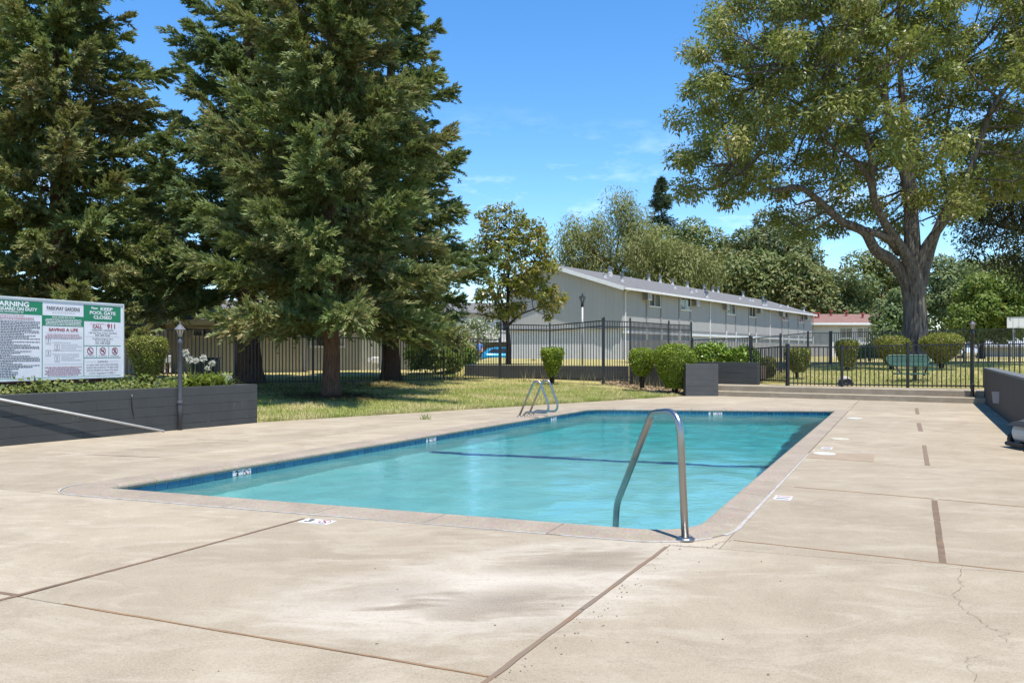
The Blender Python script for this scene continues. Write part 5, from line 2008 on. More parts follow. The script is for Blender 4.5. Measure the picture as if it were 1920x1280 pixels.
# ------------------------------------------------------------ cars
def carpaint(name, c):
    m, n, b = newmat(name)
    b.inputs['Base Color'].default_value = (*c, 1)
    b.inputs['Roughness'].default_value = .25
    b.inputs['Coat Weight'].default_value = .6
    b.inputs['Metallic'].default_value = .25
carpaint('car_blue', (0.004, 0.22, 0.42))
carpaint('car_white', (0.7, 0.7, 0.7))
simple('car_glass', (0.02, 0.025, 0.03), .08)
simple('tail_red', (0.30, 0.02, 0.02), .3)
def car(loc, rz, paint, label):
    t = thing('parked_car', label, 'car', loc, rz)
    Lh, Wh = 2.05, .88
    # stations from rear to front: x, sill, belt height, half width
    st = [(-2.05, .42, .78, .72), (-1.95, .30, .92, .82), (-1.5, .24, .98, .87), (-.6, .22, .95, .88), (.4, .22, .93, .88), (1.1, .24, .90, .87), (1.7, .28, .80, .83), (2.0, .34, .66, .70)]
    V, Fc = [], []
    for x, z0, z1, hw in st:
        V += [(x, -hw * .92, z0), (x, -hw, (z0 + z1) * .5), (x, -hw * .93, z1), (x, 0, z1 + .04), (x, hw * .93, z1), (x, hw, (z0 + z1) * .5), (x, hw * .92, z0)]
    for i in range(len(st) - 1):
        for k in range(7):
            k2 = (k + 1) % 7
            Fc.append((i * 7 + k, i * 7 + k2, (i + 1) * 7 + k2, (i + 1) * 7 + k))
    Fc.append(tuple(range(6, -1, -1)))
    Fc.append(tuple((len(st) - 1) * 7 + k for k in range(7)))
    lpart('body', MB().add(V, Fc), paint, t, True)
    cab = [(-1.95, .93, .93, .66), (-1.35, .94, 1.38, .60), (-.5, .94, 1.50, .60), (.25, .93, 1.46, .59), (1.15, .92, .93, .62)]
    V, Fc = [], []
    for x, z0, z1, hw in cab:
        V += [(x, -.80, z0), (x, -hw, z1), (x, hw, z1), (x, .80, z0)]
    for i in range(len(cab) - 1):
        for k in range(4):
            k2 = (k + 1) % 4
            Fc.append((i * 4 + k, i * 4 + k2, (i + 1) * 4 + k2, (i + 1) * 4 + k))
    Fc += [(3, 2, 1, 0), tuple(16 + k for k in range(4))]
    lpart('cabin', MB().add(V, Fc), paint, t)
    for s_ in (-1, 1):
        mb = MB()
        P = [(-1.5, .99), (-1.1, 1.32), (-.5, 1.42), (-.5, .99)]
        mb.add([(x, s_ * (.815 - (z - .94) * .40), z) for x, z in P], [(0, 1, 2, 3) if s_ < 0 else (3, 2, 1, 0)])
        P = [(-.42, .99), (-.42, 1.42), (.2, 1.38), (.85, .99)]
        mb2 = MB().add([(x, s_ * (.815 - (z - .94) * .40), z) for x, z in P], [(0, 1, 2, 3) if s_ < 0 else (3, 2, 1, 0)])
        lpart('side_window', mb, 'car_glass', t)
        lpart('side_window', mb2, 'car_glass', t)
        lpart('tail_light', MB().box(-2.06, -1.9, s_ * .62 - .12, s_ * .62 + .12, .72, .88), 'tail_red', t, bevel=.02)
        lpart('headlight', MB().box(1.82, 1.98, s_ * .58 - .14, s_ * .58 + .14, .58, .70), 'galvanised', t, bevel=.02)
        for x in (-1.28, 1.28):
            wh = lpart('wheel', MB().tube([(x, s_ * .70, .32), (x, s_ * .895, .32)], .32, 18), 'rubber', t)
            lpart('rim', MB().lathe([(.2, 0), (.19, .01), (.05, .015)], seg=12), 'galvanised', wh, loc=(x, s_ * .897, .32), rot=(-s_ * PI / 2, 0, 0))
    lpart('rear_window', MB().add([(-1.93, -.6, 1.0), (-1.93, .6, 1.0), (-1.42, .52, 1.36), (-1.42, -.52, 1.36)], [(3, 2, 1, 0)]), 'car_glass', t)
    lpart('windscreen', MB().add([(1.10, -.66, 1.0), (1.10, .66, 1.0), (.36, .54, 1.42), (.36, -.54, 1.42)], [(0, 1, 2, 3)]), 'car_glass', t)
    return t
a = at(943, 682.5, 70)
car((a[0], a[1], a[2]), math.radians(12), 'car_blue', 'bright blue hatchback parked behind the magnolia trunk')
a = at(1803, 664, 70)
car((a[0], a[1], .62), math.radians(35), 'car_white', 'white car parked by the small shed, half hidden by a trimmed shrub')

# ------------------------------------------------------------ the man behind the fence
def person():
    Y = 56.0
    f = at(898, 683.5, Y)
    t = thing('person', 'man in a blue shirt and dark shorts walking behind the low fence', 'person', tuple(f), math.radians(15))
    simple('skin', (0.42, 0.24, 0.17), .6)
    simple('shirt_blue', (0.10, 0.22, 0.55), .8, (0.08, 0.18, 0.46), 8)
    simple('shorts_dark', (0.02, 0.02, 0.028), .85)
    simple('hair_grey', (0.22, 0.19, 0.17), .8)
    simple('shoe', (0.05, 0.045, 0.04), .7)
    def skin(name, verts, edges, radii, mat, root=0, sub=2):
        me = bpy.data.meshes.new(name)
        me.from_pydata(verts, edges, [])
        o = link(name, me, t)
        o.modifiers.new('skin', 'SKIN')
        for i, r in enumerate(radii):
            r = r if hasattr(r, '__len__') else (r, r)
            me.skin_vertices[0].data[i].radius = r
            me.skin_vertices[0].data[i].use_root = (i == root)
        sb = o.modifiers.new('sub', 'SUBSURF')
        sb.levels = sub
        sb.render_levels = sub
        me.materials.append(MATS[mat])
        return o
    # pelvis, spine, neck, head; arms with hands at the front; legs in mid step (faces -y)
    v = [(0, 0, .92), (0, 0, 1.12), (0, .01, 1.32), (0, .01, 1.45), (0, -.01, 1.53), (0, -.03, 1.62), (0, -.03, 1.72),
         (-.2, .01, 1.41), (-.25, .03, 1.14), (-.19, -.14, .95), (-.15, -.2, .90),
         (.2, .01, 1.41), (.25, .03, 1.14), (.19, -.14, .95), (.15, -.2, .90),
         (-.1, 0, .86), (-.11, -.06, .48), (-.11, .02, .09), (-.11, -.14, .05),
         (.1, 0, .86), (.11, .02, .48), (.11, .12, .10), (.11, -.02, .05)]
    e = [(0, 1), (1, 2), (2, 3), (3, 4), (4, 5), (5, 6), (3, 7), (7, 8), (8, 9), (9, 10), (3, 11), (11, 12), (12, 13), (13, 14), (0, 15), (15, 16), (16, 17), (17, 18), (0, 19), (19, 20), (20, 21), (21, 22)]
    r = [(.16, .12), (.155, .12), (.17, .12), (.10, .09), .058, .09, .085, .06, .045, .036, .04, .06, .045, .036, .04, .09, .06, .04, .035, .09, .06, .04, .035]
    skin('body', v, e, r, 'skin')
    vs = [(0, 0, .90), (0, 0, 1.12), (0, .01, 1.32), (0, .01, 1.44), (-.2, .01, 1.40), (-.24, .03, 1.2), (.2, .01, 1.40), (.24, .03, 1.2)]
    skin('shirt', vs, [(0, 1), (1, 2), (2, 3), (3, 4), (4, 5), (3, 6), (6, 7)], [(.195, .15), (.19, .15), (.2, .145), (.11, .10), .082, .075, .082, .075], 'shirt_blue')
    vs = [(0, 0, .95), (-.1, 0, .84), (-.11, -.05, .52), (.1, 0, .84), (.11, .02, .52)]
    skin('shorts', vs, [(0, 1), (1, 2), (0, 3), (3, 4)], [(.185, .14), .12, .095, .12, .095], 'shorts_dark')
    lpart('hair', MB().lathe([(.088, 0), (.098, .05), (.08, .1), (.03, .125)], (0, -.02, 1.68), 12), 'hair_grey', t, True)
    for x, y in ((-.11, -.06), (.11, .06)):
        lpart('shoe', MB().box(x - .05, x + .05, y - .15, y + .12, 0, .09), 'shoe', t, bevel=.03)
    mb = MB().lathe([(.004, 0), (.018, .02), (.012, .05), (.002, .06)], (0, -.115, 1.62), 8)
    lpart('nose', mb, 'skin', t)
person()

# ------------------------------------------------------------ bark and foliage materials
def bark(name, c1, c2, scale=6, strength=.9, stretch=(5, 5, .6), dist=.05):
    m, n, b = newmat(name)
    v = _pos(n)
    f = _noise(n, scale, 6, .7, .6, v, stretch)
    c = _mix(n, _ramp(n, f, .35, .65), c1, c2)
    p = _ramp(n, _noise(n, .8, 5, .65, .5, v, (1, 1, .35)), .5, .66)
    n.links.new(c, b.inputs['Base Color'])
    b.inputs['Roughness'].default_value = .95
    b.inputs['Specular IOR Level'].default_value = .15
    _bump(n, b, f, strength, dist)
    return m, n, b, p, c
bark('redwood_bark', (0.075, 0.042, 0.028), (0.22, 0.125, 0.082), 7, 1.0, (5, 5, .5))
m_, n_, b_, p_, c_ = bark('eucalyptus_bark', (0.050, 0.041, 0.035), (0.25, 0.215, 0.185), 2.6, 1.0, (5, 5, .40), .12)
m_, n_, b_, p_, c_ = bark('eucalyptus_limb', (0.15, 0.115, 0.09), (0.30, 0.245, 0.20), 3, .4, (3, 3, .6))
bark('grey_bark', (0.06, 0.05, 0.042), (0.15, 0.125, 0.105), 6, .8)
bark('dark_bark', (0.03, 0.024, 0.02), (0.08, 0.065, 0.052), 6, .8)

leafmat('redwood_needles', (0.115, 0.172, 0.05), (0.205, 0.245, 0.085), (0.33, 0.25, 0.13), 0.28, .55, .25, .55, (.42, .64))
leafmat('redwood_needles_blue', (0.098, 0.158, 0.058), (0.175, 0.222, 0.09), (0.26, 0.21, 0.11), 0.28, .55, .25, .5, (.48, .68))
leafmat('eucalyptus_leaves', (0.13, 0.175, 0.042), (0.25, 0.285, 0.075), (0.34, 0.27, 0.09), 0.38, .42, .4, .55, (.42, .66))
leafmat('shaded_leaves', (0.020, 0.034, 0.013), (0.035, 0.050, 0.020), (0.04, 0.045, 0.02), .15, .5, .3, .5)  # leaf colour darkened to carry the shade this tree stands in
leafmat('magnolia_leaves', (0.11, 0.15, 0.022), (0.32, 0.31, 0.04), (0.28, 0.18, 0.04), 0.32, .28, .5, 1.2, (.42, .62))
leafmat('willow_leaves', (0.14, 0.17, 0.048), (0.235, 0.25, 0.082), (0.26, 0.22, 0.1), .3, .55, .2, .2)
leafmat('gum_leaves', (0.095, 0.14, 0.04), (0.175, 0.205, 0.062), (0.22, 0.195, 0.08), .2, .55, .25, .14)
leafmat('gum_leaves_dark', (0.075, 0.115, 0.042), (0.135, 0.165, 0.058), (0.17, 0.15, 0.07), .2, .55, .25, .14)
leafmat('bright_leaves', (0.095, 0.17, 0.028), (0.18, 0.25, 0.042), (0.22, 0.25, 0.06), .35, .5, .3, .35)
leafmat('mid_leaves', (0.11, 0.18, 0.058), (0.2, 0.265, 0.105), (0.23, 0.22, 0.11), .3, .5, .3, .35)
leafmat('blue_conifer', (0.045, 0.085, 0.055), (0.08, 0.125, 0.08), (0.09, 0.11, 0.07), .1, .6, .2, .3)
leafmat('topiary_leaves', (0.14, 0.165, 0.024), (0.25, 0.255, 0.038), (0.21, 0.17, 0.05), .12, .4, .35, 2.5, (.45, .65))
leafmat('topiary_leaves_green', (0.12, 0.19, 0.016), (0.25, 0.31, 0.026), (0.16, 0.18, 0.03), .12, .4, .35, 2.5, (.5, .7))
leafmat('hedge_leaves', (0.11, 0.19, 0.016), (0.21, 0.30, 0.03), (0.2, 0.24, 0.04), .12, .35, .4, 2.0, (.45, .7))
leafmat('ivy_leaves', (0.055, 0.095, 0.018), (0.15, 0.175, 0.035), (0.26, 0.23, 0.07), .25, .5, .25, 3.0, (.5, .7))
leafmat('strap_leaves', (0.10, 0.17, 0.02), (0.24, 0.29, 0.035), (0.33, 0.30, 0.06), .4, .35, .4, 3.0, (.5, .7))
leafmat('flower_white', (0.66, 0.65, 0.60), (0.58, 0.56, 0.50), (0.60, 0.56, 0.46), .3, .6, .2, 3.0)
leafmat('weed_stems', (0.30, 0.26, 0.13), (0.22, 0.22, 0.09), (0.34, 0.27, 0.15), .3, .7, .1, 2.0)
leafmat('duff', (0.10, 0.06, 0.035), (0.17, 0.10, 0.055), (0.07, 0.045, 0.03), .1, .9, .1, 1.5)

# ------------------------------------------------------------ redwoods
def redwood(px, Y, base_row, env, tr, label, mat, seed, zlow, top, nb, lean=0.0):
    """env: (height, radius) pairs of the crown; branches in loose whorls carry flat sprays of needles"""
    rg = np.random.default_rng(seed)
    b = at(px, base_row, Y)
    t = thing('redwood_tree', label, 'redwood tree', tuple(b), 0, 'redwood trees behind the lawn')
    X0, Y0, Z0 = b
    zs = [z for z, r in env]
    rs = [r for z, r in env]
    H = top - Z0
    # trunk with root flare
    prof = []
    for k in range(15):
        u = k / 14
        prof.append((X0 + lean * u, Y0, Z0 - .1 + u * (H - .3)))
    rad = [tr * (1 - .9 * (k / 14)) * (1.0 if k else 1) for k in range(15)]
    pts = [(X0, Y0, Z0 - .12), (X0, Y0, Z0 + .12), (X0, Y0, Z0 + .35)] + prof[1:]
    fl = 1.0 if tr > .25 else .45
    rads = [tr * (1 + .75 * fl), tr * (1 + .38 * fl), tr * (1 + .16 * fl)] + rad[1:]
    wpart('trunk', MB().tube(pts, rads, 14), 'redwood_bark', t, True)
    V = []
    limbs = MB()
    ga = rg.uniform(0, 6.28)
    for i in range(nb):
        u = (i + rg.uniform(-.4, .4)) / nb
        u = min(max(u, 0), 1)
        z = zlow + (top - .2 - zlow) * (u ** 1.12)
        ga += 2.39996 + rg.normal(0, .35)
        R = max(float(np.interp(z, zs, rs)) + .02, .2) * rg.uniform(.70, 1.08)
        if R < .25:
            R = .25
        up = .08 + .72 * (z - zlow) / (top - zlow) + rg.normal(0, .10)
        ca, sa = math.cos(ga), math.sin(ga)
        n = 12
        s = np.linspace(0, 1, n)
        droop = rg.uniform(.18, .5) * (1 - .5 * (z - zlow) / (top - zlow))
        zz = z + R * (up * s - droop * s ** 1.8 + .22 * s ** 4)
        side = rg.normal(0, .12) * R * s ** 2
        path = np.stack([X0 + lean * (z - Z0) / H + ca * R * s - sa * side, Y0 + sa * R * s + ca * side, zz], 1)
        if u < .75:
            limbs.tube([tuple(p) for p in path[::2]], [max(.012, .045 * (1 - q) * (R / 3)) for q in s[::2]], 4, False)
        # plumes of foliage: every side spray carries needle twigs along its length
        m = max(12, int(R * 25))
        ss = np.clip(rg.uniform(.04, 1.0, m) ** .78, .06, 1)
        bp = np.stack([np.interp(ss, s, path[:, k]) for k in range(3)], 1)
        tang = np.array([ca, sa, 0])
        perp = np.array([-sa, ca, 0])
        sg = np.where(np.arange(m) % 2 == 0, 1.0, -1.0)
        ang = rg.uniform(.30, 1.15, m) * np.clip(1.25 - ss * .75, .25, 1)
        D = np.cos(ang)[:, None] * tang + (np.sin(ang) * sg)[:, None] * perp
        D = unit(D + np.array([0, 0, 1]) * rg.normal(.12, .36, m)[:, None])
        Ls = (.30 + .58 * np.sqrt(np.clip(1.03 - ss, 0, 1))) * rg.uniform(.6, 1.2, m) * np.clip(R / 2.0, .55, 1.15)
        nn = 44
        q = np.linspace(.04, 1, nn)
        base = bp[:, None, :] + D[:, None, :] * (Ls[:, None] * q[None, :])[..., None]
        base[..., 2] -= (.14 * Ls[:, None] * q[None, :] ** 2)
        base = base + rg.normal(0, .022, base.shape)
        Nrm = unit(np.array([ca * .75, sa * .75, .60]) + rg.normal(0, .40, (m, 3)))
        Sd = unit(np.cross(D, Nrm))
        k2 = np.where(np.arange(nn) % 2 == 0, 1.0, -1.0)
        a2 = .85 * (1 - .75 * q)
        dirs = D[:, None, :] * np.cos(a2)[None, :, None] + Sd[:, None, :] * (np.sin(a2) * k2)[None, :, None]
        dirs = unit(dirs + rg.normal(0, .26, dirs.shape))
        P_ = base.reshape(-1, 3)
        D_ = dirs.reshape(-1, 3)
        N_ = unit(np.repeat(Nrm, nn, 0) + rg.normal(0, .40, (m * nn, 3)))
        Lb = rg.uniform(.08, .165, m * nn)
        Wb = Lb * rg.uniform(.34, .54, m * nn)
        S3 = unit(np.cross(D_, N_)) * Wb[:, None] / 2
        V.append(np.stack([P_ - S3, P_ + S3, P_ + D_ * Lb[:, None]], 1).reshape(-1, 3))
    wpart('limbs', limbs, 'redwood_bark', t, True)
    A = np.concatenate(V) - np.array([X0, Y0, Z0])
    link('crown', quadmesh('crown', A, mat, 3), t)
    return t
redwood(112, 23.0, 720, [(0, 2.8), (2.2, 3.35), (4, 3.3), (6.5, 2.95), (8.5, 2.8), (11, 1.95), (15, 1.1), (19, .2)], .34, 'leftmost redwood tree towering behind the rules sign', 'redwood_needles', 3, 2.2, 19.5, 192)
redwood(466, 24.6, 716, [(0, 2.4), (2.2, 3.1), (4.5, 3.0), (7, 2.6), (9.4, 2.1), (12, 1.25), (15, .6), (17, .1)], .37, 'redwood tree with the dark flared trunk just behind the lamp post fence panel', 'redwood_needles_blue', 8, 3.05, 17.2, 140)
redwood(621, 20.2, 737, [(0, 2.6), (1.5, 3.2), (3, 3.3), (5, 2.9), (7, 2.4), (10, 1.85), (13, 1.1), (16, .1)], .21, 'front redwood tree with the slim reddish trunk on the lawn', 'redwood_needles', 21, 2.0, 16.4, 170)
redwood(733, 27.2, 717, [(0, 2.6), (2, 3.1), (4.5, 3.15), (6.5, 2.75), (8, 1.9), (11, 1.75), (13, 1.3), (16, .7), (18, .1)], .30, 'rear right redwood tree, nearest of its row to the magnolia', 'redwood_needles_blue', 34, 2.35, 18.5, 145)
redwood(300, 31.0, 700, [(0, 2.0), (3, 2.5), (5, 2.0), (7, 1.0), (9, .1)], .28, 'shorter redwood half hidden in the gap between the left and middle redwoods', 'redwood_needles_blue', 55, 2.6, 9.0, 70)

# ------------------------------------------------------------ broadleaf trees
def inside(poly, x, y):
    c = False
    n = len(poly)
    j = n - 1
    for i in range(n):
        if (poly[i][1] > y) != (poly[j][1] > y) and x < (poly[j][0] - poly[i][0]) * (y - poly[i][1]) / (poly[j][1] - poly[i][1]) + poly[i][0]:
            c = not c
        j = i
    return c

def clump_leaves(rg, C, R, n, Ln, Wr, hang=0.0, flat=.75, shell=.45, outward=.8):
    """n leaves in each ball: C (m,3), R (m,)"""
    m = len(C)
    d = unit(rg.normal(size=(m, n, 3)))
    rr = rg.uniform(shell, 1.0, (m, n, 1)) ** .7
    P = C[:, None, :] + d * rr * R[:, None, None] * np.array([1, 1, flat])
    P = P.reshape(-1, 3)
    dd = d.reshape(-1, 3)
    N = unit(dd * outward + np.array([0, 0, .55]) + rg.normal(0, .5, P.shape))
    D = unit(rg.normal(0, .8, P.shape) + dd * .5 + np.array([0, 0, -hang]))
    D = unit(D - N * (D * N).sum(1, keepdims=True) * .6)
    L_ = rg.uniform(.65, 1.25, len(P)) * Ln
    return leaves(P, D, N, L_, L_ * Wr * rg.uniform(.8, 1.2, len(P)), .15)

def limb_mesh(mb, pts, r0, r1, seg=8):
    P = curve_pts(pts, 4)
    n = len(P)
    mb.tube(P, [r0 + (r1 - r0) * (i / (n - 1)) ** .8 for i in range(n)], seg)
    return P

def tree(label, Y, outline, trunk, mat, seed, spacing, R, nleaf, Ln, Wr=.35, hang=.2, depth=.8, base_z=None, barkm='grey_bark', cat='tree', name='tree', group=None, limbs=(), gaps=(), shell=.45, flat=.75, layers=None, drop=0.0):
    """crown outline, trunk and limbs are read from the photograph in pixels at distance Y; the crown is as deep as it is wide (times depth)"""
    rg = np.random.default_rng(seed)
    m_px = Y / F
    xs = [p[0] for p in outline]
    ys = [p[1] for p in outline]
    cx, cy = (min(xs) + max(xs)) / 2, (min(ys) + max(ys)) / 2
    hw = (max(xs) - min(xs)) / 2 * m_px
    zb = base_z
    tb = trunk[0]
    b = np.array([(tb[0] - CX) * m_px, Y, zb if zb is not None else at(tb[0], tb[1], Y)[2]])
    t = thing(name, label, cat, tuple(b), 0, group)
    # limb skeleton
    mb = MB()
    sk = []
    def P3(p, dy=0.0):
        a = at(p[0], p[1], Y)
        return (a[0], Y + dy, a[2])
    tp = [(b[0], Y, b[2] - .1)] + [P3(p) for p in trunk[1:]]
    r0, r1 = trunk[0][2], trunk[-1][2]
    P = limb_mesh(mb, tp, r0, r1, 12)
    sk += [tuple(p) for p in P]
    wpart('trunk', mb, barkm, t, True)
    mb = MB()
    for L_ in limbs:
        pts = [P3(p[:2], p[3] if len(p) > 3 else 0) for p in L_]
        P = limb_mesh(mb, pts, L_[0][2], L_[-1][2], 8)
        sk += [tuple(p) for p in P]
    # clump centres by dart throwing inside the outline
    C = []
    sp = spacing
    tries = 0
    dmax = hw * depth
    A = abs(sum(outline[i][0] * outline[(i + 1) % len(outline)][1] - outline[(i + 1) % len(outline)][0] * outline[i][1] for i in range(len(outline)))) / 2 * m_px ** 2
    nmax = int(A * dmax * 1.2 / (sp ** 3) * .9) + 5
    grid = {}
    while tries < nmax * 12 and len(C) < nmax:
        tries += 1
        px, py = rg.uniform(min(xs), max(xs)), rg.uniform(min(ys), max(ys))
        if not inside(outline, px, py) or any(inside(g, px, py) for g in gaps):
            continue
        e = 1 - ((px - cx) / (max(xs) - min(xs)) * 2) ** 2
        e2 = 1 - ((py - cy) / (max(ys) - min(ys)) * 2) ** 2
        dm = dmax * math.sqrt(max(.06, e)) * math.sqrt(max(.2, e2))
        dy = rg.uniform(-1, 1) * dm
        if layers and dy < .45 * dm and any(inside(q, px, py) for q in layers) and rg.uniform() < .85:
            continue
        p = np.array(P3((px, py), dy))
        # keep the outline from the lens by scaling with distance
        k = tuple((p / sp).astype(int))
        ok = True
        for dx_ in (-1, 0, 1):
            for dy_ in (-1, 0, 1):
                for dz_ in (-1, 0, 1):
                    for q in grid.get((k[0] + dx_, k[1] + dy_, k[2] + dz_), ()):
                        if ((q - p) ** 2).sum() < (sp * .8) ** 2:
                            ok = False
        if ok:
            grid.setdefault(k, []).append(p)
            C.append(p)
    C = np.array(C)
    # twigs from every clump to the nearest limb
    S_ = np.array(sk)
    for c in C[::1]:
        w_ = S_ - c
        dd = (w_ ** 2).sum(1) + np.where(w_[:, 2] > .3, 4.0, 0)
        q = S_[int(dd.argmin())]
        ln = np.linalg.norm(q - c)
        if ln < .15 or ln > hw * 1.6:
            continue
        mid = (q + c) / 2 + np.array([0, 0, -.08 * ln]) + rg.normal(0, .05 * ln, 3)
        tr_ = .006 + .010 * min(ln, 4)
        if Y < 60:
            mb.tube([tuple(q), tuple(mid), tuple(c)], [tr_ * 1.5, tr_, .006], 4, False)
    if len(mb.v):
        wpart('limbs', mb, barkm if not isinstance(limbs, dict) else barkm, t, True)
    Rr = R * rg.uniform(.7, 1.25, len(C))
    far = Y > 60
    V = clump_leaves(rg, C, Rr * (1.15 if far else 1), int(nleaf * (3.4 if far else 1)), Ln * (.82 if far else 1), Wr * (1.25 if far else 1), hang, flat, max(shell, .55) if far and hang < 1 else shell, 1.15 if far else .8)
    link('crown', quadmesh('crown', V - b, mat), t)
    return t

def cp(*pts):
    """crop coordinates of the right half of the photograph (twice enlarged) to picture pixels"""
    return [(960 + p[0] / 2, p[1] / 2, *p[2:]) for p in pts]

# the big eucalyptus on the right
EU = cp((800, -60), (790, 90), (722, 115), (730, 190), (652, 250), (690, 310), (652, 385), (690, 430), (745, 462), (880, 480), (860, 530), (690, 495), (640, 545), (610, 590), (550, 632), (620, 660), (650, 700), (740, 715), (800, 758), (930, 740), (1000, 712), (1060, 752), (1090, 830), (1190, 880), (1270, 860), (1340, 830), (1390, 900), (1470, 920), (1560, 900), (1640, 880), (1700, 800), (1780, 740), (1900, 720), (2080, 640), (2250, 420), (2280, 100), (2150, -160), (1800, -260), (1300, -260), (950, -200))
gaps = [cp((1545, 870), (1600, 780), (1660, 790), (1640, 880), (1570, 960)), cp((1330, 820), (1400, 780), (1450, 820), (1470, 960), (1420, 940)), cp((1100, 420), (1180, 400), (1190, 450), (1120, 470)), cp((880, 655), (980, 655), (1020, 705), (930, 722)), cp((1130, 90), (1190, 60), (1230, 120), (1160, 140)), cp((1250, 640), (1330, 600), (1390, 700), (1330, 770)), cp((1560, 300), (1640, 260), (1660, 420), (1590, 460)), cp((1010, 560), (1080, 530), (1100, 590), (1030, 620)), cp((1450, 120), (1500, 60), (1560, 130), (1500, 200)), cp((860, 560), (930, 545), (900, 600)), cp((740, 240), (800, 215), (810, 260)), cp((1100, 640), (1180, 660), (1150, 730))]
EL = [cp((1504, 1150, .36, 0), (1475, 1060, .34, -.1), (1415, 985, .26, -.3), (1340, 945, .24, -.6), (1285, 880, .20, -.9), (1200, 845, .15, -1.0), (1100, 765, .12, -1.2), (1030, 727, .10, -1.4), (930, 737, .08, -1.4), (850, 680, .05, -1.2), (800, 640, .03, -1.0)),
      cp((1506, 1130, .34, -.1), (1485, 1030, .30, -.35), (1440, 945, .24, -.6), (1375, 875, .24, -.9), (1310, 780, .18, -1.3), (1270, 690, .14, -1.6), (1200, 625, .09, -1.8), (1100, 580, .04, -2.0)),
      cp((1440, 950, .2, -.3), (1375, 905, .16, -.8), (1300, 880, .14, -1.0), (1285, 872, .12, -1.0)),
      cp((1505, 1050, .42, 0), (1500, 900, .34, 0), (1502, 760, .30, .2), (1485, 640, .24, .3), (1440, 470, .18, .4), (1420, 330, .14, .5), (1440, 180, .09, .7), (1410, 20, .04, .8)),
      cp((1502, 760, .26, .2), (1515, 560, .19, .5), (1500, 330, .15, .9), (1495, 130, .10, 1.0), (1500, -60, .05, 1.2)),
      cp((1440, 470, .15, .4), (1390, 330, .12, .2), (1280, 230, .09, -.3), (1190, 180, .07, -.6), (1120, 90, .04, -.8)),
      cp((1512, 1150, .36, .05), (1545, 1040, .34, .2), (1590, 930, .29, .5), (1640, 830, .27, .8), (1690, 730, .2, 1.0), (1740, 650, .13, 1.3), (1830, 590, .08, 1.6), (1930, 560, .03, 2.0)),
      cp((1515, 1010, .26, -.1), (1535, 935, .24, -.3), (1580, 850, .20, -.7), (1625, 770, .2, -1.0), (1670, 600, .15, -1.4), (1720, 440, .12, -1.6), (1790, 350, .09, -1.8), (1900, 260, .05, -2.0)),
      cp((1690, 730, .14, 1.0), (1700, 560, .10, 2.0), (1760, 380, .06, 2.6), (1800, 160, .03, 3)),
      cp((1310, 780, .12, -1.3), (1240, 560, .09, -2.2), (1100, 420, .06, -2.8), (950, 330, .03, -3)),
      cp((1485, 640, .15, .3), (1380, 480, .11, 1.4), (1200, 360, .08, 2.2), (1000, 240, .04, 2.6))]
tree('huge spreading eucalyptus with a thick furrowed trunk on the right lawn', 34.0, EU, [(1716, 668, .62), (1716, 640, .52), (1716, 600, .485), (1713, 550, .49), (1713, 512, .38)], 'eucalyptus_leaves', 5, 1.55, .84, 430, .235, .34, .5, .62, layers=[[(1545, 250), (1640, 130), (1700, 60), (1770, 120), (1800, 330), (1760, 470), (1600, 470)], [(1460, 350), (1560, 290), (1720, 300), (1720, 480), (1570, 455), (1500, 410)]], base_z=.62, barkm='eucalyptus_bark', cat='eucalyptus tree', name='eucalyptus_tree', limbs=EL, gaps=gaps, shell=.12)

# drooping tree at the right edge; the eucalyptus shade is put into its leaf colour
tree('dark drooping tree at the right edge behind the big eucalyptus', 41.0, cp((1640, 690), (1760, 640), (1950, 560), (2200, 520), (2300, 800), (2250, 1080), (1960, 1090), (1900, 1060), (1850, 1020), (1790, 960), (1720, 900), (1650, 800)), [(1985, 668, .3), (1980, 600, .22), (1975, 480, .15)], 'shaded_leaves', 9, 1.0, .8, 150, .24, .3, .6, .7, base_z=.6, barkm='dark_bark', limbs=[cp((2030, 960, .15), (1950, 880, .10), (1850, 850, .05), (1750, 830, .02))], shell=.1)

# magnolia in front of the gable wall
MG = [(897, 402), (915, 400), (935, 384), (958, 392), (985, 412), (1018, 428), (1022, 450), (1012, 468), (1030, 470), (1045, 490), (1040, 505), (1012, 520), (1035, 545), (1056, 555), (1054, 575), (1048, 590), (1030, 600), (1010, 570), (990, 560), (978, 592), (958, 600), (930, 590), (905, 600), (895, 570), (888, 540), (900, 500), (890, 460), (905, 430)]
tree('glossy yellow-green magnolia tree in front of the grey gable wall', 33.0, MG, [(953, 683, .14), (953, 640, .115), (951, 600, .10), (953, 520, .08), (955, 430, .03)], 'magnolia_leaves', 12, .50, .29, 62, .19, .42, .05, .75, base_z=.72, barkm='dark_bark', cat='magnolia tree', name='magnolia_tree', limbs=[[(951, 612, .06), (938, 598, .05), (915, 592, .03), (890, 588, .012)], [(953, 610, .06), (975, 590, .045), (1000, 580, .03), (1035, 565, .012)], [(951, 590, .05), (930, 560, .03), (910, 520, .012)], [(953, 550, .05), (985, 510, .03), (1025, 480, .012)]], gaps=[[(985, 572), (1008, 575), (1005, 600), (985, 600)]], shell=.2)

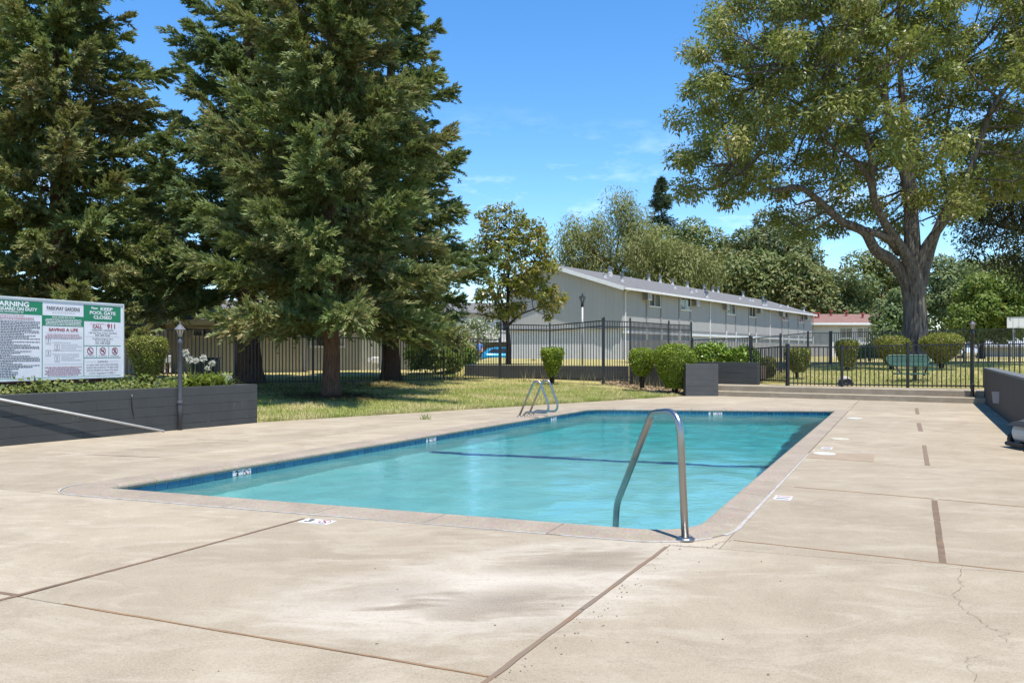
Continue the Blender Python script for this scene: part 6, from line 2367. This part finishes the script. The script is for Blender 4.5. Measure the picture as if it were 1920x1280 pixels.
# trees behind the long building
G = 'trees beyond the apartment building'
tree('pale green willow-like tree rising behind the near end of the long roof', 112, [(1048, 470), (1062, 432), (1090, 415), (1130, 398), (1165, 380), (1190, 378), (1206, 405), (1225, 440), (1250, 462), (1262, 520), (1262, 560), (1150, 545), (1050, 525)], [(1150, 655, .6), (1150, 560, .4), (1160, 440, .1)], 'willow_leaves', 31, 2.3, 1.9, 150, .75, .16, 1.3, .5, base_z=.5, group=G, shell=.15, flat=1.3, limbs=[[(1150, 520, .3), (1110, 470, .15), (1080, 440, .08)], [(1152, 520, .3), (1190, 460, .15), (1200, 420, .08)]])
tree('olive green tree with bare twigs behind the middle of the long roof', 105, [(1185, 470), (1205, 440), (1235, 440), (1265, 455), (1300, 470), (1330, 468), (1340, 500), (1342, 560), (1300, 575), (1200, 560)], [(1270, 655, .5), (1270, 580, .35), (1275, 480, .1)], 'willow_leaves', 32, 2.2, 1.7, 130, .8, .16, 1.3, .5, base_z=.5, group=G, shell=.2, flat=1.2, limbs=[[(1270, 540, .25), (1240, 500, .1)], [(1270, 540, .25), (1305, 490, .1)]])
tree('rounded olive eucalyptus just right of the dark spire conifer', 135, [(1230, 440), (1250, 425), (1280, 420), (1310, 430), (1325, 450), (1345, 455), (1375, 460), (1388, 490), (1385, 560), (1280, 560), (1235, 500)], [(1315, 655, .6), (1315, 560, .4), (1310, 460, .1)], 'gum_leaves', 33, 2.8, 2.3, 140, .8, .4, .3, .6, base_z=.5, group=G, shell=.5)
tree('tallest rounded gum tree above the far half of the long roof', 130, [(1372, 455), (1385, 432), (1412, 420), (1440, 408), (1475, 410), (1500, 408), (1516, 425), (1518, 450), (1512, 480), (1525, 490), (1522, 520), (1500, 540), (1430, 540), (1395, 500)], [(1455, 655, .7), (1455, 540, .5), (1455, 440, .1)], 'gum_leaves_dark', 34, 2.7, 2.4, 150, .8, .4, .3, .6, base_z=.5, group=G, shell=.5)
tree('bushy olive gum tree low behind the middle roof vents', 112, [(1340, 490), (1375, 475), (1395, 490), (1420, 480), (1450, 490), (1470, 520), (1462, 585), (1400, 580), (1330, 560)], [(1410, 655, .5), (1410, 580, .3), (1410, 500, .1)], 'gum_leaves', 35, 2.3, 2.0, 150, .75, .4, .3, .6, base_z=.5, group=G, shell=.5)
tree('pale olive gum tree above the far end of the long roof', 112, [(1450, 505), (1480, 480), (1510, 490), (1530, 500), (1548, 520), (1545, 600), (1480, 595), (1440, 560)], [(1500, 655, .5), (1500, 600, .3), (1500, 510, .1)], 'gum_leaves', 36, 2.2, 1.9, 150, .75, .4, .3, .6, base_z=.5, group=G, shell=.5)
tree('grey-green rounded tree over the red roof, left of the big trunk', 122, [(1520, 520), (1545, 504), (1580, 505), (1605, 520), (1625, 540), (1640, 560), (1640, 640), (1520, 640)], [(1585, 655, .5), (1585, 600, .3), (1585, 530, .1)], 'gum_leaves_dark', 37, 2.4, 2.1, 150, .75, .4, .3, .6, base_z=.5, group=G, shell=.5)
tree('dull olive tree close against the left side of the big trunk, far away', 140, [(1598, 515), (1610, 490), (1640, 480), (1668, 482), (1690, 500), (1700, 560), (1690, 640), (1640, 600), (1610, 545)], [(1655, 655, .5), (1655, 600, .3), (1655, 500, .1)], 'gum_leaves', 38, 2.7, 2.3, 140, .8, .4, .3, .6, base_z=.5, group=G, shell=.5)
tree('dark green bushy tree immediately left of the big eucalyptus trunk', 75, [(1640, 585), (1655, 555), (1680, 530), (1700, 535), (1710, 560), (1710, 640), (1650, 640), (1635, 610)], [(1675, 655, .3), (1675, 620, .2), (1675, 560, .06)], 'mid_leaves', 39, 1.3, 1.1, 170, .42, .4, .3, .7, base_z=.6, shell=.5)
tree('light green tree with fluffy boughs just right of the big eucalyptus trunk', 78, [(1738, 520), (1752, 495), (1770, 488), (1795, 495), (1812, 520), (1820, 560), (1822, 625), (1790, 640), (1740, 640)], [(1778, 655, .3), (1778, 620, .2), (1778, 530, .06)], 'mid_leaves', 40, 1.35, 1.15, 170, .42, .4, .3, .7, base_z=.6, shell=.5)
tree('bright green street tree with a forked trunk near the basketball hoop', 62, [(1800, 560), (1815, 535), (1840, 522), (1870, 525), (1900, 545), (1915, 570), (1925, 600), (1915, 628), (1880, 632), (1840, 628), (1805, 625), (1795, 595)], [(1841, 664, .24), (1842, 640, .20), (1845, 620, .15), (1850, 560, .05)], 'bright_leaves', 41, 1.0, .85, 170, .34, .45, .3, .75, base_z=.7, barkm='dark_bark', shell=.5, limbs=[[(1843, 640, .14), (1855, 622, .10), (1875, 600, .05)], [(1843, 636, .12), (1828, 615, .08), (1815, 595, .04)]])
tree('pale olive tree line peeping behind the bright green street tree', 118, [(1790, 500), (1810, 495), (1850, 492), (1880, 490), (1920, 495), (1990, 500), (2000, 640), (1800, 640)], [(1880, 655, .5), (1880, 600, .3), (1880, 510, .1)], 'gum_leaves', 42, 2.4, 2.0, 140, .75, .4, .3, .4, base_z=.5, group=G, shell=.5)

def conifer():
    Y = 140
    rg = np.random.default_rng(77)
    b = at(1240, 655, Y)
    t = thing('spire_conifer', 'dark blue-green spire conifer rising above the background trees', 'conifer', tuple(b))
    top = at(1237, 334, Y)[2]
    wpart('trunk', MB().tube([tuple(b), (b[0], b[1], top)], [.5, .03], 8), 'dark_bark', t)
    V = []
    for i in range(210):
        u = rg.uniform(0, 1) ** .8
        z = b[2] + 12 + (top - b[2] - 12) * u
        R = (1 - u) * 7.6 * rg.uniform(.6, 1.1) + .2
        a = rg.uniform(0, 6.28)
        n = 90
        s = rg.uniform(.1, 1, n)
        P = np.stack([b[0] + math.cos(a) * R * s + rg.normal(0, .16, n), b[1] + math.sin(a) * R * s + rg.normal(0, .16, n), z - .25 * R * s + .15 * R * s ** 3 + rg.normal(0, .1, n)], 1)
        D = unit(np.array([math.cos(a), math.sin(a), -.2]) + rg.normal(0, .5, (n, 3)))
        V.append(leaves(P, D, unit(np.array([0, 0, 1]) + rg.normal(0, .4, (n, 3))), rg.uniform(.4, .8, n), rg.uniform(.12, .2, n)))
    link('crown', quadmesh('crown', np.concatenate(V) - b, 'blue_conifer'), t)
conifer()

# ------------------------------------------------------------ clipped shrubs
def topiary(px, ytop, ybase, Y, prof, label, mat, seed, leaf=.05, n=9000, cat='trimmed shrub', group='clipped shrubs', sy=1.0, stems=3, rough=.024, base_z=None):
    """prof: (half width in pixels, picture row) from the bottom of the foliage to its top"""
    rg = np.random.default_rng(seed)
    b = at(px, ybase, Y)
    t = thing('trimmed_shrub', label, cat, tuple(b), 0, group)
    k = Y / F
    pr = [(w_ * k, at(px, py, Y)[2] - b[2]) for w_, py in prof]
    core = [(max(r - .10, r * .72), z + (.05 if i == 0 else (-.07 if i == len(pr) - 1 else 0))) for i, (r, z) in enumerate(pr)]
    lpart('inner_twigs', MB().lathe(core, seg=18, sy=sy), 'dark_bark', t, True)
    mb = MB()
    z0 = pr[0][1] + .12
    for i in range(stems):
        a = rg.uniform(0, 6.28)
        mb.tube([(.05 * math.cos(a), .05 * math.sin(a), -.08), (.06 * math.cos(a + .5), .06 * math.sin(a + .5), z0 * .5), (.16 * math.cos(a), .16 * math.sin(a), z0 + .1)], [.05, .04, .03], 6)
    lpart('stem', mb, 'dark_bark', t, True)
    # leaves over the surface, by area
    seg = []
    for (r0, z0), (r1, z1) in zip(pr[:-1], pr[1:]):
        seg.append(math.hypot(r1 - r0, z1 - z0) * (r0 + r1))
    # the top cap
    seg.append(pr[-1][0] ** 2)
    seg = np.array(seg)
    seg = seg / seg.sum()
    which = rg.choice(len(seg), n, p=seg)
    u = rg.uniform(0, 1, n)
    th = rg.uniform(0, 2 * PI, n)
    R0 = np.array([p[0] for p in pr] + [0])
    Z0 = np.array([p[1] for p in pr] + [pr[-1][1]])
    r = R0[which] + (R0[which + 1] - R0[which]) * u
    z = Z0[which] + (Z0[which + 1] - Z0[which]) * u
    dr_, dz_ = R0[which + 1] - R0[which], Z0[which + 1] - Z0[which]
    nr, nz_ = dz_, -dr_
    nl = np.maximum(np.hypot(nr, nz_), 1e-6)
    nr, nz_ = nr / nl, nz_ / nl
    lump = 1 + .05 * np.sin(th * 3 + seed) + .04 * np.sin(th * 5 + z * 9 + seed * 2)
    j = rg.normal(0, rough, n) - abs(rg.normal(0, rough, n)) * .8
    Nn = np.stack([nr * np.cos(th), nr * np.sin(th), nz_], 1)
    P = np.stack([r * lump * np.cos(th), r * lump * sy * np.sin(th), z], 1) + Nn * j[:, None]
    D = unit(rg.normal(0, .7, (n, 3)) + Nn * .35 + np.array([0, 0, .3]))
    N = unit(Nn + rg.normal(0, .30, (n, 3)))
    L_ = rg.uniform(.6, 1.3, n) * leaf
    link('foliage', quadmesh('foliage', leaves(P, D, N, L_, L_ * .55, .1), mat), t)
    return t
topiary(276, 632, 722, 14.6, [(8, 716), (17, 700), (26, 676), (32.5, 652), (32.5, 641), (27, 634.5)], 'vase-shaped clipped shrub in the planter right of the sign', 'topiary_leaves', 1, .036, 16000, stems=4, rough=.022)
topiary(1035, 653, 714, 26.6, [(5, 706), (9, 698), (15, 682), (20, 664), (20.5, 658), (17, 654)], 'tapering cone-shaped shrub on the lawn before the tall fence', 'topiary_leaves_green', 2, .05, 9000)
topiary(1203, 655, 722, 24.5, [(6, 704), (14, 698), (21, 682), (23, 668), (21, 660), (13, 655)], 'small round shrub with a bare forked stem, left of the larger round shrub', 'topiary_leaves_green', 3, .05, 10000)
topiary(1265, 647, 731, 23.9, [(14, 727), (22, 712), (30, 694), (36, 676), (36, 662), (28, 652), (15, 647.5)], 'largest round clipped shrub, next to the grey block pillar', 'topiary_leaves_green', 4, .05, 17000)
topiary(1437, 671, 708, 27.0, [(10, 706), (15, 698), (16, 680), (12, 672)], 'dark low shrub behind the narrow fence panel beside the retaining wall', 'topiary_leaves', 5, .06, 5000)
topiary(1497, 653, 708, 26.3, [(8, 697), (14, 690), (20, 674), (22, 660), (19, 654.5)], 'flat-topped shrub with a thick stem behind the gate post fence panel', 'topiary_leaves', 6, .055, 8000)
topiary(1588, 639, 689, 31.0, [(10, 687), (14, 674), (18, 656), (19.5, 645), (15, 640)], 'narrow barrel-shaped shrub behind the near fence, left of the two wide domes', 'topiary_leaves', 7, .06, 9000)
topiary(1672, 630, 688, 31.0, [(7, 682), (16, 672), (26, 660), (31, 647), (28, 638), (17, 631.5)], 'wide domed shrub in front and to the left of the big trunk', 'topiary_leaves', 8, .06, 14000)
topiary(1765, 626, 686, 30.5, [(7, 680), (18, 669), (30, 655), (37, 643), (33, 634), (18, 627)], 'widest domed shrub, to the right of the big trunk behind the picnic table', 'topiary_leaves', 9, .06, 16000)
topiary(1630, 650, 674, 40.0, [(18, 672), (23, 663), (20, 655), (10, 650)], 'bright green low bush between the barrel shrub and the wide dome', 'hedge_leaves', 10, .09, 4500, cat='bush', group=None, rough=.07)
topiary(1332, 650, 682, 26.6, [(33, 682), (34, 668), (30, 656), (14, 649)], 'tall light green large-leaved hedge bush behind the block pillar', 'hedge_leaves', 11, .10, 5200, cat='bush', group=None, sy=.6, rough=.07)
topiary(1394, 658, 682, 26.0, [(26, 682), (26, 668), (23, 660), (10, 657)], 'lower light green bush behind the dark retaining wall', 'hedge_leaves', 12, .10, 3800, cat='bush', group=None, sy=.6, rough=.06)
topiary(815, 630, 694, 32.0, [(40, 692), (50, 670), (49, 650), (38, 636), (18, 630)], 'large bright green bush behind the low fence right of the redwoods', 'bright_leaves', 13, .12, 9500, cat='bush', group=None, rough=.12)
topiary(872, 640, 690, 36.0, [(14, 690), (18, 668), (10, 645)], 'yellow-green leafy shrub left of the walking man', 'hedge_leaves', 14, .12, 2500, cat='bush', group=None, rough=.12)
topiary(1000, 678, 691, 48.0, [(9, 690), (9, 683), (4, 678)], 'small dark shrub at the foot of the grey gable wall', 'mid_leaves', 15, .10, 1500, cat='bush', group=None, rough=.07)
tree('white-flowering oleander bush behind the fence, left of the magnolia', 44.0, [(862, 612), (875, 600), (895, 595), (915, 600), (930, 615), (930, 632), (915, 642), (885, 645), (862, 640)], [(895, 690, .06), (895, 640, .04), (895, 615, .02)], 'mid_leaves', 61, .42, .36, 70, .17, .3, .2, .7, base_z=.42, cat='oleander bush', name='oleander_bush', shell=.3)
def oleander_flowers():
    rg = np.random.default_rng(6)
    t = bpy.data.objects['oleander_bush']
    b = np.array(t.location)
    n = 220
    px, py = rg.uniform(866, 930, n), rg.uniform(598, 640, n)
    P = np.stack([(px - CX) / F * 43.2, 43.2 + rg.uniform(-.6, .6, n), CAM_H - (py - HY) / F * 43.2], 1)
    N = unit(rg.normal(0, .5, (n, 3)) + np.array([0, -1, .6]))
    link('blossoms', quadmesh('blossoms', leaves(P, rand_unit(n), N, np.full(n, .09), np.full(n, .07)) - b, 'flower_white'), t)
oleander_flowers()
def bright_mark():
    pass

# ------------------------------------------------------------ planter plants
def agapanthus():
    rg = np.random.default_rng(14)
    spots = [(362, 722, 13.9, 60), (392, 722, 14.2, 70), (420, 722, 14.5, 50), (345, 722, 13.7, 34)]
    heads = [[(346, 661, 8), (356, 674, 9), (366, 676, 7)], [(383, 672, 8), (397, 681, 7), (391, 690, 6)], [(414, 704, 6), (425, 708, 7)], []]
    labels = ['agapanthus clump with three white flower heads beside the lamp post', 'agapanthus clump with three white heads before the utility cabinet', 'rightmost agapanthus clump with two low white flower heads', 'small strap-leaved agapanthus clump directly behind the lamp post']
    for (px, py, Y, n), hs, lb in zip(spots, heads, labels):
        b = at(px, py, Y)
        b[2] = .6
        t = thing('agapanthus', lb, 'flowering plant', tuple(b), 0, 'agapanthus in the planter')
        mb = MB()
        for i in range(int(n * .95)):
            a = rg.uniform(0, 6.28)
            L_ = rg.uniform(.40, .70)
            out = rg.uniform(.25, .85)
            w_ = rg.uniform(.016, .026)
            pts = []
            for s in np.linspace(0, 1, 5):
                rr = out * L_ * s
                zz = L_ * (1.05 * s - (.35 + .5 * out) * s * s)
                pts.append(np.array([math.cos(a) * rr + rg.normal(0, .004) + .06 * math.cos(a * 3), math.sin(a) * rr + .06 * math.sin(a * 2), zz]))
            sd = np.array([-math.sin(a), math.cos(a), 0])
            V = []
            for q, p in enumerate(pts):
                ww = w_ * (1 - (q / 4) ** 2 * .9)
                V += [p - sd * ww, p + sd * ww]
            mb.add(V, [(2 * q, 2 * q + 1, 2 * q + 3, 2 * q + 2) for q in range(4)])
        o = lpart('leaves', mb, 'strap_leaves', t)
        o['kind'] = 'stuff'
        for hx, hy, hr in hs:
            c = at(hx, hy, Y) - b
            c[1] += rg.uniform(-.1, .1)
            lpart('flower_stem', MB().tube([(.02, 0, .05), (c[0] * .6, c[1] * .6, c[2] * .55), tuple(c)], .006, 5), 'strap_leaves', t)
            nf = 90
            d = rand_unit(nf)
            r = hr * .95 * Y / F
            P = c + d * r * .35
            V = leaves(P, d, rand_unit(nf), rg.uniform(.5, .85, nf) * r, rg.uniform(.22, .34, nf) * r)
            link('flower_head', quadmesh('flower_head', V, 'flower_white'), t)
agapanthus()

def ivy():
    rg = np.random.default_rng(15)
    n = 9000
    u = rg.uniform(-7.1, -.25, n)
    w_ = rg.uniform(.24, 2.4, n)
    P2 = PW1[None, :] + PWD[None, :] * u[:, None] + PWN[None, :] * w_[:, None]
    hgt = .62 + rg.uniform(0, 1, n) ** 1.4 * (.20 + .06 * np.sin(u * 3.1) + .05 * np.sin(u * 7 + w_ * 4))
    keep = ~((u > -2.2) & (rg.uniform(0, 1, n) < .55))
    P = np.stack([P2[:, 0], P2[:, 1], hgt], 1)[keep]
    m = len(P)
    N = unit(rg.normal(0, .55, (m, 3)) + np.array([.25, -.35, .9]))
    D = unit(rg.normal(0, 1, (m, 3)))
    D = unit(D - N * (D * N).sum(1, keepdims=True))
    L_ = rg.uniform(.04, .075, m)
    c = P.mean(0)
    c[2] = .6
    o = link('ground_cover', quadmesh('ground_cover', leaves(P, D, N, L_, L_ * .8, .12) - c, 'ivy_leaves'), None, tuple(c))
    o['kind'] = 'stuff'
    tag(o, 'low ivy ground cover filling the planter under the sign', 'ground cover')
ivy()

# ------------------------------------------------------------ grass
def grass(name, label, P, hmin, hmax, wid, mat, seed, bend=.5):
    rg = np.random.default_rng(seed)
    n = len(P)
    z = ground_h(P[:, 0], P[:, 1])
    B = np.stack([P[:, 0], P[:, 1], z - .004], 1)
    a = rg.uniform(0, 6.28, n)
    d = np.stack([np.cos(a), np.sin(a), np.zeros(n)], 1)
    side = np.stack([-np.sin(a), np.cos(a), np.zeros(n)], 1)
    h = rg.uniform(hmin, hmax, n)[:, None]
    w_ = (rg.uniform(.6, 1.2, n) * wid)[:, None]
    tip = B + np.array([0, 0, 1]) * h + d * h * rg.uniform(.1, bend, n)[:, None] * 1.6
    V = np.stack([B - side * w_, B + side * w_, tip], 1).reshape(-1, 3)
    c = B.mean(0)
    o = link(name, quadmesh(name, V - c, mat, 3), None, tuple(c))
    o['kind'] = 'stuff'
    tag(o, label, 'grass')
MULCH = [(1120, 712), (1180, 714), (1290, 724), (1294, 742), (1264, 741), (1200, 731), (1130, 720)]
def in_mulch(P):
    z = ground_h(P[:, 0], P[:, 1])
    px = CX + P[:, 0] / P[:, 1] * F
    py = HY + (CAM_H - z) / P[:, 1] * F
    return np.array([inside(MULCH, a, b) for a, b in zip(px, py)])
def lawn_points(n, seed):
    rg = np.random.default_rng(seed)
    # along the lawn edge and back to the fence
    u = rg.uniform(-1.0, 13.2, n)
    s = rg.uniform(0, 1, n) ** 1.25 * 11.5 - .03
    P = LE0[None, :] + LED[None, :] * u[:, None] + LEN[None, :] * s[:, None]
    keep = (P[:, 0] < .215 * P[:, 1]) & (P[:, 1] > 13.8)
    # keep off the planter
    w_ = (P - PW1) @ PWN
    k2 = (P - PW1) @ PWD
    keep &= ~((k2 < .05) & (w_ < 3.2))
    # bare litter under the redwoods by the fence
    s_ = (P - LE0) @ LEN
    bare = (s_ > 5.6) & (s_ < 9.5) & (rg.uniform(0, 1, n) < .55)
    keep &= ~bare
    db = (P - TW_A) @ TWN
    keep &= ~((db > -.3) & (P[:, 0] > -2.2))
    P = P[keep]
    return P[~in_mulch(P)]
grass('lawn_grass', 'patchy green and straw-coloured lawn grass beside the pool deck', lawn_points(185000, 3), .035, .085, .006, 'grass_blades', 4)
def edge_tufts():
    rg = np.random.default_rng(8)
    n = 16000
    u = rg.uniform(-.4, 12.7, n)
    s = rg.normal(0, .07, n) + .05 * np.sin(u * 5) + .03
    P = LE0[None, :] + LED[None, :] * u[:, None] + LEN[None, :] * s[:, None]
    keep = (P[:, 0] > -4.6)
    return P[keep]
grass('edge_grass', 'ragged grass edge creeping over the side of the deck', edge_tufts(), .05, .13, .006, 'grass_blades', 9, .7)
def right_points(n, seed):
    rg = np.random.default_rng(seed)
    a = rg.uniform(-2.0, 13, n)
    q = 1.75 + rg.uniform(0, 1, n) ** 1.5 * 16
    P = F0[None, :] + FD[None, :] * a[:, None] + FN[None, :] * q[:, None]
    P = P + np.stack([q * .35, np.zeros(n)], 1)
    keep = (P[:, 0] > .30 * P[:, 1])
    return P[keep]
grass('far_lawn_grass', 'dry yellow-green lawn around the picnic table behind the near fence', right_points(90000, 5), .04, .08, .008, 'dry_blades', 6)
def fallen_needles():
    rg = np.random.default_rng(12)
    n = 26000
    u = rg.uniform(-1.5, 8.5, n)
    s_ = rg.normal(7.3, 1.2, n)
    P = LE0[None, :] + LED[None, :] * u[:, None] + LEN[None, :] * s_[:, None]
    tb = at(621, 737, 20.2)[:2]
    q = rg.choice(n, 6000, replace=False)
    P[q] = tb + rg.normal(0, .75, (6000, 2))
    z = ground_h(P[:, 0], P[:, 1]) + rg.uniform(.004, .035, n) + np.where(np.isin(np.arange(n), q), .03, 0)
    P3_ = np.stack([P[:, 0], P[:, 1], z], 1)
    a = rg.uniform(0, 6.28, n)
    D = np.stack([np.cos(a), np.sin(a), rg.normal(0, .15, n)], 1)
    V = leaves(P3_, unit(D), unit(np.array([0, 0, 1]) + rg.normal(0, .2, (n, 3))), rg.uniform(.06, .16, n), rg.uniform(.012, .03, n))
    c = P3_.mean(0)
    o = link('fallen_needles', quadmesh('fallen_needles', V - c, 'duff'), None, tuple(c))
    o['kind'] = 'stuff'
    tag(o, 'brown litter of fallen needles under the redwood trees', 'leaf litter')
fallen_needles()
leafmat('mulch', (0.30, 0.21, 0.145), (0.40, 0.30, 0.21), (0.22, 0.14, 0.09), .05, .9, .1, 2.0)
def mulch():
    rg = np.random.default_rng(13)
    n = 16000
    P = np.stack([gp(a, b, .22) for a, b in zip(rg.uniform(1120, 1294, n), rg.uniform(712, 742, n))])
    P = P[in_mulch(P)]
    n = len(P)
    z = ground_h(P[:, 0], P[:, 1]) + rg.uniform(.004, .03, n)
    P3_ = np.stack([P[:, 0], P[:, 1], z], 1)
    a = rg.uniform(0, 6.28, n)
    D = np.stack([np.cos(a), np.sin(a), rg.normal(0, .2, n)], 1)
    V = leaves(P3_, unit(D), unit(np.array([0, 0, 1]) + rg.normal(0, .3, (n, 3))), rg.uniform(.06, .13, n), rg.uniform(.04, .08, n))
    c = P3_.mean(0)
    o = link('mulch', quadmesh('mulch', V - c, 'mulch'), None, tuple(c))
    o['kind'] = 'stuff'
    tag(o, 'bare brown mulch under the two round shrubs left of the pillar', 'mulch')
mulch()
def tall_weeds():
    rg = np.random.default_rng(10)
    V = []
    for i in range(70):
        px = rg.choice([rg.uniform(770, 870), rg.uniform(980, 1180), rg.uniform(1190, 1290)])
        Y = np.interp(px, [770, 938, 1130, 1290], [26.9, 29.0, 26.6, 25.5]) - rg.uniform(0, .6)
        x = (px - CX) / F * Y
        z = gh(x, Y)
        for k in range(3):
            h = rg.uniform(.2, .55)
            a = rg.uniform(0, 6.28)
            b0 = np.array([x + rg.normal(0, .05), Y, z])
            tip = b0 + np.array([math.cos(a) * h * .35, math.sin(a) * h * .35, h])
            V += [b0 - [.007, 0, 0], b0 + [.007, 0, 0], tip]
    V = np.array(V)
    c = V.mean(0)
    o = link('tall_weeds', quadmesh('tall_weeds', V - c, 'weed_stems', 3), None, tuple(c))
    o['kind'] = 'stuff'
    tag(o, 'tall dry weeds along the foot of the fences', 'weeds')
tall_weeds()
def weed(px, py, label, n, h, mat, seed):
    rg = np.random.default_rng(seed)
    p = gp(px, py)
    V = []
    for i in range(n):
        a = rg.uniform(0, 6.28)
        hh = rg.uniform(.4, 1) * h
        b0 = np.array([p[0] + rg.normal(0, h * .35), p[1] + rg.normal(0, h * .15), 0])
        tip = b0 + np.array([math.cos(a) * hh * .6, math.sin(a) * hh * .4, hh])
        V += [b0 - [.006, 0, 0], b0 + [.006, 0, 0], tip]
    V = np.array(V)
    c = np.array([p[0], p[1], 0])
    o = link('weed', quadmesh('weed', V - c, mat, 3), None, tuple(c))
    tag(o, label, 'weed')
weed(797, 786, 'small green weed growing from a joint of the left deck', 26, .16, 'strap_leaves', 2)
weed(386, 800, 'straw-coloured grass tuft at the foot of the planter wall', 60, .10, 'weed_stems', 3)
